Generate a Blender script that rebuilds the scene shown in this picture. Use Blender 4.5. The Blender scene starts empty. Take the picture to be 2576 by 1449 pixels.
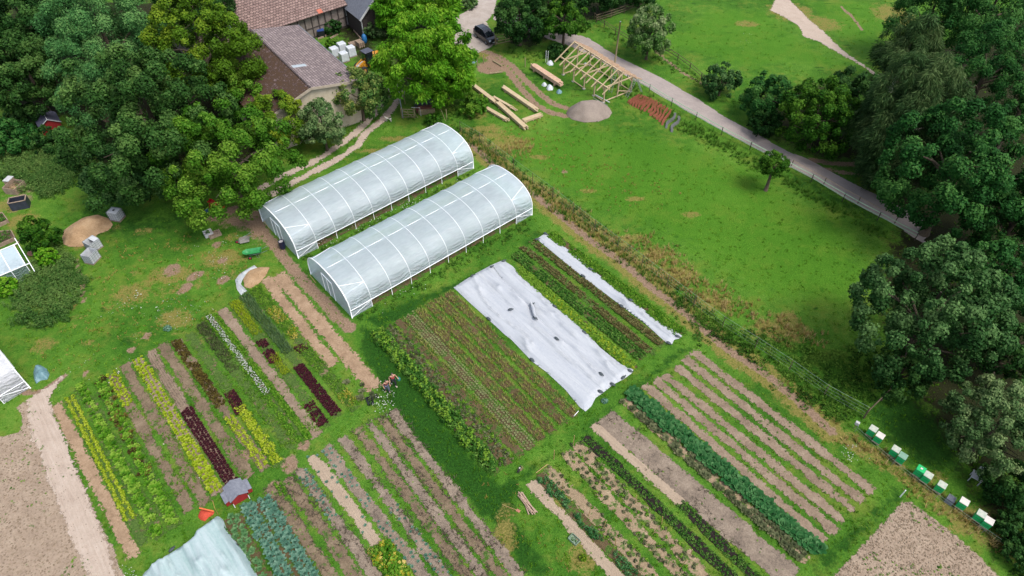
import bpy, math, random
import numpy as np
from mathutils import Vector, Matrix
R = math.radians
random.seed(7); rng = np.random.default_rng(7)
S = bpy.context.scene
COL = S.collection
# ------------------------------------------------------------- camera
CAM_H, PITCH, FOC = 46.0, R(46.3), 1718.0        # metres, below horizon, focal length in 2576-wide pixels
cam = bpy.data.objects.new('camera', bpy.data.cameras.new('camera')); COL.objects.link(cam)
cam.data.sensor_width = 36; cam.data.lens = 36*FOC/2576; cam.data.clip_end = 2000; cam.data.clip_start = 0.5
cam.location = (0, 0, CAM_H); cam.rotation_euler = (math.pi/2-PITCH, 0, 0)
S.camera = cam
# ------------------------------------------------------------- light
SUN_EL, SUN_AZ = R(60), R(125)                   # azimuth measured from +Y towards +X
w = bpy.data.worlds.new('World'); S.world = w; w.use_nodes = True
nt = w.node_tree; bg = nt.nodes['Background']; sky = nt.nodes.new('ShaderNodeTexSky')
sky.sky_type = 'NISHITA'; sky.sun_disc = False; sky.sun_elevation = SUN_EL; sky.sun_rotation = SUN_AZ
sky.air_density = 1.0; sky.dust_density = 3.0; sky.ozone_density = 1.0
hs = nt.nodes.new('ShaderNodeHueSaturation'); hs.inputs['Saturation'].default_value = .6   # thin cloud: a nearly white sky
nt.links.new(sky.outputs[0], hs.inputs['Color']); nt.links.new(hs.outputs[0], bg.inputs[0]); bg.inputs[1].default_value = 0.14
sl = bpy.data.lights.new('sun', 'SUN'); sl.energy = 1.75; sl.angle = R(24); sl.color = (1, .95, .87)
so = bpy.data.objects.new('sun', sl); COL.objects.link(so)
sd = Vector((math.sin(SUN_AZ)*math.cos(SUN_EL), math.cos(SUN_AZ)*math.cos(SUN_EL), math.sin(SUN_EL)))
so.rotation_euler = sd.to_track_quat('Z', 'Y').to_euler(); so.location = (0, 60, 60)
S.view_settings.view_transform = 'Standard'; S.view_settings.look = 'None'
S.view_settings.exposure = 1.0; S.view_settings.gamma = 1
S.cycles.max_bounces = 6; S.cycles.diffuse_bounces = 3; S.cycles.transparent_max_bounces = 12
S.cycles.transmission_bounces = 4; S.cycles.glossy_bounces = 2
# ------------------------------------------------------------- survey: photo pixel (2576 px wide) -> ground
CP, SP = math.cos(PITCH), math.sin(PITCH)
def P(x, y, z=0.0):
    a = (x-1288)/FOC; b = -(y-724.5)/FOC
    dy = CP+b*SP; dz = -SP+b*CP; t = (z-CAM_H)/dz
    return Vector((a*t, dy*t, z))
def Pn(a, z=0.0):
    a = np.asarray(a, float); u = (a[:, 0]-1288)/FOC; b = -(a[:, 1]-724.5)/FOC
    t = (z-CAM_H)/(-SP+b*CP); return np.stack([u*t, (CP+b*SP)*t], 1)
def mpp(x, y, z=0.0):                             # metres per pixel seen square-on at that point
    p = P(x, y, z); return (p-Vector((0, 0, CAM_H))).length/FOC
GA = R(-49.5)                                     # direction of the beds
U = Vector((math.cos(GA), math.sin(GA), 0)); W = Vector((-math.sin(GA), math.cos(GA), 0))
# ------------------------------------------------------------- materials
def lin(c):
    c = c/255.0; return c/12.92 if c <= .04045 else ((c+.055)/1.055)**2.4
KA = 0.56
def C(r, g, b, k=1.0): return (lin(r)*KA*k, lin(g)*KA*k, lin(b)*KA*k, 1)
def newmat(name):
    m = bpy.data.materials.new(name); m.use_nodes = True; n = m.node_tree
    return m, n, n.nodes['Principled BSDF']
def nd(n, t, **k):
    o = n.nodes.new('ShaderNode'+t)
    for a, v in k.items():
        if a.startswith('i_'):
            kk = a[2:]; o.inputs[int(kk) if kk.isdigit() else kk].default_value = v
        else: setattr(o, a, v)
    return o
def L(n, a, b): n.links.new(a, b)
def ramp(n, fac, stops):
    r = nd(n, 'ValToRGB'); e = r.color_ramp.elements
    while len(e) < len(stops): e.new(.5)
    for i, (p, c) in enumerate(stops): e[i].position = p; e[i].color = c
    if fac is not None: L(n, fac, r.inputs[0])
    return r
def noise(n, vec, scale, detail=4, rough=.6, dist=0):
    o = nd(n, 'TexNoise'); o.inputs['Scale'].default_value = scale; o.inputs['Detail'].default_value = detail
    o.inputs['Roughness'].default_value = rough; o.inputs['Distortion'].default_value = dist
    if vec is not None: L(n, vec, o.inputs['Vector'])
    return o.outputs[0]
def mth(n, op, a, b=None, c=None, clamp=False):
    o = nd(n, 'Math', operation=op); o.use_clamp = clamp
    for i, v in enumerate((a, b, c)):
        if v is None: continue
        if isinstance(v, (int, float)): o.inputs[i].default_value = v
        else: L(n, v, o.inputs[i])
    return o.outputs[0]
def mixc(n, f, a, b):
    o = nd(n, 'Mix', data_type='RGBA')
    if isinstance(f, (int, float)): o.inputs[0].default_value = f
    else: L(n, f, o.inputs[0])
    for i, v in ((6, a), (7, b)):
        if isinstance(v, tuple): o.inputs[i].default_value = v
        else: L(n, v, o.inputs[i])
    return o.outputs[2]
def attr(n, name): return nd(n, 'Attribute', attribute_name=name).outputs['Fac']
def bump(n, h, strength, dist, bs):
    b = nd(n, 'Bump'); b.inputs['Strength'].default_value = strength; b.inputs['Distance'].default_value = dist
    L(n, h, b.inputs['Height']); L(n, b.outputs[0], bs.inputs['Normal']); return b
def sstep(n, v, lo, hi):
    if lo > hi: return mth(n, 'SUBTRACT', 1.0, sstep(n, v, hi, lo))
    o = nd(n, 'MapRange', interpolation_type='SMOOTHSTEP'); o.inputs[1].default_value = lo; o.inputs[2].default_value = hi
    L(n, v, o.inputs[0]); return o.outputs[0]
MC = {}
def pmat(name, c1, c2=None, scale=3, rough=.7, bs=.3, bd=.02, metal=0, streak=None):
    """two-tone noisy surface"""
    if name in MC: return MC[name]
    m, n, b = newmat(name); b.inputs['Roughness'].default_value = rough; b.inputs['Metallic'].default_value = metal
    tc = nd(n, 'TexCoord').outputs['Object']
    if streak:
        mp = nd(n, 'Mapping'); mp.inputs['Scale'].default_value = streak; L(n, tc, mp.inputs[0]); tc = mp.outputs[0]
    nz = noise(n, tc, scale, 6, .65)
    c2 = c2 or tuple(v*.7 for v in c1[:3])+(1,)
    L(n, ramp(n, nz, [(.3, c2), (.68, c1)]).outputs[0], b.inputs['Base Color'])
    if bs: bump(n, nz, bs, bd, b)
    MC[name] = m; return m
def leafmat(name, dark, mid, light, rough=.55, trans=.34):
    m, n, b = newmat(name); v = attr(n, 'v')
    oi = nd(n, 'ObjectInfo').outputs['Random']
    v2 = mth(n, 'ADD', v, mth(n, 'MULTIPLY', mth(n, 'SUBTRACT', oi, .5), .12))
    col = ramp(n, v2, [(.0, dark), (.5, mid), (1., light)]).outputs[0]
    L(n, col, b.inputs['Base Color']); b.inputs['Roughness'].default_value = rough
    b.inputs['Specular IOR Level'].default_value = .08
    tr = nd(n, 'BsdfTranslucent'); L(n, col, tr.inputs[0])
    mx = nd(n, 'MixShader'); mx.inputs[0].default_value = trans
    L(n, b.outputs[0], mx.inputs[1]); L(n, tr.outputs[0], mx.inputs[2])
    L(n, mx.outputs[0], n.nodes['Material Output'].inputs[0]); return m
# ------------------------------------------------------------- tags, meshes
def tag(o, label=None, cat=None, group=None, kind=None):
    if label: o['label'] = label
    if cat: o['category'] = cat
    if group: o['group'] = group
    if kind: o['kind'] = kind
    return o
def thing(name, label, cat, loc=(0, 0, 0), rz=0, group=None):
    o = bpy.data.objects.new(name, None); COL.objects.link(o); o.location = loc; o.rotation_euler = (0, 0, rz)
    o.empty_display_size = .3
    return tag(o, label, cat, group)
def mesh_np(name, V, F, mats, vattr=None, parent=None, smooth=False, fm=None, extra=None):
    V = np.ascontiguousarray(V, np.float32); F = np.ascontiguousarray(F, np.int32); k = F.shape[1]
    me = bpy.data.meshes.new(name); me.vertices.add(len(V)); me.vertices.foreach_set('co', V.ravel())
    me.loops.add(F.size); me.loops.foreach_set('vertex_index', F.ravel())
    me.polygons.add(len(F)); me.polygons.foreach_set('loop_start', np.arange(0, F.size, k, dtype=np.int32))
    me.polygons.foreach_set('loop_total', np.full(len(F), k, np.int32))
    for m in (mats if isinstance(mats, (list, tuple)) else [mats]): me.materials.append(m)
    if fm is not None: me.polygons.foreach_set('material_index', np.asarray(fm, np.int32))
    if smooth: me.polygons.foreach_set('use_smooth', np.ones(len(F), bool))
    me.update(calc_edges=True)
    ex = dict(extra or {})
    if vattr is not None: ex['v'] = vattr
    for an, d in ex.items():
        a = me.attributes.new(an, 'FLOAT', 'POINT'); a.data.foreach_set('value', np.ascontiguousarray(d, np.float32))
    o = bpy.data.objects.new(name, me); COL.objects.link(o)
    if parent: o.parent = parent
    return o
class MB:
    def __init__(s): s.v = []; s.f = []; s.m = []; s.mats = []
    def mi(s, mat):
        if mat not in s.mats: s.mats.append(mat)
        return s.mats.index(mat)
    def add(s, vs, fs, mat):
        o = len(s.v); s.v += [Vector(v) for v in vs]; s.f += [[i+o for i in f] for f in fs]; s.m += [s.mi(mat)]*len(fs)
    def box(s, c, d, mat, rz=0, M=None, taper=1.0):
        x, y, z = d[0]/2, d[1]/2, d[2]/2; t = taper
        vs = [(-x, -y, -z), (x, -y, -z), (x, y, -z), (-x, y, -z), (-x*t, -y*t, z), (x*t, -y*t, z), (x*t, y*t, z), (-x*t, y*t, z)]
        Mx = M if M is not None else Matrix.Rotation(rz, 4, 'Z')
        vs = [Mx @ Vector(v)+Vector(c) for v in vs]
        s.add(vs, [(3, 2, 1, 0), (4, 5, 6, 7), (0, 1, 5, 4), (1, 2, 6, 5), (2, 3, 7, 6), (3, 0, 4, 7)], mat)
    def beam(s, a, b, wd, ht, mat):
        a = Vector(a); b = Vector(b); d = b-a; ln = d.length
        if ln < 1e-5: return
        z = d.normalized(); up = Vector((0, 0, 1)) if abs(z.z) < .95 else Vector((1, 0, 0))
        x = z.cross(up).normalized(); y = x.cross(z)
        M = Matrix((x, y, z)).transposed().to_4x4(); s.box((a+b)/2, (wd, ht, ln), mat, M=M)
    def tube(s, pts, rad, mat, n=8, caps=True):
        pts = [Vector(p) for p in pts]; rad = rad if isinstance(rad, (list, tuple)) else [rad]*len(pts)
        rings = []; o = len(s.v)
        for i, p in enumerate(pts):
            d = (pts[min(i+1, len(pts)-1)]-pts[max(i-1, 0)]).normalized()
            up = Vector((0, 0, 1)) if abs(d.z) < .9 else Vector((1, 0, 0))
            x = d.cross(up).normalized(); y = x.cross(d)
            for k in range(n):
                t = 2*math.pi*k/n; s.v.append(p+(x*math.cos(t)+y*math.sin(t))*rad[i])
        mi = s.mi(mat)
        for i in range(len(pts)-1):
            for k in range(n):
                s.f.append([o+i*n+k, o+i*n+(k+1) % n, o+(i+1)*n+(k+1) % n, o+(i+1)*n+k]); s.m.append(mi)
        if caps:
            s.f.append([o+k for k in range(n)]); s.f.append([o+(len(pts)-1)*n+k for k in reversed(range(n))]); s.m += [mi, mi]
    def lathe(s, c, prof, mat, n=16, M=None):
        o = len(s.v); c = Vector(c)
        for r, z in prof:
            for k in range(n):
                t = 2*math.pi*k/n; v = Vector((r*math.cos(t), r*math.sin(t), z)); s.v.append((M @ v if M else v)+c)
        mi = s.mi(mat)
        for i in range(len(prof)-1):
            for k in range(n):
                s.f.append([o+i*n+k, o+i*n+(k+1) % n, o+(i+1)*n+(k+1) % n, o+(i+1)*n+k]); s.m.append(mi)
        s.f.append([o+k for k in reversed(range(n))]); s.f.append([o+(len(prof)-1)*n+k for k in range(n)]); s.m += [mi, mi]
    def loft(s, secs, mat, closed=True):
        """sections = lists of equal length, skinned; end caps"""
        o = len(s.v); n = len(secs[0]); mi = s.mi(mat)
        for sec in secs: s.v += [Vector(p) for p in sec]
        for i in range(len(secs)-1):
            for k in range(n if closed else n-1):
                s.f.append([o+i*n+k, o+i*n+(k+1) % n, o+(i+1)*n+(k+1) % n, o+(i+1)*n+k]); s.m.append(mi)
        if closed:
            s.f.append([o+k for k in reversed(range(n))]); s.f.append([o+(len(secs)-1)*n+k for k in range(n)]); s.m += [mi, mi]
    def build(s, name, parent=None, off=None, smooth=False, bevel=0):
        me = bpy.data.meshes.new(name); of = Vector(off) if off is not None else Vector((0, 0, 0))
        me.from_pydata([v-of for v in s.v], [], s.f)
        for m in s.mats: me.materials.append(m)
        me.polygons.foreach_set('material_index', s.m)
        if smooth: me.polygons.foreach_set('use_smooth', [True]*len(s.f))
        me.update(); o = bpy.data.objects.new(name, me); COL.objects.link(o)
        if parent: o.parent = parent
        if bevel:
            b = o.modifiers.new('bevel', 'BEVEL'); b.width = bevel; b.segments = 2; b.limit_method = 'ANGLE'
        return o
def copy_tree(o, parent=None):
    c = o.copy(); COL.objects.link(c); c.parent = parent
    for ch in list(o.children): copy_tree(ch, c)
    return c
# ------------------------------------------------------------- value noise for geometry
_G = rng.random((256, 256))
def vn(x, y):
    x = np.asarray(x, float); y = np.asarray(y, float); xi = np.floor(x).astype(int); yi = np.floor(y).astype(int)
    fx = x-xi; fy = y-yi; fx = fx*fx*(3-2*fx); fy = fy*fy*(3-2*fy)
    g = lambda a, b: _G[a % 256, b % 256]
    return (g(xi, yi)*(1-fx)+g(xi+1, yi)*fx)*(1-fy)+(g(xi, yi+1)*(1-fx)+g(xi+1, yi+1)*fx)*fy
def fbm(x, y, o=3): return sum(vn(x*2**i+i*17.3, y*2**i+i*9.1)*.5**i for i in range(o))/sum(.5**i for i in range(o))
def sdist(pts, poly):
    """signed distance, + inside"""
    pts = np.asarray(pts); poly = np.asarray(poly); n = len(poly); d = np.full(len(pts), 1e9); ins = np.zeros(len(pts), bool)
    for i in range(n):
        a = poly[i]; b = poly[(i+1) % n]; ab = b-a; t = np.clip(((pts-a)@ab)/max(ab@ab, 1e-9), 0, 1)
        q = pts-(a+t[:, None]*ab); d = np.minimum(d, np.hypot(q[:, 0], q[:, 1]))
        c = ((a[1] > pts[:, 1]) != (b[1] > pts[:, 1]))
        with np.errstate(divide='ignore', invalid='ignore'):
            xx = (b[0]-a[0])*(pts[:, 1]-a[1])/(b[1]-a[1])+a[0]
        ins ^= c & (pts[:, 0] < xx)
    return np.where(ins, d, -d)
def pdist(pts, line):
    d = np.full(len(pts), 1e9); line = np.asarray(line)
    for a, b in zip(line[:-1], line[1:]):
        ab = b-a; t = np.clip(((pts-a)@ab)/max(ab@ab, 1e-9), 0, 1); q = pts-(a+t[:, None]*ab); d = np.minimum(d, np.hypot(q[:, 0], q[:, 1]))
    return d
SOILS = []                                       # world polygons where no grass grows
def sheet(name, poly, mat, z=.012, res=.3, ext=.25, relief=.03, label=None, kind='structure', soil=True, fr=2.0, zf=None, cat=None, wob=0, snap=False):
    poly = np.asarray(poly); 
    c, s_ = math.cos(GA), math.sin(GA); Rm = np.array([[c, s_], [-s_, c]])
    q = poly@Rm.T; lo = q.min(0)-ext-res; hi = q.max(0)+ext+res
    gx = np.arange(lo[0], hi[0], res); gy = np.arange(lo[1], hi[1], res)
    X, Y = np.meshgrid(gx, gy, indexing='ij'); g = np.stack([X.ravel(), Y.ravel()], 1)@Rm
    d = sdist(g, poly)
    if wob: d = d+(fbm(g[:, 0]*.9, g[:, 1]*.9)-.5)*2*wob
    k = (d > -ext).reshape(X.shape); kc = k[:-1, :-1] & k[1:, :-1] & k[1:, 1:] & k[:-1, 1:]
    idx = np.arange(X.size).reshape(X.shape)
    F = np.stack([idx[:-1, :-1][kc], idx[1:, :-1][kc], idx[1:, 1:][kc], idx[:-1, 1:][kc]], 1)
    us, inv = np.unique(F, return_inverse=True); F = inv.reshape(F.shape)
    g = g[us]; d = d[us]
    if snap:                                     # pull rim vertices onto the outline
        i = np.where(d < res*.35)[0]; best = np.full(len(i), 1e9); tgt = g[i].copy()
        for a, b in zip(poly, np.roll(poly, -1, 0)):
            ab = b-a; t = np.clip(((g[i]-a)@ab)/max(ab@ab, 1e-9), 0, 1); q_ = a+t[:, None]*ab; dd = np.hypot(*(g[i]-q_).T); m = dd < best; best[m] = dd[m]; tgt[m] = q_[m]
        g[i] = tgt; d[i] = 0
    hgt = z+np.clip(d/.5, 0, 1)*relief*fbm(g[:, 0]*fr, g[:, 1]*fr)
    if zf is not None: hgt = zf(g, d)
    o = mesh_np(name, np.column_stack([g, hgt]), F, mat, smooth=True, extra={'sd': d})
    if soil: SOILS.append(poly)
    tag(o, label, cat, None, kind); return o
# ------------------------------------------------------------- ground materials
def grass_nodes(n, pos):
    """colour of short grass from world position"""
    a = noise(n, pos, .11, 5, .6); b = noise(n, pos, .9, 4, .6); c = noise(n, pos, 7, 3, .7)
    f = mth(n, 'ADD', mth(n, 'MULTIPLY', a, .55), mth(n, 'ADD', mth(n, 'MULTIPLY', b, .3), mth(n, 'MULTIPLY', c, .45)))
    return f, ramp(n, f, [(.40, C(38, 80, 20)), (.58, C(66, 116, 32)), (.72, C(96, 144, 46)), (.9, C(144, 168, 76))]).outputs[0]
def ground_mat():
    m, n, b = newmat('ground grass'); pos = nd(n, 'NewGeometry').outputs['Position']
    f, g = grass_nodes(n, pos)
    nz = noise(n, pos, 1.1, 6, .68); nf = noise(n, pos, 6, 4, .7)
    jit = mth(n, 'ADD', mth(n, 'MULTIPLY', mth(n, 'SUBTRACT', nz, .5), 1.1), mth(n, 'MULTIPLY', mth(n, 'SUBTRACT', nf, .5), .7))
    def ch(name, lo=.35, hi=.65): return sstep(n, mth(n, 'ADD', attr(n, name), mth(n, 'MULTIPLY', jit, mth(n, 'MINIMUM', mth(n, 'MULTIPLY', attr(n, name), 4), 1))), lo, hi)
    lush = ramp(n, nf, [(.35, C(28, 66, 16)), (.65, C(54, 104, 30))]).outputs[0]
    bright = ramp(n, nf, [(.3, C(62, 118, 20)), (.7, C(98, 154, 40))]).outputs[0]
    dry = ramp(n, nf, [(.3, C(112, 118, 48)), (.7, C(172, 150, 92))]).outputs[0]
    soil = ramp(n, nf, [(.3, C(128, 104, 84)), (.7, C(182, 155, 132))]).outputs[0]
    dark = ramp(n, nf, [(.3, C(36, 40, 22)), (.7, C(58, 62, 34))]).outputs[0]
    ol = ramp(n, nf, [(.3, C(92, 122, 34)), (.7, C(146, 160, 70))]).outputs[0]; big = noise(n, pos, .23, 6, .7)
    g = mixc(n, mth(n, 'MULTIPLY', sstep(n, mth(n, 'ADD', mth(n, 'MULTIPLY', big, .65), mth(n, 'MULTIPLY', nz, .35)), .48, .60), .7), g, ol)
    col = mixc(n, ch('lush'), g, lush); col = mixc(n, mth(n, 'MULTIPLY', ch('bright'), .62), col, bright)
    col = mixc(n, mth(n, 'MULTIPLY', ch('dry'), .85), col, dry)
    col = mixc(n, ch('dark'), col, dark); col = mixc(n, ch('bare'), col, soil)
    L(n, col, b.inputs['Base Color']); b.inputs['Roughness'].default_value = .95; b.inputs['Specular IOR Level'].default_value = .1
    bump(n, mth(n, 'ADD', f, nf), .9, .12, b); return m
def soilmat(name, c1, c2, c3=None, weed=0.0, furrow=False, dots=0, rough=.95, feather=.22, wcol=None, streak=0):
    m, n, b = newmat(name); pos = nd(n, 'NewGeometry').outputs['Position']
    a = noise(n, pos, .8, 5, .65); c = noise(n, pos, 9, 4, .75)
    f = mth(n, 'ADD', mth(n, 'MULTIPLY', a, .5), mth(n, 'MULTIPLY', c, .5))
    if streak:
        mp = nd(n, 'Mapping'); mp.inputs['Rotation'].default_value = (0, 0, -GA); L(n, pos, mp.inputs[0])
        m2 = nd(n, 'Mapping'); m2.inputs['Scale'].default_value = (.25, 4, 1); L(n, mp.outputs[0], m2.inputs[0])
        f = mth(n, 'ADD', mth(n, 'MULTIPLY', f, 1-streak), mth(n, 'MULTIPLY', noise(n, m2.outputs[0], 1.6, 4, .7), streak))
    col = ramp(n, f, [(.33, c2), (.52, c1), (.7, c3 or c1)]).outputs[0]
    if dots:
        mp = nd(n, 'Mapping'); mp.inputs['Rotation'].default_value = (0, 0, -GA+.2); L(n, pos, mp.inputs[0])
        vo = nd(n, 'TexVoronoi'); vo.inputs['Scale'].default_value = dots; vo.inputs['Randomness'].default_value = .45; L(n, mp.outputs[0], vo.inputs[0])
        dd = sstep(n, vo.outputs['Distance'], .30, .12)
        dd2 = mth(n, 'MULTIPLY', dd, sstep(n, a, .25, .6))
        col = mixc(n, mth(n, 'MULTIPLY', dd2, .55), col, tuple(v*.45 for v in c2[:3])+(1,))
    if weed:
        wz = noise(n, pos, 1.3, 6, .72); ws = sstep(n, wz, .78-.3*weed, .84-.3*weed)
        gr = ramp(n, c, [(.35, wcol or C(48, 84, 30)), (.65, C(96, 134, 52))]).outputs[0]
        col = mixc(n, mth(n, 'MULTIPLY', ws, .9), col, gr)
    L(n, col, b.inputs['Base Color']); b.inputs['Roughness'].default_value = rough; b.inputs['Specular IOR Level'].default_value = .15
    bump(n, mth(n, 'ADD', c, a), .8, .07, b)
    e = mth(n, 'ADD', attr(n, 'sd'), mth(n, 'MULTIPLY', mth(n, 'SUBTRACT', noise(n, pos, 3.2, 5, .75), .52), feather*5))
    al = sstep(n, e, -.03, .05); tr = nd(n, 'BsdfTransparent'); mx = nd(n, 'MixShader'); L(n, al, mx.inputs[0])
    L(n, tr.outputs[0], mx.inputs[1]); L(n, b.outputs[0], mx.inputs[2]); L(n, mx.outputs[0], n.nodes['Material Output'].inputs[0])
    return m
M_bed = soilmat('bed soil', C(160, 140, 120), C(122, 104, 88), C(184, 166, 146), weed=.5)
M_bed2 = soilmat('weedy bed soil', C(138, 120, 98), C(94, 80, 66), C(168, 150, 126), weed=.75)
M_bedg = soilmat('grassy bed soil', C(136, 118, 92), C(96, 80, 62), C(160, 142, 114), weed=1.35, feather=.4)
M_bedd = soilmat('dark bed soil', C(106, 90, 64), C(74, 60, 42), C(134, 116, 86), weed=.95)
M_grey = soilmat('grey bed soil', C(154, 138, 122), C(98, 88, 80), C(182, 166, 148), weed=.45)
M_smooth = soilmat('raked bed soil', C(188, 168, 146), C(170, 150, 130), C(204, 184, 162), streak=.6, weed=.2)
M_comp = soilmat('black compost', C(50, 42, 40), C(30, 26, 26), C(68, 58, 54), feather=.1)
M_straw = soilmat('straw mulch', C(180, 152, 124), C(142, 116, 92), C(206, 180, 152), weed=.45, feather=.35)
M_strawg = soilmat('straw mulch with weeds', C(172, 150, 122), C(130, 112, 88), C(200, 180, 150), weed=.85)
M_field = soilmat('field soil', C(180, 160, 140), C(152, 132, 114), C(200, 182, 160), weed=.55, dots=3.6)
M_track = soilmat('track soil', C(206, 188, 172), C(180, 160, 144), C(224, 208, 194), feather=.3, streak=.4)
M_road = soilmat('asphalt', C(184, 172, 166), C(162, 152, 148), C(200, 188, 180), feather=.06, streak=.3, rough=.85)
M_gravel = soilmat('gravel', C(196, 184, 174), C(172, 158, 148), C(212, 202, 194), feather=.12)
M_lawn = soilmat('mown grass', C(56, 108, 28), C(38, 86, 22), C(74, 124, 36), feather=.3)
# ------------------------------------------------------------- ground sheet with wear
def wl(*pts): return Pn(np.array(pts, float))
near = [(-140, -60), (2716, -60), (2716, 1560), (-140, 1560)]
xs = np.arange(-135, 135.1, .42); ys = np.arange(4, 150.1, .42)
X, Y = np.meshgrid(xs, ys, indexing='ij'); G = np.stack([X.ravel(), Y.ravel()], 1)
ch = {k: np.zeros(len(G)) for k in ('lush', 'bright', 'dry', 'bare', 'dark')}
def blob(c, x, y, rx, ry=None, s=1.0, rot=0.0):
    p = P(x, y); k = mpp(x, y); ry = ry or rx; a = rx*k; b = ry*k/max(.5, SP)
    dx = G[:, 0]-p.x; dy = G[:, 1]-p.y; cr, sr = math.cos(rot), math.sin(rot)
    e = np.hypot((dx*cr+dy*sr)/a, (-dx*sr+dy*cr)/b); ch[c][:] = np.maximum(ch[c], s*np.clip(1.6-e*1.1, 0, 1))
def strip(c, pts, width, s=1.0):
    d = pdist(G, wl(*pts)); ch[c][:] = np.maximum(ch[c], s*np.clip(1.5-d/(width/2)*1.0, 0, 1))
def area(c, pts, s=1.0, soft=1.5):
    d = sdist(G, wl(*pts)); ch[c][:] = np.maximum(ch[c], s*np.clip(.5+d/soft*.5, 0, 1))
# farm track ruts, paths
T1 = [(1001, 200), (969, 250), (936, 295), (894, 335), (859, 362), (819, 390), (769, 417), (701, 447), (650, 480)]
T2 = [(1016, 227), (994, 262), (964, 300), (919, 337), (901, 365), (859, 395), (804, 425), (744, 455), (669, 497)]
GHP = [(630, 520), (644, 555), (659, 582), (694, 620), (714, 650), (744, 685), (779, 725), (819, 762), (844, 795), (880, 825)]
FP = [(1184, 362), (1234, 407), (1285, 445), (1325, 477), (1388, 525), (1448, 575), (1503, 617), (1563, 657), (1638, 724), (1675, 750), (1725, 790), (1788, 842), (1838, 885), (1932, 945), (1982, 987), (2044, 1042), (2092, 1085)]
strip('bare', [(1214, 128), (1250, 140), (1288, 165), (1320, 200), (1363, 240), (1393, 262), (1425, 272)], .9)
strip('bare', [(1230, 145), (1265, 165), (1288, 192), (1313, 225), (1350, 265), (1388, 285), (1423, 292)], .9)
blob('bare', 1232, 170, 32, 22); strip('bare', FP, .8, .95); strip('dry', FP, 2.6, .8)
strip('bare', GHP, 1.1); strip('bare', [(540, 548), (580, 530), (640, 512)], 1.4, .8)
area('bare', [(640, 505), (600, 528), (560, 548), (548, 566), (610, 580), (648, 618), (668, 590), (655, 540)], .8)
for x, y, r in [(432, 680, 20), (484, 697, 14), (470, 722, 14), (455, 735, 9), (955, 305, 11), (500, 690, 12), (560, 705, 14), (545, 615, 12), (215, 940, 8), (370, 845, 10), (330, 880, 10), (1310, 1180, 8), (610, 1150, 20), (570, 700, 10), (765, 1120, 16), (730, 1168, 22), (690, 1230, 20), (560, 655, 12), (1420, 432, 8), (1300, 950, 4), (650, 560, 14), (500, 560, 16)]:
    blob('bare', x, y, r, r*.8, .85)
strip('bare', [(2040, 402), (2100, 412), (2180, 415)], 1.0, .8); strip('bare', [(2075, 425), (2130, 435), (2190, 440)], .8, .7)
strip('bare', [(2117, 17), (2157, 57), (2167, 75)], .5, .9); strip('bare', [(210, 760), (205, 700), (190, 650)], .5, .7)
strip('bare', [(30, 980), (100, 990), (165, 945)], .6, .9); strip('bare', [(1650, 130), (1720, 185), (1775, 215)], .7, .7)
area('bare', [(60, 425), (120, 470), (100, 520), (0, 560), (0, 430)], .45)
for x, y, rx, ry in [(1230, 330, 50, 26), (1280, 360, 60, 30), (1200, 290, 30, 14), (1210, 345, 24, 14), (1650, 640, 46, 22), (1700, 690, 60, 26), (1790, 760, 60, 30), (1960, 830, 90, 34), (1980, 800, 40, 20), (1590, 600, 36, 16), (430, 690, 60, 26), (560, 650, 60, 30), (1880, 1500, 10, 5), (570, 440, 30, 12), (1480, 480, 24, 9), (1600, 500, 30, 10), (1740, 540, 30, 10), (1360, 395, 30, 10), (1230, 140, 40, 18), (2060, 60, 60, 30), (1990, 30, 60, 40), (2250, 40, 50, 50), (1880, 60, 30, 16), (110, 870, 26, 18), (60, 560, 40, 30), (20, 520, 40, 20), (2050, 1130, 16, 8), (2330, 1200, 60, 12), (2440, 1290, 70, 16), (2420, 1330, 40, 12), (1860, 1250, 2, 2), (1270, 1340, 30, 60), (1000, 350, 60, 12), (960, 380, 80, 10), (330, 740, 50, 30), (440, 800, 50, 24), (1420, 1260, 30, 30), (1470, 1400, 50, 40)]:
    blob('dry', x, y, rx, ry, .62)
strip('dry', [(1175, 330), (1230, 385), (1300, 440), (1390, 500), (1480, 560), (1580, 640), (1680, 715)], 2.0, .75)
strip('dry', [(2140, 1110), (2260, 1180), (2350, 1250), (2470, 1340), (2570, 1400)], 2.2, .6)
area('bright', [(1290, 330), (1460, 320), (1600, 320), (1900, 420), (2000, 500), (2150, 560), (2200, 700), (2150, 800), (1900, 760), (1700, 620), (1480, 520), (1330, 420)], .8, 4)
area('bright', [(1650, 110), (1780, 20), (1930, 20), (2010, 90), (2180, 190), (2000, 160), (1900, 180), (1780, 150)], .75, 3)
area('bright', [(2000, 0), (2290, 0), (2230, 130), (2150, 130), (2060, 60)], .6, 2)
area('lush', [(905, 800), (950, 840), (1255, 1215), (1310, 1180), (1320, 1225), (1295, 1290), (1400, 1449), (1320, 1449), (1230, 1330), (1000, 1070), (900, 880)], .75, .8)
area('lush', [(900, 800), (1120, 715), (1290, 640), (1350, 570), (1370, 590), (1300, 640), (1140, 735), (950, 840)], .7, .8)
area('lush', [(1260, 1215), (1400, 1130), (1600, 960), (1710, 870), (1750, 875), (1620, 980), (1460, 1095), (1300, 1240)], .7, .8)
area('lush', [(2060, 1380), (2200, 1260), (2260, 1215), (2290, 1255), (2220, 1310), (2090, 1449), (2030, 1449)], .7, 1)
area('lush', [(2160, 1050), (2240, 960), (2400, 1040), (2440, 1200), (2300, 1180)], .8, 2)
area('lush', [(230, 430), (330, 520), (540, 520), (560, 545), (420, 600), (330, 640), (200, 600), (150, 560)], .6, 3)
area('lush', [(2100, 420), (2240, 540), (2240, 640), (2160, 560), (1960, 470), (1960, 430)], .55, 2)
area('lush', [(1280, 150), (1560, 240), (1560, 260), (1380, 230), (1300, 200)], .6, 2)
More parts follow.
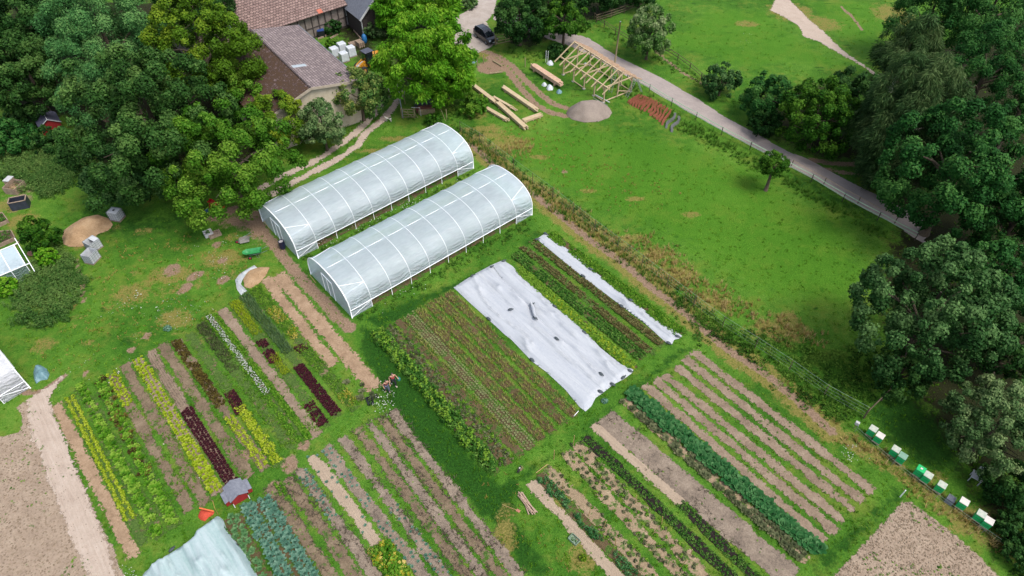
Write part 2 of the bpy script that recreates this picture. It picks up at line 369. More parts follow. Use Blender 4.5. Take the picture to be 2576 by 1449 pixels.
for pl in ([(0, 0), (620, 0), (740, 300), (640, 480), (380, 480), (230, 430), (160, 300), (0, 330)], [(2160, 200), (2576, 0), (2900, 0), (2900, 1449), (2500, 1420), (2420, 1180), (2260, 960), (2180, 700), (2250, 560), (2180, 440)],
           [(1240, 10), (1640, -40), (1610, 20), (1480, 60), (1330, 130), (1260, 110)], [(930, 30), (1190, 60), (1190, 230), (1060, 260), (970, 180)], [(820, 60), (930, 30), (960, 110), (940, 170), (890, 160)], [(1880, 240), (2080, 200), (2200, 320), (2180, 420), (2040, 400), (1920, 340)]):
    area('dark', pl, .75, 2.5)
for _ in range(60):                              # darker clumps in the paddock
    x = random.uniform(1330, 2150); y = random.uniform(360, 800)
    blob('lush', x, y, random.uniform(5, 14), random.uniform(3, 7), random.uniform(.5, .8))
for _ in range(90):
    x = random.uniform(1650, 2250); y = random.uniform(0, 180); blob('lush', x, y, random.uniform(6, 18), random.uniform(2, 5), random.uniform(.4, .7))
for _ in range(70):
    x = random.uniform(150, 620); y = random.uniform(560, 900); blob(random.choice(['lush', 'dry', 'bright', 'dry']), x, y, random.uniform(10, 34), random.uniform(5, 14), random.uniform(.4, .6))
idx = np.arange(X.size).reshape(X.shape)
F = np.stack([idx[:-1, :-1].ravel(), idx[1:, :-1].ravel(), idx[1:, 1:].ravel(), idx[:-1, 1:].ravel()], 1)
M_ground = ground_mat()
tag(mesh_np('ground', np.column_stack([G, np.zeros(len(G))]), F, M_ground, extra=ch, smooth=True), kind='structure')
mb = MB()                                        # the rest of the land out to the horizon
for x0, x1, y0, y1 in ((-900, 900, -600, 4), (-900, -135, 4, 150), (135, 900, 4, 150), (-900, 900, 150, 1200)):
    mb.add([(x0, y0, -.01), (x1, y0, -.01), (x1, y1, -.01), (x0, y1, -.01)], [(0, 1, 2, 3)], M_ground)
tag(mb.build('far_ground'), kind='structure')
# ------------------------------------------------------------- roads, tracks, fields
FIELDS = []
sheet('road', wl((1245, 12), (1330, 40), (1400, 72), (1480, 95), (1553, 142), (1663, 195), (1758, 250), (1825, 295), (1932, 352), (1982, 381), (2040, 402), (2072, 422), (2147, 462), (2220, 497), (2330, 555), (2330, 620), (2244, 562), (2142, 510), (2057, 457), (1982, 420), (1932, 390), (1851, 350), (1788, 312), (1738, 286), (1678, 252), (1626, 220), (1583, 197), (1500, 148), (1438, 118), (1340, 85), (1240, 50)), M_road, z=.016, relief=.0, label=None, res=.4)
sheet('gravel_yard', wl((1201, -60), (1256, -60), (1250, 0), (1244, 32), (1224, 55), (1240, 85), (1253, 108), (1229, 122), (1200, 135), (1165, 130), (1120, 100), (1090, 60), (1137, 48), (1201, 12)), M_gravel, z=.024, relief=.02, res=.4)
sheet('footpath', wl((1935, -60), (1950, 0), (1937, 25), (1977, 47), (2004, 62), (2022, 92), (2062, 107), (2102, 130), (2139, 150), (2172, 170), (2202, 192), (2210, 187), (2157, 152), (2122, 127), (2092, 100), (2067, 75), (2032, 45), (2007, 20), (1987, 0), (1980, -60)), M_track, z=.016, relief=.02, res=.35, wob=.2)
def ribbon(pts, wd):
    q = wl(*pts); n = len(q); l, r = [], []
    for i in range(n):
        d = q[min(i+1, n-1)]-q[max(i-1, 0)]; d /= np.hypot(*d); nn = np.array([-d[1], d[0]])
        ww = wd[i] if isinstance(wd, (list, tuple)) else wd
        l.append(q[i]+nn*ww/2); r.append(q[i]-nn*ww/2)
    return np.array(l+r[::-1])
for t in (T1, T2): sheet('wheel_track', ribbon(t, .95), M_track, z=.016, relief=.01, res=.2, wob=.22)
sheet('field', wl((40, 1022), (100, 995), (107, 1020), (140, 1087), (207, 1211), (250, 1312), (287, 1380), (310, 1449), (330, 1580), (-160, 1580), (-160, 1120), (0, 1100), (52, 1086), (56, 1050)), M_field, z=.016, relief=.05, res=.25, fr=3); FIELDS.append(len(SOILS)-1)
sheet('wheel_track', ribbon([(165, 945), (140, 968), (95, 1005), (115, 1080), (160, 1200), (215, 1330), (262, 1449), (290, 1560)], [.5, .7, 1.6, 1.9, 1.9, 1.8, 1.6, 1.6]), M_track, z=.075, relief=.02, res=.25, wob=.25)
sheet('field', wl((2268, 1262), (2290, 1262), (2330, 1290), (2400, 1345), (2460, 1395), (2510, 1449), (2600, 1560), (1990, 1560), (2095, 1449), (2190, 1350), (2235, 1300)), M_field, z=.016, relief=.05, res=.25, fr=3); FIELDS.append(len(SOILS)-1)
# ------------------------------------------------------------- vegetable beds: (start, end, width m, soil)
BEDW = 1.0
def bedpoly(a, b, wd):
    A = P(*a); B = P(*b); d = (B-A).normalized(); n = Vector((-d.y, d.x, 0))*wd/2; e = d*.05
    return np.array([(A+n-e).to_2d(), (B+n+e).to_2d(), (B-n+e).to_2d(), (A-n-e).to_2d()])
BEDS = {
 'A0': ((140, 1018), (338, 1398), 1.0, M_straw), 'A1': ((175, 1000), (362, 1370), .95, M_bedg), 'A2': ((203, 968), (402, 1355), 1.0, M_bedg),
 'A3': ((250, 955), (440, 1325), 1.0, M_bedg), 'A4': ((280, 940), (478, 1285), .9, M_bed2), 'A5': ((312, 918), (520, 1268), .9, M_bed2),
 'A6': ((347, 903), (548, 1240), 1.0, M_bed), 'A7': ((377, 885), (590, 1225), .95, M_bed), 'A8': ((408, 866), (628, 1202), 1.0, M_bed2),
 'A9': ((442, 858), (668, 1178), .9, M_bed2), 'A10': ((475, 838), (704, 1168), .9, M_bedg), 'A11': ((505, 815), (735, 1130), .8, M_bedg),
 'A12': ((530, 797), (768, 1112), .9, M_bedg), 'A13': ((557, 780), (800, 1096), .95, M_bed), 'A14': ((588, 760), (820, 1075), .9, M_bedg),
 'A15': ((615, 745), (852, 1050), .9, M_bedg), 'A16': ((640, 725), (895, 1030), 1.0, M_bedg), 'A17': ((668, 700), (838, 920), 1.15, M_straw), 'A18': ((700, 690), (942, 975), 1.3, M_straw),
 'C1': ((1385, 590), (1712, 838), .9, M_bedd), 'C2': ((1338, 607), (1668, 870), .75, M_bedg), 'C3': ((1316, 622), (1640, 890), .75, M_bedg),
 'C4': ((1296, 640), (1618, 902), .9, M_bedd), 'C5': ((1305, 680), (1595, 928), .9, M_bedd),
 'D9': ((1522, 1048), (1990, 1455), 1.9, M_grey), 'D10': ((1492, 1068), (1716, 1268), .95, M_smooth),
 'D15': ((1336, 1213), (1580, 1480), .95, M_smooth), 'D8': ((1573, 1008), (2030, 1412), .9, M_strawg),
 'D7': ((1588, 990), (2058, 1388), .9, M_bedd),
 'D11': ((1472, 1098), (1870, 1480), .85, M_comp), 'D10b': ((1712, 1268), (1925, 1480), .8, M_comp),
 'D12': ((1450, 1118), (1810, 1490), 1.0, M_strawg), 'D13': ((1425, 1140), (1750, 1490), .95, M_strawg), 'D14': ((1375, 1175), (1690, 1500), 1.0, M_strawg), 'D14b': ((1355, 1195), (1640, 1500), .9, M_bedd),
 'E2': ((679, 1224), (860, 1490), .85, M_bed2), 'E3': ((722, 1203), (925, 1490), .9, M_bed2), 'E4': ((752, 1178), (974, 1490), .9, M_grey),
 'E5': ((784, 1148), (951, 1370), .95, M_smooth), 'E6': ((819, 1126), (1096, 1490), .95, M_grey), 'E7': ((862, 1102), (1150, 1490), .78, M_grey),
 'E8': ((900, 1078), (1205, 1490), .78, M_bed2), 'E9': ((928, 1062), (1245, 1490), .78, M_grey), 'E10': ((958, 1050), (1290, 1490), .78, M_bed2), 'E11': ((985, 1035), (1310, 1455), .78, M_grey),
 'E1': ((650, 1262), (790, 1500), 2.0, M_bedd), 'E0': ((585, 1300), (680, 1500), 1.2, M_bedd),
}
Bs, Be = ((950, 838), (1140, 728)), ((1252, 1192), (1462, 1036))
for i, t in enumerate((0., .14, .28, .41, .54, .67, .80, .93)):
    BEDS['B%d' % i] = (tuple(Bs[0][k]*(1-t)+Bs[1][k]*t for k in (0, 1)), tuple(Be[0][k]*(1-t)+Be[1][k]*t for k in (0, 1)), .88 if i else .8, M_bedd)
for i, (a, b) in enumerate(zip([(1745, 885), (1723, 902), (1700, 922), (1673, 945), (1650, 957), (1625, 970)], [(2197, 1237), (2170, 1262), (2152, 1287), (2122, 1312), (2104, 1339), (2072, 1362)])):
    BEDS['D%d' % i] = (a, b, .85, M_bed)
for k, (a, b, wd, m) in BEDS.items():
    sheet('bed_soil', bedpoly(a, b, wd*(.92 if k[0] in 'ADE' and wd < 1.2 else 1)), m, z=.03, relief=.05, res=.22, ext=.25, fr=4, wob=.2)
# ------------------------------------------------------------- leaf materials
M_leaf = {  # wide dark-to-light ranges put some crown light and shade into the colour
 'oak': leafmat('dark oak leaves', C(26, 56, 22), C(64, 110, 46), C(126, 164, 84)),
 'maple': leafmat('bright maple leaves', C(36, 82, 14), C(84, 142, 36), C(146, 186, 66)),
 'yellow': leafmat('yellow green leaves', C(54, 86, 14), C(100, 144, 34), C(164, 188, 54)),
 'locust': leafmat('pale feathery leaves', C(38, 86, 44), C(92, 154, 84), C(146, 192, 110)),
 'walnut': leafmat('walnut leaves', C(44, 100, 12), C(102, 172, 34), C(170, 214, 66)),
 'blue': leafmat('blue green leaves', C(26, 58, 26), C(60, 108, 52), C(124, 164, 96)),
 'deep': leafmat('deep green leaves', C(18, 48, 18), C(46, 92, 38), C(94, 138, 66)),
 'wood': leafmat('woodland leaves', C(20, 60, 22), C(52, 112, 48), C(106, 160, 76)),
 'birch': leafmat('birch leaves', C(30, 58, 30), C(72, 108, 58), C(132, 156, 96)),
 'silver': leafmat('silvery leaves', C(40, 84, 32), C(94, 142, 66), C(180, 196, 140)),
 'apple': leafmat('apple leaves', C(34, 70, 30), C(88, 134, 62), C(176, 184, 100)),
 'sage': leafmat('greyish leaves', C(38, 72, 34), C(92, 132, 74), C(160, 182, 120)),
 'field': leafmat('tree row leaves', C(20, 56, 12), C(56, 110, 26), C(108, 156, 48)),
}
M_bark = pmat('bark', C(120, 106, 88), C(66, 54, 42), scale=6, rough=.95, bs=.8, bd=.05, streak=(3, 3, .5))
M_birchbark = pmat('birch bark', C(206, 202, 192), C(120, 112, 102), scale=5, rough=.9, streak=(2, 2, 5))
def leaf_quads(p, nrm, size, asp, r, fold=.0):
    """one rhombic leaf (or small spray) per point; nrm = rough facing"""
    n = len(p); t = r.normal(size=(n, 3)); t -= (t*nrm).sum(1)[:, None]*nrm; t /= np.linalg.norm(t, axis=1)[:, None]+1e-9
    b = np.cross(nrm, t); s = (size*(.7+.6*r.random(n)))[:, None] if np.ndim(size) == 0 else size[:, None]
    V = np.stack([p-t*s*.5, p+b*s*asp*.5+nrm*s*fold, p+t*s*.5, p-b*s*asp*.5+nrm*s*fold], 1)
    F = np.arange(n*4).reshape(n, 4); return V.reshape(-1, 3), F
def hang_quads(p, size, asp, r, out):
    """drooping leaves: long axis near vertical, leaning outwards"""
    n = len(p); d = np.column_stack([out[:, :2]*.45+r.normal(size=(n, 2))*.3, -.75+.7*r.random(n)]); d /= np.linalg.norm(d, axis=1)[:, None]
    b = np.cross(d, r.normal(size=(n, 3))); b /= np.linalg.norm(b, axis=1)[:, None]+1e-9
    s = (size*(.7+.7*r.random(n)))[:, None]
    V = np.stack([p, p+d*s*.5+b*s*asp*.5, p+d*s, p+d*s*.5-b*s*asp*.5], 1)
    return V.reshape(-1, 3), np.arange(n*4).reshape(n, 4)
def crown(rx, rz, seed, leaf=.28, style='broad', dens=1.0, clump=.2, shape=0.0, gap=.0):
    """clumps on an uneven ellipsoid, leaves on the clumps"""
    r = np.random.default_rng(seed)
    nc = int((26 if style != 'birch' else 34)*(.22/clump)**1.7*(1.0+.2*rz/rx))
    i = np.arange(nc)+.5; ph = np.arccos(1-1.78*i/nc); th = math.pi*(1+5**.5)*i+seed
    d = np.column_stack([np.cos(th)*np.sin(ph), np.sin(th)*np.sin(ph), np.cos(ph)])+r.normal(size=(nc, 3))*.14
    d /= np.linalg.norm(d, axis=1)[:, None]
    low = .80+.30*fbm(d[:, 0]*1.6+seed*3.1+9, d[:, 1]*1.6+d[:, 2]+20, 2)+r.normal(size=nc)*.055
    rad = low*(1-clump*.6)
    cc = d*rad[:, None]; cc[:, 2] *= 1; cr = clump*(.55+1.0*r.random(nc))
    if gap: keep = r.random(nc) > gap; cc, cr, d = cc[keep], cr[keep], d[keep]; nc = len(cc)
    # inner filling clumps
    ni = nc//2; di = r.normal(size=(ni, 3)); di /= np.linalg.norm(di, axis=1)[:, None]
    cc = np.vstack([cc, di*(.35+.35*r.random(ni))[:, None]]); cr = np.concatenate([cr, np.full(ni, clump*1.2)]); d = np.vstack([d, di])
    sc = np.array([rx, rx, rz]); area = 4*math.pi*(cr*(rx*rx*rz)**(1/3))**2
    cnt = np.maximum(20, (dens*1.35*area/(leaf*leaf*.5)).astype(int))
    own = np.repeat(np.arange(len(cc)), cnt); n = len(own)
    q = r.normal(size=(n, 3)); q /= np.linalg.norm(q, axis=1)[:, None]; q = q+d[own]*.55+np.array([0, 0, .25]); q /= np.linalg.norm(q, axis=1)[:, None]
    rr = cr[own]*(1-.6*r.random(n)**1.6)*(1+.26*np.sin(q[:, 0]*6+own*1.7)*np.sin(q[:, 1]*6+own*2.3)*np.sin(q[:, 2]*5+own))
    # clump radius should be isotropic in metres
    g = (rx*rx*rz)**(1/3); p = cc[own]*sc+q*(rr*g)[:, None]
    if shape: k = 1-shape*np.clip(p[:, 2]/rz, -1, 1); p[:, :2] *= k[:, None]
    if style in ('walnut', 'birch'):
        if style == 'birch': p[:, 2] -= (r.random(n)**1.5)*rz*.28*np.clip(np.hypot(p[:, 0], p[:, 1])/rx, .2, 1)
        V, F = hang_quads(p, leaf*(1.7 if style == 'walnut' else 2.2), .34 if style == 'walnut' else .13, r, q)
    else:
        nn = q+r.normal(size=(n, 3))*.55+np.array([0, 0, .35]); nn /= np.linalg.norm(nn, axis=1)[:, None]
        V, F = leaf_quads(p, nn, leaf, .75 if style == 'broad' else .42, r)
    cl = r.random(len(cc))
    v = .02+.45*(fbm(d[own, 0]*1.7+seed, d[own, 1]*1.7+d[own, 2]*1.3+9, 2)-.5)+.38*cl[own]+.3*r.random(n)+.34*np.clip((rr/cr[own]-.6)/.4, 0, 1)*np.clip(q[:, 2]*.7+.5, 0, 1)  # lit clump tops and shaded insides are painted into the leaf tone
    return V, F, np.repeat(v, 4)
TREES = []
def tree(name, label, x, y, rD, asp=.95, mat='oak', style='broad', leaf=.26, clump=.2, base=2.0, zc=None, shape=0.1, dens=1.0, group='trees around the garden', trunk=True, gap=0, bark=None, cat='tree', tw=None):
    rD *= .95; base *= .5; k = mpp(x, y, 5); r = rD*k; rz = r*asp; zc = zc or base+rz
    for _ in range(3):
        k = mpp(x, y, zc); r = rD*k; rz = r*asp; zc = base+rz
    c = P(x, y, zc); s = len(TREES)+11
    t = thing(name, label, cat, (c.x, c.y, 0), 0, group)
    dist = (c-Vector((0, 0, CAM_H))).length; lf = max(leaf*.78, .0026*dist); r *= .97; rz *= .97
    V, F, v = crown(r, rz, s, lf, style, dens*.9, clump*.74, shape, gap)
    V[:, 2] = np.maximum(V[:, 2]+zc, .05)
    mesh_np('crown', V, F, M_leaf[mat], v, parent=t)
    if trunk:
        mb = MB(); rr = random.Random(s); tr = tw or max(.1, r*.055); lean = Vector((rr.uniform(-.3, .3), rr.uniform(-.3, .3), 0))*.5
        top = lean+Vector((0, 0, zc+rz*.35)); bm = bark or M_bark
        mb.tube([(0, 0, -.1), (lean.x*.2, lean.y*.2, base*.6), lean+Vector((0, 0, zc-rz*.2)), top], [tr*1.5, tr, tr*.75, tr*.25], bm, 9)
        for i in range(9):
            a = i*2.4+rr.random(); h0 = base+rz*rr.uniform(.1, .9); e = Vector((math.cos(a)*r*.72, math.sin(a)*r*.72, min(h0+rz*rr.uniform(.3, .7), zc+rz*.75)))
            st = lean*(h0/zc)+Vector((0, 0, h0)); mid = (st+e)/2+Vector((0, 0, rz*.08))
            mb.tube([st, mid, e], [tr*.5, tr*.3, tr*.07], bm, 5)
        mb.build('trunk', parent=t, smooth=True)
    TREES.append(t); return t
GL = 'trees beside the farm buildings'; GR = 'wood along the right edge'; GM = 'trees along the road'
tree('tree', 'tall pale green feathery tree at the top left, behind the big dark tree', 262, 90, 125, 1.15, 'locust', 'feather', .3, .2, base=5, group=GL)
tree('tree', 'pale green feathery branch mass low on the left of the big dark tree', 225, 215, 74, 1.5, 'locust', 'feather', .28, .22, base=3, group=GL)
tree('tree', 'huge dark green broadleaf tree in the upper left', 385, 300, 200, .82, 'oak', 'broad', .3, .13, base=3, group=GL)
tree('tree', 'dark blue-green tree below the huge dark tree, over the lawn edge', 320, 410, 100, .9, 'blue', 'broad', .26, .2, base=1.2, group=GL)
tree('tree', 'lighter green maple hanging over the bare earth beside the long tunnel', 570, 395, 165, .8, 'maple', 'broad', .28, .15, base=2.0, group=GL)
tree('tree', 'yellow-green tree behind the huge dark tree, left of the barn roof', 505, 120, 128, 1.0, 'yellow', 'broad', .3, .17, base=6, group=GL)
tree('tree', 'dark green feathery tree at the top edge left of the far barn', 490, 12, 95, .9, 'deep', 'feather', .32, .2, base=6, group=GL)
tree('tree', 'dark broadleaf tree in the top left corner', 62, 60, 96, 1.0, 'deep', 'broad', .32, .18, base=4, group=GL)
tree('tree', 'dark tree at the left edge above the small red hut', 72, 190, 86, .9, 'oak', 'broad', .3, .2, base=2.5, group=GL)
tree('tree', 'very dark tree at the left edge, second row', 8, 130, 76, 1.0, 'deep', 'broad', .3, .2, base=2, group=GL)
tree('tree', 'dark tree in the shade between the corner tree and the feathery tree', 150, 30, 60, 1.2, 'deep', 'broad', .3, .22, base=2, group=GL)
tree('tree', 'olive green tree with yellowing leaves covering the barn corner', 706, 300, 82, .85, 'yellow', 'broad', .24, .22, base=.8, group=GL)
tree('tree', 'green tree between the yellowing tree and the barn moss roof', 600, 220, 66, .9, 'maple', 'broad', .28, .22, base=4, group=GL)
tree('shrub', 'greyish willow-like shrub in front of the cream gable', 808, 312, 60, 1.0, 'sage', 'broad', .2, .26, base=1.6, group=GL, cat='shrub')
tree('shrub', 'slender grey-green shrub left of the cream gable', 768, 290, 22, 1.5, 'sage', 'broad', .2, .3, base=.2, group=GL, cat='shrub')
tree('apple_tree', 'round apple tree with yellowish fruit at the barn corner', 903, 232, 72, .86, 'apple', 'broad', .2, .2, base=1.8, group=GL)
tree('walnut_tree', 'big bright green walnut tree standing between the barn and the car', 1074, 138, 122, .95, 'walnut', 'walnut', .26, .15, base=2.4, group=GL, tw=.42)
tree('walnut_tree', 'lower bright green lobe of leaves right beside the big walnut trunk', 1125, 200, 62, .85, 'walnut', 'walnut', .26, .2, base=1.4, group=GL)
tree('walnut_tree', 'bright green tree behind the walnut at the top edge', 992, 22, 50, .95, 'walnut', 'walnut', .28, .22, base=3, group=GL)
tree('walnut_tree', 'bright green tree beside the gravel yard at the top edge', 1085, 0, 66, .9, 'walnut', 'walnut', .34, .22, base=3, group=GL)
tree('shrub', 'low grey lavender bush at the top edge beside the gravel yard', 1178, 8, 24, .5, 'sage', 'broad', .2, .3, base=.1, trunk=False, group=GL, cat='shrub')
tree('tree', 'dark tree right of the black car', 1308, 42, 76, .85, 'deep', 'broad', .3, .22, base=1.0, group=GM)
tree('tree', 'dark tree at the top edge between car and shed frame', 1395, 0, 84, .85, 'deep', 'broad', .3, .22, base=1.0, group=GM)
tree('tree', 'many stemmed tree with open lower branches above the timber frame', 1420, 50, 66, .62, 'field', 'broad', .26, .22, base=3.6, shape=.2, group=GM, gap=.12)
tree('tree', 'small bright tree left of the many stemmed tree', 1368, 42, 34, .8, 'walnut', 'broad', .26, .28, base=3.0, group=GM)
tree('tree', 'dark tree at the top edge above the road fork', 1520, -14, 48, .9, 'deep', 'broad', .3, .25, base=.6, group=GM)
tree('tree', 'dark tree at the top edge, right end of the road fence', 1612, -22, 44, .9, 'deep', 'broad', .3, .25, base=.6, group=GM)
tree('tree', 'silvery topped tree standing alone across the road from the frame', 1636, 78, 58, 1.05, 'silver', 'broad', .24, .2, base=1.4, group=GM)
tree('shrub', 'small round shrub in the meadow above the road', 1818, 200, 48, .85, 'blue', 'broad', .24, .25, base=.3, group=GM, cat='shrub', gap=.1)
tree('tree', 'dark rounded tree left of the roadside group', 1935, 245, 66, .85, 'wood', 'broad', .26, .22, base=.5, group=GM)
tree('tree', 'bright green rounded tree hanging over the road', 2065, 285, 96, .9, 'field', 'broad', .26, .16, base=.8, group=GM)
tree('tree', 'dark green tree between the rounded tree and the weeping birch', 2150, 250, 74, .9, 'deep', 'broad', .26, .2, base=.6, group=GM)
tree('shrub', 'low dark shrub under the roadside trees', 1925, 310, 40, .7, 'deep', 'broad', .24, .28, base=.1, group=GM, trunk=False, cat='shrub')
tree('birch_tree', 'upper weeping birch with pale stems at the meadow edge', 2288, 120, 66, 1.1, 'birch', 'birch', .22, .24, base=4, bark=M_birchbark, group=GR, gap=.15)
tree('birch_tree', 'large weeping birch with hanging dark branches beside the road', 2300, 285, 118, 1.2, 'birch', 'birch', .24, .18, base=1.5, bark=M_birchbark, group=GR)
tree('birch_tree', 'lower weeping birch reaching down to the road', 2250, 400, 72, 1.15, 'birch', 'birch', .24, .22, base=.5, bark=M_birchbark, group=GR)
tree('tree', 'green tree at the top edge right of the meadow', 2345, 30, 84, .9, 'wood', 'feather', .3, .2, base=5, group=GR)
tree('tree', 'green tree in the top right corner', 2495, 20, 100, .9, 'wood', 'feather', .3, .2, base=6, group=GR)
tree('tree', 'light green tree at the right edge below the corner tree', 2490, 170, 98, .9, 'wood', 'feather', .3, .18, base=5, group=GR)
tree('tree', 'green tree at the right edge, third from the top', 2570, 270, 70, 1.0, 'wood', 'feather', .3, .2, base=4, group=GR)
tree('tree', 'huge green tree where the road leaves the picture', 2415, 430, 175, .85, 'wood', 'broad', .3, .14, base=3, group=GR)
tree('tree', 'green tree at the right edge beside the huge road tree', 2560, 540, 100, .95, 'wood', 'broad', .3, .18, base=3, group=GR)
tree('tree', 'huge dark blue-green tree over the right end of the paddock', 2340, 780, 168, .98, 'blue', 'broad', .28, .13, base=2, group=GR)
tree('tree', 'dark tree at the right edge between the blue-green tree and road tree', 2510, 700, 90, .95, 'wood', 'broad', .28, .18, base=3, group=GR)
tree('tree', 'dark tree at the right edge above the lowest round tree', 2560, 860, 92, .95, 'deep', 'broad', .28, .2, base=2, group=GR)
tree('tree', 'pale green round tree at the right edge above the beehives', 2508, 1066, 112, .9, 'sage', 'broad', .22, .15, base=1.0, group=GR)
tree('tree', 'dark leaning tree under the blue-green tree at the paddock corner', 2270, 940, 66, .8, 'deep', 'broad', .24, .22, base=.4, group=GR)
tree('shrub', 'dark bramble shrub at the right edge below the pale tree', 2560, 1230, 66, .7, 'deep', 'broad', .2, .25, base=.1, trunk=False, group=GR, cat='shrub')
tree('shrub', 'dark bramble shrub behind the last pair of beehives', 2562, 1335, 46, .6, 'deep', 'broad', .2, .25, base=.1, trunk=False, group=GR, cat='shrub')
tree('shrub', 'small dark shrub in the bottom right corner', 2580, 1400, 40, .6, 'deep', 'broad', .2, .25, base=.1, trunk=False, group=GR, cat='shrub')
tree('tree', 'small lone tree with bright crown beside the tape fence', 1948, 414, 38, .8, 'field', 'broad', .2, .28, base=4.2, group=GM, tw=.16)
tree('shrub', 'light green leafy shrub in the gap of the left gardens', 98, 590, 36, 1.3, 'field', 'broad', .2, .28, base=.2, group='shrubs in the left gardens', cat='shrub', trunk=False)
tree('shrub', 'light green shrub below the leafy one, beside the small greenhouse', 118, 645, 24, .9, 'walnut', 'broad', .18, .3, base=.1, group='shrubs in the left gardens', cat='shrub', trunk=False)
tree('shrub', 'dark hedge shrub at the left edge below the red hut', 22, 345, 52, .6, 'wood', 'broad', .24, .24, base=.1, group='shrubs in the left gardens', cat='shrub', trunk=False)
tree('shrub', 'dark shrub in front of the small red hut', 120, 350, 44, .5, 'deep', 'broad', .24, .26, base=.1, group='shrubs in the left gardens', cat='shrub', trunk=False)
tree('shrub', 'dark green shrub left of the red hut', 60, 290, 40, .6, 'deep', 'broad', .24, .26, base=.1, group='shrubs in the left gardens', cat='shrub', trunk=False)
tree('shrub', 'low bright shrub growing over the left edge greenhouse', 12, 718, 26, .7, 'walnut', 'broad', .18, .3, base=.1, group='shrubs in the left gardens', cat='shrub', trunk=False)
tree('shrub', 'green creeper bush at the foot of the walnut next to the tunnel', 1190, 262, 44, .5, 'maple', 'broad', .2, .26, base=.1, group=GL, cat='shrub', trunk=False)
tree('shrub', 'weedy bush beside the small wooden gate', 1090, 300, 26, .5, 'field', 'broad', .18, .3, base=.1, group=GL, cat='shrub', trunk=False)
tree('shrub', 'olive bush in the farmyard beside the wheel loader', 945, 75, 30, .6, 'sage', 'broad', .2, .3, base=.1, group=GL, cat='shrub', trunk=False)
tree('shrub', 'dark green bush in the barn corner of the farmyard', 835, 68, 24, .6, 'deep', 'broad', .2, .3, base=.1, group=GL, cat='shrub', trunk=False)
tree('shrub', 'green bush beside the barn eave in the farmyard', 832, 108, 15, .6, 'maple', 'broad', .18, .34, base=.1, group=GL, cat='shrub', trunk=False)
tree('shrub', 'low bushes under the many stemmed tree', 1400, 128, 30, .5, 'deep', 'broad', .2, .3, base=.1, group=GM, cat='shrub', trunk=False)
tree('shrub', 'yellow-green bushy herb at the bottom right plot edge', 1467, 1402, 9, .8, 'yellow', 'broad', .1, .34, base=.05, group='bushes in the plots', cat='shrub', trunk=False)
# ------------------------------------------------------------- grass, weeds and meadow (uncountable)
def scatter(name, T, pos, mat, rot=None, scl=None, parent=None, vj=.25, vb=None, label=None, kind=None, cat=None, zz=0.03):
    """T = list of templates (V, F, v); one merged mesh"""
    n = len(pos); rot = rng.random(n)*6.283 if rot is None else rot; scl = .8+.4*rng.random(n) if scl is None else scl
    which = rng.integers(0, len(T), n); Vs, Fs, vs, o = [], [], [], 0
    for k, (tv, tf, ta) in enumerate(T):
        s = np.where(which == k)[0]
        if not len(s): continue
        c = np.cos(rot[s])[:, None]; sn = np.sin(rot[s])[:, None]; q = tv[None]*scl[s][:, None, None]
        x = q[:, :, 0]*c-q[:, :, 1]*sn+pos[s, 0:1]; y = q[:, :, 0]*sn+q[:, :, 1]*c+pos[s, 1:2]; z = q[:, :, 2]+(pos[s, 2:3] if pos.shape[1] > 2 else zz)
        Vs.append(np.stack([x, y, z], 2).reshape(-1, 3)); Fs.append((tf[None]+np.arange(len(s))[:, None, None]*len(tv)+o).reshape(-1, 4)); o += len(s)*len(tv)
        base = (vb[s] if vb is not None else np.zeros(len(s)))+(rng.random(len(s))-.5)*vj
        vs.append((ta[None]+base[:, None]).ravel())
    ob = mesh_np(name, np.vstack(Vs), np.vstack(Fs), mat, np.concatenate(vs), parent)
    return tag(ob, label, cat, None, kind)
def tuft(n, h, wd, lean, seed):
    r = np.random.default_rng(seed); V, F, v = [], [], []
    for i in range(n):
        a = r.random()*6.28; b = a+1.57; l = lean*(.4+r.random()); hh = h*(.6+.6*r.random()); x0, y0 = r.normal(size=2)*wd*1.2
        w_ = wd*.5; tip = (x0+math.cos(a)*l, y0+math.sin(a)*l, hh); o = len(V)
        V += [(x0-math.cos(b)*w_, y0-math.sin(b)*w_, 0), (x0+math.cos(b)*w_, y0+math.sin(b)*w_, 0), (tip[0]+math.cos(b)*w_*.25, tip[1]+math.sin(b)*w_*.25, hh), (tip[0]-math.cos(b)*w_*.25, tip[1]-math.sin(b)*w_*.25, hh)]
        F.append((o, o+1, o+2, o+3)); v += [.35, .35, .7, .7]
    return np.array(V), np.array(F), np.array(v)
def bush(n, rad, h, leaf, seed, asp=.6, up=.6):
    r = np.random.default_rng(seed); d = r.normal(size=(n, 3)); d[:, 2] = np.abs(d[:, 2]); d /= np.linalg.norm(d, axis=1)[:, None]
    p = d*np.array([rad, rad, h])*(.55+.45*r.random(n))[:, None]; nn = d+np.array([0, 0, up])+r.normal(size=(n, 3))*.4; nn /= np.linalg.norm(nn, axis=1)[:, None]
    V, F = leaf_quads(p, nn, leaf, asp, r); V[:, 2] = np.maximum(V[:, 2], .01)
    return V, F, np.repeat(.3+.5*r.random(n)*np.clip(d[:, 2]+.3, 0, 1)+.1, 4)
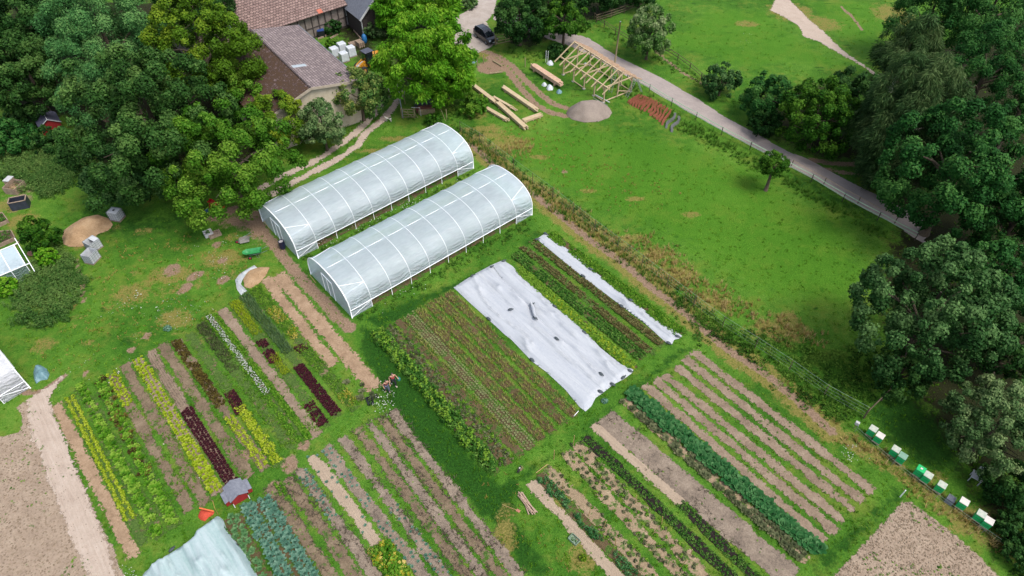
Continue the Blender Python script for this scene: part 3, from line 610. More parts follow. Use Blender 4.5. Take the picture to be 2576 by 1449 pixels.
def rosette(n, ln, wd, tilt, seed, layers=1, curl=.0):
    r = np.random.default_rng(seed); V, F, v = [], [], []
    for i in range(n):
        lay = i*layers//n; a = i*2.399+r.random()*.4; t = tilt+lay*.35+r.normal()*.08; l = ln*(1-.22*lay)*(.85+.3*r.random()); w_ = wd*(.85+.3*r.random())/2
        ca, sa = math.cos(a), math.sin(a); ct, st = math.cos(t), math.sin(t)
        def q(u, s, dz=0): return (ca*u*ct-sa*s, sa*u*ct+ca*s, u*st+dz+.02)
        o = len(V); V += [q(l*.08, 0), q(l*.5, w_, .02), q(l*.5, 0, -.0), q(l*.5, -w_, .02), q(l, w_*.45, -curl), q(l, -w_*.45, -curl)]
        F += [(o, o+1, o+2, o+3), (o+3, o+2, o+1, o+1)][:1]+[(o+1, o+4, o+5, o+3)]; c = .35+.4*r.random(); v += [c*.6, c, c*.75, c, c+.1, c+.1]
    return np.array(V), np.array(F), np.array(v)
def Dsample(n, poly=None, avoid=True, ext=60):
    if poly is None: x = rng.uniform(-ext, 2576+ext, n); y = rng.uniform(-30, 1449+ext, n); p = np.column_stack([x, y])
    else:
        poly = np.array(poly, float); lo, hi = poly.min(0), poly.max(0); p = rng.uniform(lo, hi, (int(n*(hi-lo).prod()/max(1, abs(_area(poly)))), 2)); p = p[sdist(p, poly) > 0]
    g = Pn(p)
    if avoid and len(SOILS):
        ok = np.ones(len(g), bool)
        for s in SOILS:
            lo, hi = s.min(0), s.max(0); m = ok & (g[:, 0] > lo[0]) & (g[:, 0] < hi[0]) & (g[:, 1] > lo[1]) & (g[:, 1] < hi[1]); i = np.where(m)[0]
            if len(i): ok[i[sdist(g[i], s) > .02]] = False
        g = g[ok]
    return g
def _area(p): x, y = p[:, 0], p[:, 1]; return .5*np.sum(x*np.roll(y, -1)-y*np.roll(x, -1))
M_gr = leafmat('grass blades', C(66, 116, 20), C(102, 158, 34), C(146, 188, 60), rough=.8, trans=.35)
M_lush = leafmat('lush grass blades', C(50, 98, 30), C(84, 138, 44), C(134, 170, 72), rough=.8, trans=.35)
M_dryg = leafmat('dry grass blades', C(150, 140, 62), C(206, 178, 110), C(236, 210, 156), rough=.9, trans=.3)
M_weed = leafmat('nettle leaves', C(36, 74, 30), C(76, 122, 54), C(130, 164, 86), rough=.8, trans=.3)
M_bram = leafmat('bramble leaves', C(22, 50, 16), C(66, 114, 34), C(124, 164, 62), rough=.8, trans=.3)
TG = [tuft(7, .13, .05, .09, i) for i in range(5)]; TT = [tuft(8, .42, .05, .2, i+9) for i in range(5)]
g = Dsample(60000); k = (vn(g[:, 0]*.5, g[:, 1]*.5)+rng.random(len(g))*.5) > .55; g = g[k][::4]
scatter('short_grass', TG, g, M_gr, vj=.4, vb=(fbm(g[:, 0]*.25, g[:, 1]*.25)-.5)*.8, kind='stuff', zz=0)
def fringe(polys, dens, soft=.7):
    """random points, dens per square metre, thinning out raggedly across the outline"""
    out = []
    for p in polys:
        q = Pn(np.array(p, float)); lo, hi = q.min(0)-soft, q.max(0)+soft; n = int(dens*(hi-lo).prod()); g = rng.uniform(lo, hi, (n, 2))
        d = sdist(g, q)+(fbm(g[:, 0]*.8, g[:, 1]*.8)-.5)*2.2*soft+rng.normal(size=n)*soft*.35; g = g[d > 0]
        ok = np.ones(len(g), bool)
        for s in SOILS:
            a, b = s.min(0), s.max(0); i = np.where(ok & (g[:, 0] > a[0]) & (g[:, 0] < b[0]) & (g[:, 1] > a[1]) & (g[:, 1] < b[1]))[0]
            if len(i): ok[i[sdist(g[i], s) > .02]] = False
        out.append(g[ok])
    return np.vstack(out)
HEDGE = [(1150, 330), (1190, 325), (1300, 420), (1420, 505), (1560, 610), (1700, 715), (1850, 830), (2000, 940), (2170, 1045), (2120, 1075), (1990, 965), (1830, 860), (1700, 760), (1540, 640), (1400, 535), (1240, 425)]
tall = fringe([HEDGE, [(1390, 40), (1420, 90), (1560, 200), (1720, 300), (1900, 400), (2060, 490), (2240, 590), (2230, 610), (2040, 500), (1880, 412), (1700, 318), (1540, 215)]], 9)
scatter('tall_grass', TT, tall, M_lush, vj=.6, kind='stuff', zz=0)
dry = fringe([[(1170, 330), (1250, 365), (1340, 350), (1330, 400), (1260, 395), (1300, 435), (1400, 500), (1540, 600), (1660, 690), (1620, 690), (1500, 605), (1380, 515), (1260, 430)], [(1560, 600), (1640, 590), (1740, 660), (1740, 720), (1660, 700)], [(1680, 700), (1830, 720), (1890, 770), (1830, 790), (1720, 750)], [(1880, 790), (1960, 790), (2050, 830), (2060, 870), (1960, 860)],
              [(2100, 1085), (2180, 1110), (2300, 1190), (2470, 1330), (2560, 1390), (2560, 1410), (2440, 1350), (2330, 1270), (2200, 1170)]], 10, 1.0)
scatter('dry_grass', TT, dry, M_dryg, vj=.7, scl=.6+.5*rng.random(len(dry)), kind='stuff', zz=0)
dg2 = fringe([[(300, 600), (620, 600), (640, 740), (330, 900), (100, 960), (200, 760)], [(1240, 330), (1340, 300), (1700, 480), (1620, 520), (1400, 470)], [(1250, 1220), (1480, 1449), (1230, 1449)]], 1.6, 2)
scatter('dry_grass', TG, dg2, M_dryg, vj=.5, vb=np.full(len(dg2), -.3), kind='stuff', zz=0)
br = fringe([[(1780, 800), (1900, 850), (1960, 850), (2060, 880), (2180, 870), (2230, 960), (2150, 1045), (2060, 985), (1950, 900), (1850, 835)], [(1690, 745), (1780, 805), (1900, 900), (2060, 1010), (2140, 1060), (2110, 1075), (2000, 990), (1840, 870)], [(2500, 1200), (2576, 1180), (2576, 1449), (2540, 1449)]], 7, 1.0)
scatter('bramble_thicket', [bush(26, .34, .4, .15, i) for i in range(4)], br, M_bram, vj=.5, vb=(fbm(br[:, 0]*.5, br[:, 1]*.5)-.5)*1.2, kind='stuff', zz=0)
nt_ = fringe([[(0, 360), (60, 390), (150, 350), (215, 380), (225, 420), (130, 505), (60, 480), (0, 440)], [(60, 790), (10, 740), (30, 700), (130, 640), (190, 650), (215, 720), (170, 800), (120, 820), (40, 815)], [(0, 300), (60, 320), (40, 400), (0, 400)]], 20, .8)
scatter('nettle_patch', [bush(30, .22, .95, .17, i+5, .4, .2) for i in range(4)], nt_, M_weed, vj=.4, vb=(fbm(nt_[:, 0]*.4, nt_[:, 1]*.4)-.5)*.9, kind='stuff', zz=0)
wd = fringe([[(640, 480), (820, 390), (900, 360), (900, 330), (760, 420), (640, 470)], [(840, 330), (950, 250), (960, 240), (940, 300), (860, 350)], [(1020, 300), (1160, 270), (1200, 290), (1150, 320), (1060, 300)], [(940, 800), (980, 780), (1340, 580), (1360, 560), (1200, 610)], [(770, 640), (800, 640), (1190, 440), (1200, 455), (1000, 560)], [(1700, 790), (1800, 850), (1790, 880), (1730, 850)],
             [(950, 980), (990, 1000), (980, 1060), (940, 1020)], [(1560, 230), (1900, 420), (1890, 430), (1550, 245)], [(1390, 130), (1280, 120), (1290, 150), (1400, 160)], [(1640, 150), (1560, 110), (1480, 60), (1500, 60), (1700, 160), (1860, 260), (1850, 270)]], 4, .6)
scatter('weeds', [bush(12, .2, .26, .14, i+15) for i in range(4)], wd, M_bram, vj=.7, kind='stuff', zz=0)
# white flowering weeds
M_petal = leafmat('white petals', C(190, 200, 180), C(225, 230, 220), C(250, 250, 245), rough=.8)
def flowers(polys, n, mat, size=.07, z=.25, name='wild_flowers', cl=.0):
    p = fringe(polys, n); m = fbm(p[:, 0]*.9+5, p[:, 1]*.9) > cl; p = p[m]; q = np.column_stack([p, z*(.5+.7*rng.random(len(p)))])
    V, F = leaf_quads(q, np.tile([[0, 0, 1.]], (len(q), 1))+rng.normal(size=(len(q), 3))*.25, size, .9, rng)
    tag(mesh_np(name, V, F, mat, np.repeat(rng.random(len(q)), 4)), kind='stuff')
flowers([[(325, 745), (420, 725), (425, 750), (400, 775), (340, 775)]], 26, M_petal, .1, .3, cl=.45)
flowers([[(520, 640), (560, 600), (600, 600), (560, 700), (500, 700)], [(460, 620), (500, 610), (510, 650), (470, 660)]], 7, M_petal, .09, .25, cl=.45)
flowers([[(200, 760), (600, 740), (640, 780), (430, 870), (180, 980), (100, 1010), (120, 960), (300, 850)]], 5, M_petal, .07, .15, cl=.58)
flowers([[(930, 790), (1060, 715), (1065, 725), (985, 770), (935, 800)], [(800, 620), (1190, 440), (1195, 450), (800, 640)]], 9, M_petal, .09, .35, cl=.42)
flowers([[(955, 980), (990, 975), (990, 1065), (945, 1040)]], 26, M_petal, .1, .5)
flowers([[(2125, 1135), (2145, 1130), (2148, 1155), (2130, 1160)], [(2172, 1160), (2188, 1160), (2185, 1170), (2172, 1170)], [(310, 1430), (330, 1430), (332, 1446), (308, 1446)]], 30, M_petal, .09, .4)
flowers([[(1800, 870), (1860, 920), (2000, 1020), (2100, 1100), (2080, 1100), (1980, 1020), (1840, 925)], [(1850, 60), (1900, 60), (1900, 130), (1840, 130)]], 3, M_petal, .06, .2, cl=.55)
# ------------------------------------------------------------- polytunnels
def filmmat(name, col, alpha=.7, wr=1.0, trans=.35):
    m, n, b = newmat(name); tc = nd(n, 'TexCoord').outputs['Object']
    b.inputs['Base Color'].default_value = col; b.inputs['Roughness'].default_value = .22; b.inputs['Specular IOR Level'].default_value = .7
    sx = nd(n, 'SeparateXYZ'); L(n, tc, sx.inputs[0])
    mp = nd(n, 'Mapping'); mp.inputs['Scale'].default_value = (.4, 1.2, 4.5); L(n, tc, mp.inputs[0])
    nz = noise(n, mp.outputs[0], 2.0, 5, .6, 1.2); n2 = noise(n, tc, .8, 3, .5)
    low = sstep(n, sx.outputs[2], 2.5, 1.0)
    fx = mth(n, 'FRACT', mth(n, 'DIVIDE', sx.outputs[0], 2.17)); sw = mth(n, 'MULTIPLY', mth(n, 'MULTIPLY', fx, mth(n, 'SUBTRACT', 1.0, fx)), 4.0)
    ph = mth(n, 'ADD', mth(n, 'MULTIPLY', sx.outputs[2], 19.0), mth(n, 'ADD', mth(n, 'MULTIPLY', sw, 5.5), mth(n, 'MULTIPLY', noise(n, tc, 1.1, 4, .6, .8), 16.0)))
    swag = mth(n, 'MULTIPLY', mth(n, 'SINE', ph), mth(n, 'MULTIPLY', low, mth(n, 'ADD', .25, sw)))
    h = mth(n, 'ADD', mth(n, 'MULTIPLY', nz, mth(n, 'ADD', mth(n, 'MULTIPLY', low, .5), .3)), mth(n, 'MULTIPLY', swag, .22))
    bump(n, h, 1.0, .22*wr, b)
    tr = nd(n, 'BsdfTranslucent'); tr.inputs[0].default_value = col
    m1 = nd(n, 'MixShader'); m1.inputs[0].default_value = trans; L(n, b.outputs[0], m1.inputs[1]); L(n, tr.outputs[0], m1.inputs[2])
    tp = nd(n, 'BsdfTransparent'); tp.inputs[0].default_value = (.92, .97, 1, 1)
    m2 = nd(n, 'MixShader'); L(n, mth(n, 'ADD', alpha-.16, mth(n, 'MULTIPLY', mth(n, 'ADD', n2, nz), .16)), m2.inputs[0]); L(n, tp.outputs[0], m2.inputs[1]); L(n, m1.outputs[0], m2.inputs[2])
    L(n, m2.outputs[0], n.nodes['Material Output'].inputs[0]); return m
M_film = filmmat('tunnel film', C(226, 240, 250, 1.5), .57)
M_filmw = filmmat('milky tunnel film', C(232, 234, 242, 1.2), .9)
M_filmc = filmmat('clear tunnel film', C(190, 220, 215), .45, .5)
M_white = pmat('white tube', C(250, 252, 255, 1.5), C(236, 240, 246, 1.4), scale=2, rough=.4, bs=0)
M_galv = pmat('galvanised steel', C(170, 176, 182), C(130, 136, 144), scale=6, rough=.4, metal=.4, bs=0)
def arch(w_, t, h=3.4, rail=.95):
    """cross-section point for t in 0..pi, right rail to left rail"""
    c, s_ = math.cos(t), math.sin(t)
    y = w_/2*math.copysign(abs(c)**.86, c); z = rail+(h-rail)*abs(s_)**.82
    return y, z
def tunnel(FR, BR, w_, h, nb, label, film=M_film, front=True, ridge=True, open_side=True, extra=0):
    A, B = P(*FR), P(*BR); Ln = (B-A).length; d = (B-A)/Ln; an = math.atan2(d.y, d.x)
    if extra: A = A-d*extra; Ln += extra
    o = A+Vector((-d.y, d.x, 0))*w_/2
    t = thing('polytunnel', label, 'polytunnel', (o.x, o.y, 0), an, 'polytunnels of the garden')
    NX, NT = nb*8, 40; V = []; bay = Ln/nb
    for i in range(NX+1):
        x = Ln*i/NX; fr = (i % 8)/8; sag = math.sin(math.pi*fr)
        for j in range(NT+1):
            tt = math.pi*j/NT; y, z = arch(w_, tt, h); k = 1-.012*sag*(1+.5*math.sin(j*1.7+i//8))
            lowf = max(0, 1-(z-.95)/.9); wob = lowf*.05*sag*math.sin(j*2.6+i*.5)
            V.append((x, y*k+math.copysign(wob, y), .95+(z-.95)*(1-.018*sag)))
    V = np.array(V); ii = np.arange(NX)[:, None]*(NT+1)+np.arange(NT)[None]
    F = np.stack([ii, ii+NT+1, ii+NT+2, ii+1], 2).reshape(-1, 4)
    mesh_np('cover_film', V, F, film, parent=t, smooth=True)
    for x, nm in ((0, 'f'), (Ln, 'b')):
        if nm == 'f' and not front: continue
        e = MB(); pts = [(x, w_/2, 0)]+[(x, arch(w_, math.pi*j/20, h)[0], arch(w_, math.pi*j/20, h)[1]) for j in range(21)]+[(x, -w_/2, 0)]
        pts = [(x, -p[1], p[2]) for p in pts]; nn = len(pts); e.v = [Vector(p) for p in pts]; e.f = [list(range(nn))]; e.m = [e.mi(film)]
        ew = e.build('end_wall', t)
        e = MB(); dd = .02 if nm == 'b' else -.02
        for a, b in (((x+dd, -.9, 0), (x+dd, -.9, 2.3)), ((x+dd, .9, 0), (x+dd, .9, 2.3)), ((x+dd, -.9, 2.3), (x+dd, .9, 2.3)), ((x+dd, 0, 0), (x+dd, 0, 2.3))): e.beam(a, b, .07, .05, M_white)
        e.build('door_frame', ew)
    for i in range(nb+1):                        # hoops, outside the film by a few mm
        e = MB(); x = bay*i; r = .05 if i in (0, nb) else .02; pr = .02
        ins = 0 if i in (0, nb) else .008; pts = [(x, (arch(w_, math.pi*j/28, h)[0])*(1.004-ins*.5), arch(w_, math.pi*j/28, h)[1]+.012-ins*1.5) for j in range(29)]
        e.tube([(x, pts[0][1], 0)]+pts+[(x, pts[-1][1], 0)], r, M_white, 6); e.build('hoop', t, smooth=True)
    e = MB(); e.tube([(0, 0, h-.04), (Ln, 0, h-.04)], .025, M_white, 6); e.build('ridge_pole', t)
    for s in (-1, 1):
        e = MB(); e.tube([(0, s*(w_/2+.02), .95), (Ln, s*(w_/2+.02), .95)], .035, M_white, 6); e.build('side_rail', t)
        for x0, x1 in ((0, bay), (Ln-bay, Ln)):
            e = MB(); e.add([(x0, s*w_/2, 0), (x1, s*w_/2, 0), (x1, s*w_/2, .95), (x0, s*w_/2, .95)], [(0, 1, 2, 3)], film); e.build('side_skirt', t)
    for x0, sx in ((0, 1), (Ln, -1)):
        for s in (-1, 1):
            e = MB(); y1, z1 = arch(w_, math.pi*(.22 if s > 0 else .78), h); yb, zb = arch(w_, math.pi*(.30 if s > 0 else .70), h); y0, z0 = arch(w_, math.pi*.02 if s > 0 else math.pi*.98, h)
            for a, b in (((x0+sx*.05, yb*.99, zb), (x0+sx*bay, y1, z1)), ((x0+sx*.05, y1*1.02, z1-.3), (x0+sx*bay, y1, z1)), ((x0+sx*.1, y0, .2), (x0+sx*bay, y1, z1)), ((x0+sx*.05, y0*1.01, .12), (x0+sx*bay, y0*1.01, .95))): e.tube([a, b], .022, M_white, 5)
            e.build('brace', t)
    return t, A, d, Ln
TUN = []
TUN.append(tunnel((886, 800), (1338, 541), 7.3, 3.4, 10, 'long polytunnel nearer the camera, beside the white crop cover')+(7.3,))
TUN.append(tunnel((751, 650), (1191, 424), 7.3, 3.4, 10, 'long polytunnel farther back, between the other tunnel and the farm track')+(7.3,))
TUN.append(tunnel((38, 999), (76, 976), 8.0, 3.3, 5, 'milky white polytunnel cut off by the left edge', M_filmw, front=False, extra=9)+(8.0,))
M_brown = pmat('plywood board', C(190, 158, 136), C(160, 126, 104), scale=4, rough=.8)
# soil and crops inside the two long tunnels, plants along their sides
M_veg = leafmat('vegetable leaves', C(24, 62, 22), C(64, 120, 40), C(128, 174, 76))
for t, A, d, Ln, w_ in TUN[:2]:
    nn = Vector((-d.y, d.x, 0))
    c = [A+nn*.1, A+d*Ln+nn*.1, A+d*Ln+nn*(w_-.1), A+nn*(w_-.1)]
    sheet('tunnel_soil', np.array([v.to_2d() for v in c]), M_bedd, z=.02, relief=.03, res=.4, ext=.2)
    ps = []
    for k in range(6):
        n_ = int(Ln/.4); u = np.linspace(.4, Ln-.4, n_)+rng.random(n_)*.1; q = A+nn*(.9+k*1.1)
        ps.append(np.column_stack([q.x+d.x*u, q.y+d.y*u]))
    scatter('tunnel_crops', [bush(30, .32, .6 if True else .3, .16, i) for i in range(3)], np.vstack(ps), M_veg, kind='stuff')
    n_ = 110; u = rng.random(n_)*Ln; v = -.25-.5*rng.random(n_)
    scatter('tunnel_edge_weeds', [bush(14, .18, .28, .13, i) for i in range(3)], np.column_stack([A.x+d.x*u+nn.x*v, A.y+d.y*u+nn.y*v]), M_bram, vj=.6, kind='stuff')
# ------------------------------------------------------------- farm buildings
def tilemat(name, c1, c2, c3, rz, sc=3.2, moss=None, mossamt=.5, wear=.5):
    m, n, b = newmat(name); pos = nd(n, 'TexCoord').outputs['Object']
    br = nd(n, 'TexBrick'); br.inputs['Scale'].default_value = 1; br.inputs['Mortar Size'].default_value = .035; br.inputs['Mortar Smooth'].default_value = .3
    br.inputs['Brick Width'].default_value = .42; br.inputs['Row Height'].default_value = .33; br.inputs['Color1'].default_value = c1; br.inputs['Color2'].default_value = c2; br.inputs['Mortar'].default_value = c3
    mp = nd(n, 'Mapping'); mp.inputs['Rotation'].default_value = (0, 0, rz); L(n, pos, mp.inputs[0]); L(n, mp.outputs[0], br.inputs[0])
    nz = noise(n, mp.outputs[0], .55, 5, .65); nf = noise(n, mp.outputs[0], 4.5, 5, .75)
    k = mth(n, 'ADD', mth(n, 'MULTIPLY', nz, .6), mth(n, 'MULTIPLY', nf, .6))
    col = mixc(n, mth(n, 'MULTIPLY', sstep(n, nf, .5, .62), wear), br.outputs[0], c3)
    if moss:
        sp = noise(n, mp.outputs[0], 2.6, 6, .8); mk = mth(n, 'MULTIPLY', sstep(n, k, .72-mossamt*.4, .84-mossamt*.4), sstep(n, sp, .40, .47))
        col = mixc(n, mk, col, ramp(n, sp, [(.42, moss), (.6, tuple(v*1.5 for v in moss[:3])+(1,))]).outputs[0])
    L(n, col, b.inputs['Base Color']); b.inputs['Roughness'].default_value = .9
    bump(n, mth(n, 'ADD', br.outputs['Fac'], mth(n, 'MULTIPLY', nf, -.6)), -.7, .06, b); return m
M_roofA = tilemat('grey pink roof tiles', C(172, 156, 154), C(132, 118, 118), C(78, 64, 68), 0)
M_roofM = tilemat('mossy roof tiles', C(150, 128, 130), C(118, 96, 100), C(60, 44, 46), 0, moss=C(70, 48, 28), mossamt=.85)
M_roofB = tilemat('pink roof tiles', C(176, 148, 140), C(142, 116, 110), C(66, 50, 46), 0, wear=.8)
M_cream = pmat('cream render', C(226, 214, 190), C(204, 190, 164), scale=2, rough=.9, bs=.1)
M_trimc = pmat('cream verge board', C(204, 192, 174), C(176, 160, 140), scale=3, rough=.8)
M_dkwood = pmat('dark weathered timber', C(92, 82, 78), C(48, 40, 38), scale=3, rough=.9, streak=(1, 1, 6))
M_grwall = pmat('grey plaster infill', C(168, 156, 148), C(120, 108, 102), scale=2, rough=.95)
M_slate = pmat('grey slate roof', C(128, 134, 146), C(96, 100, 112), scale=4, rough=.7)
M_whitew = pmat('white painted wood', C(226, 228, 230), C(196, 198, 200), scale=3, rough=.6, bs=.1)
M_glass = pmat('skylight glass', C(206, 216, 222), C(180, 192, 200), scale=2, rough=.15, bs=0)
def plane_thick(mb, c4, th, mat):
    a, b, c, d = [Vector(v) for v in c4]; n = (b-a).cross(d-a).normalized()
    if n.z < 0: n = -n
    vs = [a, b, c, d]+[v-n*th for v in (a, b, c, d)]
    mb.add(vs, [(0, 1, 2, 3), (7, 6, 5, 4), (0, 4, 5, 1), (1, 5, 6, 2), (2, 6, 7, 3), (3, 7, 4, 0)], mat)
RD = R(-53.4); hr = 6.5; R1, R2 = P(644, 90, hr), P(781, 221, hr); Lr = (R2-R1).length
b1 = thing('barn', 'barn with grey-pink tiled slope, mossy brown slope and cream gable', 'barn', (R2.x, R2.y, 0), RD)
# local: x along ridge (camera end = 0, far end = -Lr-2), y towards right of picture
LX = -Lr-2.0; wr_, wl_ = 6.1, 6.6; zr, zl = hr-6.1*math.tan(R(10)), hr-6.6*math.tan(R(18))
mb = MB(); plane_thick(mb, [(0, 0, hr), (0, wr_, zr), (LX, wr_, zr), (LX, 0, hr)], .14, M_roofA); rf = mb.build('roof', b1); rf['label'] = 'grey-pink tiled right roof slope'
mb = MB(); plane_thick(mb, [(0, 0, hr), (LX, 0, hr), (LX, -wl_, zl), (0, -wl_, zl)], .14, M_roofM); rf2 = mb.build('roof', b1); rf2['label'] = 'moss covered brown left roof slope'
mb = MB()
for i in range(46): 
    x = LX+(i+.5)*(-LX)/46; mb.tube([(x-.2, 0, hr+.05), (x+.2, 0, hr+.09)], .1, M_roofA, 8)
mb.build('ridge_tiles', b1, smooth=True)
mb = MB(); plane_thick(mb, [(-5.4, .35, hr-.02), (-5.4, 2.0, hr-1.9*math.tan(R(10))+.02), (-6.0, 2.0, hr-1.9*math.tan(R(10))+.02), (-6.0, .35, hr-.02)], .06, M_glass); mb.build('skylight', rf)
mb = MB(); e = .35
mb.add([(-e, -wl_+.4, 0), (-e, wr_-.4, 0), (-e, wr_-.4, zr-.1), (-e, 0, hr-.25), (-e, -wl_+.4, zl-.05)], [(0, 1, 2, 3, 4)], M_cream)
mb.add([(LX, wr_-.4, 0), (-e, wr_-.4, 0), (-e, wr_-.4, zr-.1), (LX, wr_-.4, zr-.1)], [(3, 2, 1, 0)], M_cream)
mb.add([(LX, -wl_+.4, 0), (-e, -wl_+.4, 0), (-e, -wl_+.4, zl-.1), (LX, -wl_+.4, zl-.1)], [(0, 1, 2, 3)], M_cream)
mb.build('wall', b1)
mb = MB(); mb.beam((.03, 0, hr-.12), (.03, wr_, zr-.12), .05, .3, M_trimc); mb.beam((.03, 0, hr-.12), (.03, -wl_, zl-.12), .05, .3, M_trimc); mb.build('verge_board', b1)
mb = MB(); mb.tube([(0, wr_+.06, zr-.05), (LX, wr_+.06, zr-.05)], .07, M_galv, 6); mb.build('gutter', b1)
E1, E2 = P(636, 90, 3.4), P(868, 14, 3.4); eL = (E2-E1).length; ea = math.atan2(E2.y-E1.y, E2.x-E1.x)
b2 = thing('barn', 'large old barn with pink tiled roof and timber wall at the top edge', 'barn', (E1.x, E1.y, 0), ea)
mb = MB(); X0, X1 = -7.5, eL+.4
plane_thick(mb, [(X0, 0, 3.4), (X1, 0, 3.4), (X1, 8.5, 8.6), (X0, 8.5, 8.6)], .16, M_roofB); r2 = mb.build('roof', b2)
mb = MB(); plane_thick(mb, [(X0, 8.5, 8.6), (X1, 8.5, 8.6), (X1, 17, 3.4), (X0, 17, 3.4)], .16, M_roofB); mb.build('roof', b2)
for x, y in ((3.5-6, 1.3), (8.2, 3.5)):
    mb = MB(); z = 3.4+y*5.2/8.5; s_ = 5.2/8.5; plane_thick(mb, [(x, y, z+.07), (x+.6, y, z+.07), (x+.6, y+.7, z+.07+.7*s_), (x, y+.7, z+.07+.7*s_)], .1, M_glass); mb.build('skylight', r2)
mb = MB(); mb.box(((X0+X1)/2, .75, 1.65), (X1-X0-.6, .2, 3.3), M_grwall); mb.box((X0+.3, 8.5, 1.65), (.2, 15.4, 3.3), M_grwall); mb.box((X1-.3, 8.5, 1.65), (.2, 15.4, 3.3), M_grwall); mb.box(((X0+X1)/2, 16.2, 1.65), (X1-X0-.6, .2, 3.3), M_grwall)
for x in (X0+.3, X1-.3): mb.add([(x, .7, 3.3), (x, 16.3, 3.3), (x, 8.5, 8.4)], [(0, 1, 2)], M_grwall)
w2 = mb.build('wall', b2)
for i in range(9): 
    mb = MB(); x = X1-.4-i*1.05; mb.box((x, .62, 1.65), (.16, .1, 3.3), M_dkwood); mb.build('timber_post', b2)
mb = MB()
for z in (.2, 1.5, 3.1): mb.box(((X1+X1-9)/2, .63, z), (9, .08, .14), M_dkwood)
mb.build('timber_rail', b2)
mb = MB(); plane_thick(mb, [(X1-4.6, .02, 3.45), (X1-3.9, .02, 3.45), (X1-3.9, .6, 3.8), (X1-4.6, .6, 3.8)], .05, pmat('terracotta tile', C(214, 120, 92), C(190, 100, 76), scale=3)); mb.build('patch_tiles', b2)
w0, w1 = P(861, 52), P(914, 95); wa = math.atan2(w1.y-w0.y, w1.x-w0.x)
b3 = thing('barn', 'dark timber wing with grey roof half hidden by walnut leaves', 'barn', (w0.x, w0.y, 0), wa)
mb = MB(); mb.box((2.4, .1, 1.5), (9.4, .2, 3.0), M_dkwood); mb.box((7.0, 4.0, 1.5), (.2, 7.8, 3.0), M_dkwood); mb.add([(7.0, 0, 3.0), (7.0, 8, 3.0), (7.0, 4, 6.6)], [(0, 1, 2)], M_dkwood); mb.build('wall', b3)
mb = MB(); plane_thick(mb, [(-3, -.4, 2.9), (7.5, -.4, 2.9), (7.5, 4, 6.8), (-3, 4, 6.8)], .14, M_slate); mb.build('roof', b3)
mb = MB(); plane_thick(mb, [(-3, 8.4, 2.9), (7.5, 8.4, 2.9), (7.5, 4, 6.8), (-3, 4, 6.8)], .14, M_slate); mb.build('roof', b3)
mb = MB(); mb.beam((7.55, -.45, 2.9), (7.55, 4, 6.85), .06, .25, M_whitew); mb.beam((7.55, 8.4, 2.9), (7.55, 4, 6.85), .06, .25, M_whitew); mb.build('verge_board', b3)
for x in (2.0, 7.05):
    mb = MB(); mb.box((x, -.05, 1.5), (.25, .1, 3), M_whitew); mb.build('corner_post', b3)
# hut builder
def hut(label, x, y, rz, sx, sy, h, pitch, roofm, wallm, trim, wings=False):
    p = P(x, y); t = thing('animal_hut', label, 'hut', (p.x, p.y, 0), rz)
    z0 = .0; hx, hy = sx/2, sy/2; rh = hy*math.tan(R(pitch))
    mb = MB(); mb.box((0, 0, h/2), (sx, sy, h), wallm); mb.add([(hx, -hy, h), (hx, hy, h), (hx, 0, h+rh)], [(0, 1, 2)], wallm); mb.add([(-hx, -hy, h), (-hx, hy, h), (-hx, 0, h+rh)], [(2, 1, 0)], wallm); mb.build('wall', t)
    for s in (-1, 1):
        mb = MB(); ov = .12; k = (hy+ov)/hy; plane_thick(mb, [(-hx-ov, 0, h+rh+.05), (hx+ov, 0, h+rh+.05), (hx+ov, s*hy*k, h+rh+.05-rh*k), (-hx-ov, s*hy*k, h+rh+.05-rh*k)], .04, roofm); mb.build('roof', t)
    if trim:
        mb = MB(); mb.tube([(-hx-.14, 0, h+rh+.07), (hx+.14, 0, h+rh+.07)], .04, trim, 5)
        for s in (-1, 1): mb.beam((hx+.14, 0, h+rh+.04), (hx+.14, s*(hy+.12), h+.0), .04, .08, trim)
        mb.build('roof_trim', t)
    return t, hx, hy, h, rh
M_red = pmat('red painted wood', C(176, 44, 48), C(150, 34, 40), scale=3, rough=.6, bs=.1)
M_felt = pmat('grey roofing felt', C(150, 154, 166), C(118, 122, 136), scale=5, rough=.85)
M_feltd = pmat('dark roofing felt', C(86, 88, 112), C(60, 62, 84), scale=5, rough=.85)
t, hx, hy, h, rh = hut('red chicken hut with grey felt roof and side flaps, below the dark red lettuces', 600, 1246, R(-52), 1.2, 1.1, .8, 30, M_felt, M_red, None)
for s in (-1, 1):
    mb = MB(); plane_thick(mb, [(-.5, s*.62, .72), (.45, s*.62, .72), (.45, s*1.0, .6), (-.5, s*1.0, .6)], .04, M_felt); mb.build('nest_lid', t)
    mb = MB(); mb.box((0, s*.78, .35), (.85, .36, .45), M_red); mb.build('nest_box', t)
    mb = MB(); mb.box((.78, s*.55, .28), (.34, .05, .05), M_whitew); mb.build('handle', t)
hut('small red hut with dark roof and white trim in the shade at the left edge', 130, 322, R(-52), 2.6, 2.2, 1.1, 34, M_feltd, M_red, M_whitew)
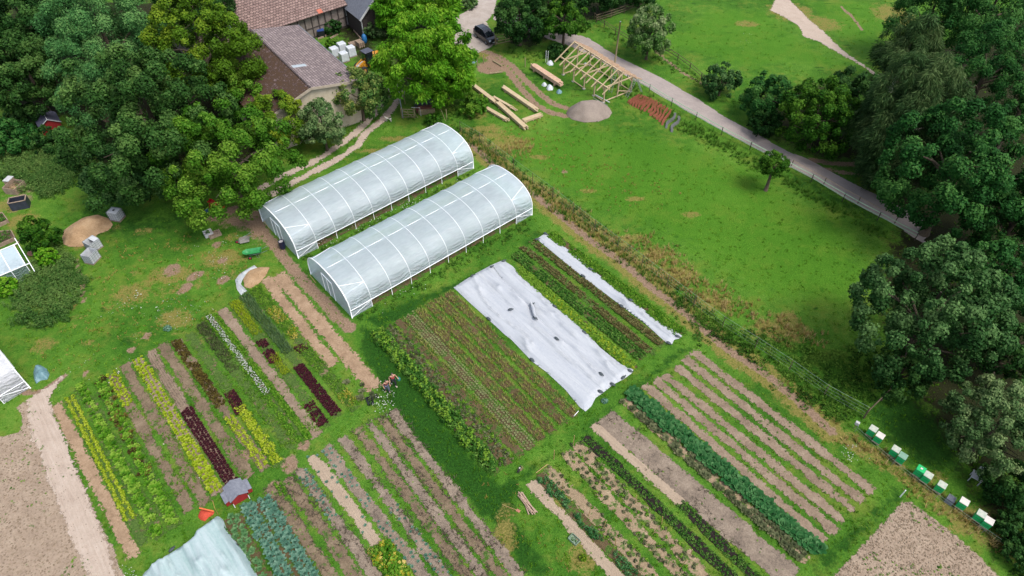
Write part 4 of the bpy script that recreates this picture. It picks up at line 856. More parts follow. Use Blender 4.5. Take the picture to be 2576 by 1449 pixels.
# small greenhouse at the left edge
p = P(85, 695); t = thing('greenhouse', 'small greenhouse with clear roof panels at the left edge', 'greenhouse', (p.x, p.y, 0), R(40.9))
mb = MB(); plane_thick(mb, [(0, 0, 1.5), (-5, 0, 1.5), (-5, 2.4, 2.3), (0, 2.4, 2.3)], .02, M_film); mb.build('roof', t)
for c4 in ([(0, 0, 0), (-5, 0, 0), (-5, 0, 1.5), (0, 0, 1.5)], [(0, 0, 0), (0, 2.4, 0), (0, 2.4, 2.3), (0, 0, 1.5)], [(0, 2.4, 0), (-5, 2.4, 0), (-5, 2.4, 2.3), (0, 2.4, 2.3)]):
    mb = MB(); mb.add(c4, [(0, 1, 2, 3)], M_filmc); mb.build('side_panel', t)
for x in (0, -1.25, -2.5, -3.75, -5):
    mb = MB(); mb.beam((x, -.1, 1.5), (x, 2.45, 2.35), .06, .05, M_white); mb.beam((x, 0, 0), (x, 0, 1.5), .05, .05, M_white); mb.build('glazing_bar', t)
mb = MB(); mb.beam((.3, -.05, 1.55), (-5, -.05, 1.55), .06, .06, M_white); mb.beam((.3, 2.42, 2.36), (-5, 2.42, 2.36), .06, .06, M_white); mb.beam((.35, -.9, 1.1), (.35, 3, 2.6), .06, .06, M_white); mb.build('edge_bar', t)
# ------------------------------------------------------------- timber frame of the new shed
M_pine = pmat('fresh pine', C(240, 220, 182, .9), C(214, 184, 142, .9), scale=3, rough=.7, bs=.1, streak=(1, 1, 4))
M_pinep = pmat('pink pine planks', C(234, 200, 172, 1.1), C(208, 166, 136), scale=3, rough=.75, bs=.1)
M_conc = pmat('pale concrete', C(206, 204, 196), C(176, 172, 164), scale=5, rough=.9)
fa = math.atan2(-.824, .566)
fr = thing('timber_shed', 'unfinished pale timber frame of a shed beside the road', 'shed', (6.8, 83.1, 0), fa)
# local x along length, y = across (towards the road side)
FL, FW = 8.7, 4.5; px = [0, 2.15, 4.35, 6.4, 8.3]
for y in (0, FW):
    for x in px:
        mb = MB(); mb.beam((x, y, .1), (x, y, 2.15), .14, .14, M_pine); po = mb.build('post', fr)
        mb = MB(); mb.box((x, y, .05), (.34, .34, .12), M_conc); mb.build('footing', po)
    mb = MB(); mb.beam((-.9, y, 2.22), (9.1, y, 2.22), .14, .16, M_pine); mb.build('wall_plate', fr)
for x in (0, 8.3):
    mb = MB(); mb.beam((x, FW/2, .1), (x, FW/2, 3.5), .14, .14, M_pine); mb.build('post', fr)
    mb = MB(); mb.beam((x, 0, 2.1), (x, FW, 2.1), .12, .14, M_pine); mb.build('tie_beam', fr)
    mb = MB(); mb.beam((x, 0, .14), (x, FW, .14), .1, .1, M_pine); mb.build('sill_beam', fr)
mb = MB(); mb.beam((4.35, 0, 2.1), (4.35, FW, 2.1), .12, .14, M_pine); mb.build('tie_beam', fr)
for a, b in (((2.15, 0, .14), (4.35, 0, .14)), ((6.4, 0, .14), (8.3, 0, .14)), ((0, FW, .14), (8.3, FW, .14))):
    mb = MB(); mb.beam(a, b, .1, .1, M_pine); mb.build('sill_beam', fr)
mb = MB(); mb.beam((-.9, FW/2, 3.55), (9.1, FW/2, 3.55), .12, .18, M_pine); mb.build('ridge_beam', fr)
for i in range(10):
    x = -.8+i*9.8/9
    for s in (0, 1):
        ye = -.95 if s == 0 else FW+.95; mb = MB(); mb.beam((x, FW/2, 3.72), (x, ye, 1.78), .08, .15, M_pine if s == 0 else M_pinep); mb.build('rafter', fr)
for x, y, dx in ((0, 0, .6), (2.15, 0, .6), (4.35, 0, -.6), (4.35, 0, .6), (6.4, 0, .6), (8.3, 0, -.6), (0, FW, .6), (4.35, FW, .6), (8.3, FW, -.6), (8.3, FW, 0)):
    mb = MB(); mb.beam((x, y, 1.5), (x+dx, y+(0 if dx else -.6), 2.12), .1, .1, M_pinep); mb.build('knee_brace', fr)
for x in (0, 8.3):
    mb = MB(); mb.beam((x, FW/2, 2.9), (x+(.7 if x == 0 else -.7), FW/2, 3.45), .1, .1, M_pinep); mb.beam((x, FW/2, .9), (x, FW-.3, .2), .08, .1, M_pine); mb.build('knee_brace', fr)
M_alu = pmat('aluminium', C(200, 206, 208), C(160, 166, 170), scale=4, rough=.35, metal=.5, bs=0)
def ladder(label, a, b, wd=.4, two=None):
    a, b = Vector(a), Vector(b); t = thing('ladder', label, 'ladder', (a.x, a.y, 0)); off = Vector((a.x, a.y, 0)); d = (b-a); ln = d.length; d /= ln
    sd_ = d.cross(Vector((0, 0, 1))).normalized()*wd/2; mb = MB()
    for s in (-1, 1): mb.beam(a+sd_*s, b+sd_*s, .03, .07, M_alu)
    mb.build('rails', t, off=off); n = int(ln/.28)
    for i in range(n):
        mb = MB(); q = a+d*(.2+i*.28); mb.beam(q-sd_, q+sd_, .03, .03, M_alu); mb.build('rung', t, off=off)
def FRP(x, y, z=0): v = fr.matrix_basis @ Vector((x, y, z)); return v
bpy.context.view_layer.update()
ladder('aluminium ladder leaning inside the timber frame', FRP(7.0, 2.2, 0), FRP(6.2, 3.6, 2.9))
ladder('aluminium step ladder at the far corner of the frame, near leg', FRP(9.0, 3.2, 0), FRP(9.0, 4.4, 2.2))
ladder('aluminium step ladder at the far corner of the frame, rear leg', FRP(9.2, 5.6, 0), FRP(9.05, 4.6, 2.2))
t = Vector(P(1505, 246)); mb = MB(); a = P(1497, 243); b = P(1533, 262); mb.beam((a.x, a.y, .25), (b.x, b.y, .25), .12, .08, M_whitew); mb.beam((a.x-.3, a.y-.5, .12), (b.x-.3, b.y-.5, .12), .06, .05, M_alu)
tag(mb.build('plank'), 'pale plank and bar lying between timber frame and sand heap', 'plank')
# utility pole
M_pole = pmat('grey wooden pole', C(166, 150, 118), C(128, 112, 84), scale=4, rough=.85, streak=(3, 3, .4))
p = P(1546, 163); mb = MB(); mb.tube([(0, 0, 0), (.05, 0, 3), (.1, 0, 6.0)], [.12, .105, .085], M_pole, 10)
t = thing('utility_pole', 'tall wooden pole standing between timber frame and road', 'pole', (p.x, p.y, 0)); mb.build('shaft', t, smooth=True)
mb = MB(); mb.lathe((.1, 0, 5.98), [(.1, 0), (.1, .05), (.03, .1)], M_galv, 10); mb.build('cap', t)
# timber stacks
def stack(label, pts, wd, nx, nz, bs, mat=M_pine, jig=.15, skew=0.0, name='timber_stack', z0=.1):
    a, b = P(*pts[0]), P(*pts[1]); d = (b-a); ln = d.length; an = math.atan2(d.y, d.x)
    t = thing(name, label, 'timber stack', (a.x, a.y, 0), an, 'stacks of new timber on the grass'); rr = random.Random(int(pts[0][0]))
    for k in range(3):
        mb = MB(); mb.box((ln*(.12+.38*k), 0, z0/2), (.1, wd+.1, z0), M_pinep); mb.build('bearer', t)
    for j in range(nz):
        for i in range(nx):
            mb = MB(); y = (i-(nx-1)/2)*wd/nx; o = rr.uniform(-jig, jig); z = z0+bs*(j+.5); sk = rr.uniform(-1, 1)*skew
            mb.beam((o, y, z), (ln+rr.uniform(-jig, jig)*2, y+sk, z+.001*i), wd/nx*.9, bs*.94, mat); mb.build('beam', t)
    return t
stack('long stack of pale beams, leftmost on the grass', ((1178, 210), (1246, 262)), .55, 4, 3, .12, jig=.3)
stack('long stack of pale beams pointing at the sand heap', ((1266, 225), (1345, 279)), .6, 4, 3, .12, jig=.35)
stack('short thin bundle crossing between the long stacks', ((1243, 248), (1292, 276)), .35, 3, 2, .1, jig=.3)
stack('longest stack of pale beams lying nearest the tunnels', ((1252, 264), (1322, 327)), .6, 4, 3, .13, jig=.2)
stack('short stack of pale beams beside the longest stack', ((1222, 275), (1276, 306)), .5, 4, 2, .13, jig=.2)
stack('small bundle of thin pale laths right of the longest stack', ((1316, 308), (1360, 293)), .6, 7, 4, .07, jig=.1)
stack('stack of pink-brown planks left of the timber frame', ((1340, 174), (1408, 219)), .8, 5, 4, .12, M_pinep, jig=.3, z0=.3)
# sand heap
M_sand = soilmat('sand', C(168, 154, 144), C(146, 132, 122), C(186, 172, 158), feather=.015)
def heap(name, label, cat, poly, mat, h, pw=1.0, res=.2, zn=.15, kind=None, peak=None, z0=.02):
    q = wl(*poly); c = q.mean(0) if peak is None else np.array(P(*peak).to_2d()); mx = sdist(c[None], q)[0]
    def zf(g, d): return z0+h*np.clip(d/max(mx, .1), 0, 1)**pw*(1-zn+zn*2*fbm(g[:, 0]*1.7, g[:, 1]*1.7))
    o = sheet(name, q, mat, res=res, ext=res, zf=zf, kind=kind, soil=True, snap=True); tag(o, label, cat); return o
heap('sand_heap', 'cone of grey-pink sand beside the timber frame', 'heap', [(1424, 284), (1432, 272), (1452, 266), (1480, 263), (1510, 266), (1534, 273), (1540, 284), (1532, 297), (1505, 307), (1470, 309), (1440, 302), (1427, 293)], M_sand, 1.7, .85, zn=.06, peak=(1484, 282))
M_chip = soilmat('straw heap', C(194, 162, 126), C(154, 122, 88), C(218, 190, 154), feather=.04)
heap('straw_heap', 'heap of pale straw mulch beside the cut white tanks', 'heap', [(156, 600), (160, 580), (185, 562), (215, 546), (245, 540), (275, 550), (285, 565), (275, 580), (245, 590), (238, 606), (205, 622), (175, 622), (160, 615)], M_chip, .8, .9, zn=.35)
heap('wood_chip_heap', 'heap of wood chips and twigs on a pale tarpaulin', 'heap', [(612, 700), (625, 680), (650, 672), (680, 672), (672, 690), (655, 712), (630, 728), (614, 722)], M_chip, .2, .5, zn=.7)
# ------------------------------------------------------------- cloth covers
def clothmat(name, c1, c2, alpha=1.0, wr=1.0):
    m, n, b = newmat(name); pos = nd(n, 'NewGeometry').outputs['Position']
    mp = nd(n, 'Mapping'); mp.inputs['Rotation'].default_value = (0, 0, -GA); L(n, pos, mp.inputs[0])
    m2 = nd(n, 'Mapping'); m2.inputs['Scale'].default_value = (.12, 1.3, 1); L(n, mp.outputs[0], m2.inputs[0])
    nz = noise(n, m2.outputs[0], 1.5, 6, .6, 1.0); nf = noise(n, pos, 5, 4, .6)
    f = mth(n, 'ADD', mth(n, 'MULTIPLY', nz, .7), mth(n, 'MULTIPLY', nf, .3))
    L(n, ramp(n, f, [(.35, c2), (.6, c1)]).outputs[0], b.inputs['Base Color']); b.inputs['Roughness'].default_value = .6
    bump(n, nz, 1.0, .09*wr, b)
    if alpha < 1:
        tp = nd(n, 'BsdfTransparent'); mx = nd(n, 'MixShader'); mx.inputs[0].default_value = alpha
        L(n, tp.outputs[0], mx.inputs[1]); L(n, b.outputs[0], mx.inputs[2]); L(n, mx.outputs[0], n.nodes['Material Output'].inputs[0])
    return m
M_fleece = clothmat('white fleece', C(226, 231, 238, .86), C(212, 219, 230, .82), .93)
M_net = clothmat('thin insect net', C(206, 224, 228, 1.1), C(176, 206, 206, 1.05), .84)
def fold(g, along=.13, across=1.0):
    u = g[:, 0]*math.cos(GA)+g[:, 1]*math.sin(GA); v = -g[:, 0]*math.sin(GA)+g[:, 1]*math.cos(GA)
    n1 = np.abs(fbm(u*along+3, v*across+7, 3)-.5)*2; n2 = fbm(u*along*.8+20, v*across*2.4, 2)
    return (1-n1)**12*.30+n2*.10
def cloth(label, poly, mat, h=.16, res=.13, over=None, z0=.05, name='crop_cover'):
    q = wl(*poly)
    def zf(g, d): return z0+np.clip(d/.5, 0, 1)*(h+fold(g))*(1 if over is None else over(g, d))
    o = sheet(name, q, mat, res=res, ext=res, zf=zf, kind=None, soil=True, snap=True); tag(o, label, 'crop cover'); return o
CL = cloth('wide wrinkled white fleece cover, left part over the onion beds', [(1141, 724), (1189, 693), (1237, 667), (1262, 700), (1300, 730), (1353, 790), (1410, 848), (1520, 938), (1548, 964), (1513, 992), (1498, 1002), (1488, 1022), (1473, 1036), (1458, 1025), (1423, 982), (1375, 937), (1338, 910), (1288, 857), (1269, 842), (1226, 802), (1181, 762)], M_fleece)
CR = cloth('white fleece cover, right part with straight right edge', [(1238, 668), (1266, 656), (1290, 672), (1308, 692), (1343, 724), (1398, 772), (1473, 835), (1508, 875), (1558, 915), (1593, 932), (1590, 940), (1570, 955), (1541, 970), (1512, 943), (1400, 855), (1345, 799), (1292, 737), (1262, 702)], M_fleece, z0=.11)
CN = cloth('long narrow white fleece strip right of the red lettuce rows', [(1350, 602), (1373, 587), (1385, 598), (1405, 612), (1465, 652), (1483, 675), (1547, 722), (1585, 752), (1658, 810), (1700, 834), (1716, 846), (1708, 853), (1696, 855), (1690, 868), (1678, 865), (1625, 817), (1563, 770), (1503, 725), (1460, 693), (1408, 650)], M_fleece, h=.05)
for o in (CL, CR, CN): o['group'] = 'white fleece covers'
M_bag = pmat('grey sandbag', C(84, 96, 102), C(52, 62, 68), scale=5, rough=.7)
BT = None
def sandbag(label, x, y, z=.34, a=0):
    global BT
    p = P(x, y, z)
    if BT is None:
        BT = thing('sandbag', label, 'sandbag', (p.x, p.y, z), a, 'sandbags holding the crop covers'); mb = MB(); secs = []
        for i in range(7):
            u = -1+i/3; r = (1-abs(u)**2.5)**.5 if abs(u) < 1 else .25; secs.append([(u*.22, math.cos(k*math.pi/5)*.13*max(r, .4), .05+math.sin(k*math.pi/5)*.07*max(r, .4)) for k in range(10)])
        mb.loft(secs, M_bag); mb.build('sack', BT, smooth=True)
        mb = MB(); mb.lathe((.24, 0, .05), [(.05, -.02), (.03, .02), (.06, .05)], M_bag, 8, Matrix.Rotation(R(90), 4, 'Y')); mb.build('neck', BT, smooth=True); return
    c = copy_tree(BT); c.location = (p.x, p.y, z); c.rotation_euler = (0, 0, a); c['label'] = label
for x, y, l, a, z in [(1189, 694, 'first sandbag on the top edge of the wide cover, left one', .6, .2), (1236, 672, 'second sandbag on the top edge of the wide cover', .6, .2), (1267, 657, 'sandbag on the top corner of the right cover part', .5, .2), (1296, 685, 'sandbag on the upper right edge of the right cover part', -.8, .2),
                      (1284, 779, 'sandbag lying alone in the middle of the left cover part', .2, .4), (1229, 802, 'sandbag on the left edge of the wide cover, upper one', -.8, .12), (1338, 905, 'sandbag on the left edge of the wide cover, lower one', -.8, .12), (1338, 766, 'sandbag at the upper end of the torn white flap on the seam', .6, .45), (1346, 800, 'sandbag at the lower end of the torn white flap on the seam', -.7, .45),
                      (1400, 852, 'sandbag halfway down the seam of the wide cover', -.8, .4), (1512, 941, 'sandbag near the lower end of the seam', -.8, .4), (1541, 967, 'sandbag at the bottom edge where the seam ends', -.7, .2), (1510, 985, 'sandbag on the bottom edge of the left cover part', -.5, .2), (1568, 950, 'sandbag on the bottom edge of the right cover part', .7, .2),
                      (1584, 933, 'sandbag on the bottom right corner of the right cover part', -.5, .2), (1469, 836, 'sandbag on the right edge of the wide cover, lower one', -.8, .2), (1395, 771, 'sandbag on the right edge of the wide cover, upper one', -.8, .2), (1372, 588, 'sandbag on the top right corner of the narrow strip', -.7, .12), (1351, 602, 'sandbag on the top left corner of the narrow strip', .3, .12),
                      (1486, 677, 'sandbag on the right edge of the narrow strip, upper one', -.5, .15), (1466, 694, 'sandbag on the left edge of the narrow strip, upper one', -.7, .15), (1586, 755, 'sandbag on the right edge of the narrow strip, lower one', -.5, .15), (1563, 770, 'sandbag on the left edge of the narrow strip, lower one', -.9, .15), (1704, 846, 'sandbag on the bottom right corner of the narrow strip', -.5, .12), (1682, 863, 'sandbag on the bottom left corner of the narrow strip', -.7, .12)]:
    sandbag(l, x, y, z, a)
# bunched flap on the seam
mb = MB(); pts = [P(1336, 762, .5), P(1341, 775, .62), P(1344, 788, .6), P(1347, 799, .5)]; mb.tube(pts, [.1, .17, .16, .1], M_fleece, 8); tag(mb.build('cloth_flap', smooth=True), 'bunched white flap of fleece standing up on the seam', 'crop cover')
# bottom left net
NETP = [(350, 1462), (365, 1440), (400, 1412), (420, 1405), (425, 1400), (440, 1385), (487, 1358), (490, 1345), (520, 1318), (548, 1298), (562, 1308), (572, 1335), (585, 1352), (620, 1395), (650, 1452), (700, 1560), (250, 1560)]
def nethoops(g, d):
    v = -g[:, 0]*math.sin(GA)+g[:, 1]*math.cos(GA); return .75+.5*np.abs(np.sin(v*1.35))
cloth('bluish insect net over hoops at the bottom edge', NETP, M_net, h=.75, over=nethoops)
BT2 = 0
for x, y, l in ((489, 1364, 'sandbag on the left edge of the bluish net, upper one'), (417, 1419, 'sandbag on the left edge of the bluish net, lower one'), (432, 1383, 'dark sandbag on the grass beside the bluish net')): sandbag(l, x, y, .5 if y != 1383 else .03, 1.0)
ps = Dsample(500, [(380, 1440), (500, 1370), (560, 1330), (640, 1449), (600, 1520), (380, 1520)], False)
scatter('cabbage_leaves_under_net', [rosette(12, .3, .18, .4, i, 2) for i in range(3)], ps, M_veg, kind='stuff')
# tarpaulins
M_tarp = clothmat('pale tarpaulin', C(206, 212, 214), C(176, 184, 190)); M_btarp = pmat('blue green tarpaulin', C(138, 178, 186), C(90, 132, 146), scale=3, rough=.5, bs=.8, bd=.1)
cloth('crumpled pale tarpaulin under the wood chip heap', [(592, 705), (603, 690), (625, 676), (640, 668), (648, 675), (622, 688), (612, 702), (606, 716), (622, 732), (607, 744), (596, 728)], M_tarp, h=.06, name='tarpaulin')
heap('tarpaulin_heap', 'crumpled blue-green tarpaulin heap right of the milky polytunnel', 'tarpaulin', [(84, 940), (88, 926), (104, 920), (118, 928), (125, 942), (120, 955), (100, 958), (92, 966), (86, 955)], M_btarp, .55, .6, .12, .6, peak=(105, 941))
M_orange = pmat('orange net', C(226, 84, 50), C(186, 60, 38), scale=12, rough=.8, bs=.6)
heap('orange_net', 'crumpled orange safety net beside the bluish net', 'net', [(498, 1300), (503, 1285), (512, 1282), (540, 1288), (536, 1296), (525, 1302), (516, 1312), (504, 1308)], M_orange, .25, .6, .1, .6)
mb = MB(); a, b = P(505, 1283), P(541, 1291); mb.beam((a.x, a.y, .3), (b.x, b.y, .28), .09, .05, pmat('bright orange strap', C(250, 130, 70), C(240, 110, 60), scale=3)); tag(mb.build('orange_bar'), 'bright orange bar lying on the orange net', 'bar')
def rope(label, pts, r, mat, cat='rope', z=.05, name='rope'):
    mb = MB(); mb.tube([P(x, y, z) for x, y in pts], r, mat, 5); return tag(mb.build(name, smooth=True), label, cat)
M_ylw = pmat('yellow rope', C(206, 170, 90), C(180, 140, 70), scale=3)
rope('yellow rope running from the hut to the bluish net', [(535, 1260), (540, 1278), (550, 1296)], .02, M_ylw)
# ------------------------------------------------------------- white tanks (ibc), pallets, small things
M_tank = pmat('white tank plastic', C(226, 230, 234, 1.1), C(200, 206, 212), scale=2, rough=.5, bs=0)
M_wrap = pmat('white bale wrap', C(226, 232, 238, 1.15), C(204, 212, 220), scale=3, rough=.4, bs=.4)
M_wood = pmat('weathered pallet wood', C(190, 168, 146), C(146, 124, 104), scale=4, rough=.85)
M_dark = pmat('black plastic', C(40, 42, 54), C(28, 28, 36), scale=3, rough=.45, bs=0)
def tank(label, x, y, rz, kind):
    p = P(x, y); t = thing('water_tank', label, 'tank', (p.x, p.y, 0), rz, 'white caged tanks on the lawn')
    h = 1.0
    mb = MB()
    if kind == 'closed': mb.box((0, 0, .12+.5), (1.1, .95, 1.0), M_tank); mb.build('tank_body', t, bevel=.08)
    else:
        for c, s_ in (((0, -.46, .6), (1.1, .03, 1.0)), ((0, .46, .6), (1.1, .03, 1.0)), ((-.55, 0, .6), (.03, .92, 1.0)), ((.55, 0, .6), (.03, .92, 1.0)), ((0, 0, .14), (1.1, .92, .04))): mb.box(c, s_, M_tank)
        if kind == 'half': mb.box((.28, 0, 1.1), (.5, .9, .03), M_tank)
        mb.build('tank_body', t)
    if kind == 'closed': mb = MB(); mb.lathe((0, 0, 1.11), [(.12, 0), (.12, .05), (.08, .06)], M_dark, 14); mb.build('lid', t)
    mb = MB(); hx, hy = .58, .5
    for z in (.15, .4, .65, .9, 1.1):
        for a, b in (((-hx, -hy), (hx, -hy)), ((hx, -hy), (hx, hy)), ((hx, hy), (-hx, hy)), ((-hx, hy), (-hx, -hy))): mb.beam((*a, z), (*b, z), .02, .02, M_galv)
    for i in range(5):
        u = -1+i*.5
        for s in (-1, 1): mb.beam((hx*u, s*hy, .1), (hx*u, s*hy, 1.1), .02, .02, M_galv); mb.beam((s*hx, hy*u, .1), (s*hx, hy*u, 1.1), .02, .02, M_galv)
    mb.build('cage', t)
    mb = MB(); mb.box((0, 0, .05), (1.2, 1.0, .09), M_wood); mb.build('pallet', t)
tank('closed white caged tank with dark lid, right of the straw heap', 297, 550, R(-12), 'closed')
tank('cut open white caged tank, upper one of the pair below the straw heap', 240, 625, R(60), 'half')
tank('cut open white caged tank, lower one of the pair below the straw heap', 235, 655, R(75), 'open')
# wrapped pallets in the farmyard
for i, (x, y, l, h) in enumerate([(862, 124, 'white wrapped bale in the farmyard, upper left of four', 1.2), (885, 135, 'white wrapped bale in the farmyard, right one of four', 1.3), (843, 136, 'white wrapped bale in the farmyard, left one at the barn eave', 1.2), (867, 148, 'white wrapped bale in the farmyard, lowest of four', 1.2)]):
    p = P(x, y+6); t = thing('wrapped_bale', l, 'bale', (p.x, p.y, 0), R(38), 'white wrapped bales by the barn'); mb = MB(); mb.box((0, 0, h/2+.12), (1.15, 1.05, h), M_wrap, taper=.94); mb.build('wrapping', t, bevel=.1)
    mb = MB(); mb.box((0, 0, .06), (1.2, 1.0, .11), M_wood); mb.build('pallet', t)
def pallet(label, x, y, rz, h=1, z0=0, tilt=0, group='wooden pallets'):
    p = P(x, y, z0); t = thing('wooden_pallet', label, 'pallet', (p.x, p.y, z0), rz, group)
    for k in range(h):
        for i in range(7): mb = MB(); mb.box((-.54+i*.18, 0, .13+k*.15), (.12, .8, .022), M_wood); mb.build('slat', t)
        for s in (-1, 0, 1): mb = MB(); mb.box((0, s*.35, .06+k*.15), (1.2, .1, .1), M_wood); mb.build('runner', t)
    return t
pallet('pallet lying beside the white wrapped bales', 889, 114, R(38), 3); pallet('striped pallet leaning by the blue sack near the loader', 906, 116, R(-50), 5)
pallet('pallet on the bare ground beside the white planter', 541, 592, R(35), 2); 
p = P(526, 592, 0); t = thing('planter_box', 'white box planter with green plant beside the pallet', 'planter', (p.x, p.y, 0), R(35)); mb = MB()
for c, s_ in (((0, -.35, .25), (.8, .04, .45)), ((0, .35, .25), (.8, .04, .45)), ((-.4, 0, .25), (.04, .7, .45)), ((.4, 0, .25), (.04, .7, .45)), ((0, 0, .35), (.76, .66, .04))): mb.box(c, s_, M_whitew)
mb.build('box', t); V, F, v = bush(60, .25, .3, .14, 3); V[:, 2] += .36; mesh_np('plant', V, F, M_veg, v, parent=t)
p = P(1276, 0); p = P(918, 108); mb = MB(); mb.lathe((0, 0, 0), [(.25, 0), (.38, .3), (.4, .7), (.3, 1.1), (.15, 1.3)], pmat('blue sack', C(40, 130, 196), C(26, 96, 160), scale=4, rough=.5, bs=.6, bd=.08), 12); o = mb.build('blue_sack', smooth=True); o.location = (p.x, p.y, 0); tag(o, 'bright blue sack standing behind the wheel loader cab', 'sack')
p = P(809, 92); mb = MB(); mb.box((0, 0, .5), (.9, .8, .9), M_dark, R(20), taper=1.1); mb.box((0, 0, .99), (.95, .85, .08), pmat('blue lid', C(44, 84, 160), C(34, 66, 130), scale=3), R(20)); o = mb.build('crate'); o.location = (p.x, p.y, 0); tag(o, 'dark crate with blue lid beside the barn corner', 'crate')
for k, (x0, y0, x1, y1) in enumerate([(800, 100, 838, 84), (828, 100, 850, 88), (890, 78, 912, 104)]):
    mb = MB(); a, b = P(x0, y0), P(x1, y1); mb.beam((a.x, a.y, .12), (b.x, b.y, .12), .12, .22, M_wood); tag(mb.build('timber_edging'), ['long pale timber edging of the farmyard bed by the blue-lidded crate', 'short pale timber edging in the middle of the farmyard bed', 'pale timber edging running towards the blue sack'][k], 'timber', 'timber edgings in the farmyard')
# barrel, barrow, cart, slide
p = P(712, 624); t = thing('water_barrel', 'dark blue barrel with pale water at the tunnel corner', 'barrel', (p.x, p.y, 0)); M_bar = pmat('dark blue plastic', C(44, 46, 84), C(32, 32, 60), scale=2, rough=.4, bs=0)
mb = MB(); mb.lathe((0, 0, 0), [(.26, 0), (.29, .1), (.31, .3), (.29, .35), (.31, .4), (.31, .65), (.27, .9), (.29, .93), (.23, .93), (.23, .85)], M_bar, 20); mb.build('drum', t, smooth=True)
mb = MB(); mb.lathe((0, 0, .86), [(.22, 0), (.22, .01)], pmat('pale water', C(214, 206, 206), C(200, 190, 190), rough=.2, bs=0), 20); mb.build('water_surface', t)
def barrow(label, x, y, rz, col, flip=False, L_=1.0):
    p = P(x, y); t = thing('garden_cart' if not flip else 'wheelbarrow', label, 'cart' if not flip else 'wheelbarrow', (p.x, p.y, 0), rz)
    m = pmat(label[:12], C(*col), C(*[int(c*.8) for c in col]), scale=4, rough=.5, bs=.05); z0, z1 = (.45, .75) if not flip else (.5, .2)
    a = [(-.55*L_, -.2), (.45*L_, -.22), (.45*L_, .22), (-.55*L_, .2)]; b = [(-.75*L_, -.18), (-.5*L_, -.4), (.62*L_, -.38), (.62*L_, .38), (-.5*L_, .4), (-.75*L_, .18)]
    A2 = [(-.55*L_, -.12), (-.4*L_, -.2), (.45*L_, -.22), (.45*L_, .22), (-.4*L_, .2), (-.55*L_, .12)]
    mb = MB(); mb.v = [Vector((*q, z0)) for q in A2]+[Vector((*q, z1)) for q in b]+[Vector((q[0]*.97, q[1]*.95, z1)) for q in b]+[Vector((q[0]*.97, q[1]*.95, z0+(.02 if z1 > z0 else -.02))) for q in A2]
    n = 6; mb.f = [list(range(n))[::-1]]+[[i, (i+1) % n, n+(i+1) % n, n+i] for i in range(n)]+[[n+i, n+(i+1) % n, 2*n+(i+1) % n, 2*n+i] for i in range(n)]+[[2*n+i, 2*n+(i+1) % n, 3*n+(i+1) % n, 3*n+i] for i in range(n)]+[[3*n+i for i in range(n)]]
    mb.mi(m); mb.m = [0]*len(mb.f); mb.build('tray', t)
    for s in (-1, 1):
        mb = MB(); mb.tube([(-.3*L_, s*.18, z0-.06), (.6*L_, s*.28, z0+.1), (.95*L_, s*.3, z0+.28), (1.05*L_, s*.3, z0+.27)], .018, M_galv, 6); mb.build('handle', t, smooth=True)
        mb = MB(); mb.tube([(.3*L_, s*.24, z0), (.36*L_, s*.28, .02), (.2*L_, s*.28, .02), (.15*L_, s*.22, z0)], .015, M_galv, 5); mb.build('leg', t)
    M_rim = pmat('red wheel rim', C(196, 50, 56), C(160, 40, 46), bs=0)
    ys = (-.36, .36) if not flip else (0,); 
    for yy in ys:
        mb = MB(); mb.lathe((-.3*L_ if not flip else -.7, yy, .18), [(.17, -.04), (.18, -.02), (.18, .02), (.17, .04)], M_dark, 16, Matrix.Rotation(R(90), 4, 'X')); w_ = mb.build('wheel', t, smooth=True)
        mb = MB(); mb.lathe((-.3*L_ if not flip else -.7, yy, .18), [(.1, -.05), (.1, .05)], M_rim, 12, Matrix.Rotation(R(90), 4, 'X')); mb.build('rim', w_)
barrow('green garden cart with red wheels on dark soil beside the path', 641, 645, R(14), (60, 172, 96), False, 1.3)
barrow('grey wheelbarrow lying upside down above the green cart', 616, 608, R(18), (150, 146, 138), True, .8)
M_redp = pmat('red plastic', C(222, 40, 48), C(196, 30, 40), rough=.35, bs=0)
p = P(549, 526); t = thing('toy_slide', 'small red plastic slide under the maple edge', 'slide', (p.x, p.y, 0), R(-8)); mb = MB(); prof = [(-.75, 1.0), (-.45, .98), (0, .55), (.4, .2), (.75, .16)]
for yy0, yy1, hh in ((-.22, .22, 0), (-.25, -.22, .1), (.22, .25, .1)):
    mb.loft([[(x, yy0, z), (x, yy1, z), (x, yy1, z+.04+hh), (x, yy0, z+.04+hh)] for x, z in prof], M_redp)
mb.build('chute', t); mb = MB()
for s in (-1, 1): mb.tube([(-.6, s*.2, .98), (-.8, s*.22, 0)], .03, M_redp, 6)
for z in (.25, .5, .75): mb.tube([(-.66-.1*(1-z), -.2, z), (-.66-.1*(1-z), .2, z)], .025, M_redp, 6)
mb.build('steps', t)
p = P(523, 534); mb = MB(); mb.lathe((0, 0, 0), [(.16, 0), (.22, .3), (.23, .32), (.18, .3), (.14, .05)], pmat('blue bucket plastic', C(60, 120, 170), C(46, 96, 146), bs=0), 14); o = mb.build('bucket', smooth=True); o.location = (p.x, p.y, 0); tag(o, 'small blue bucket left of the red slide', 'bucket')
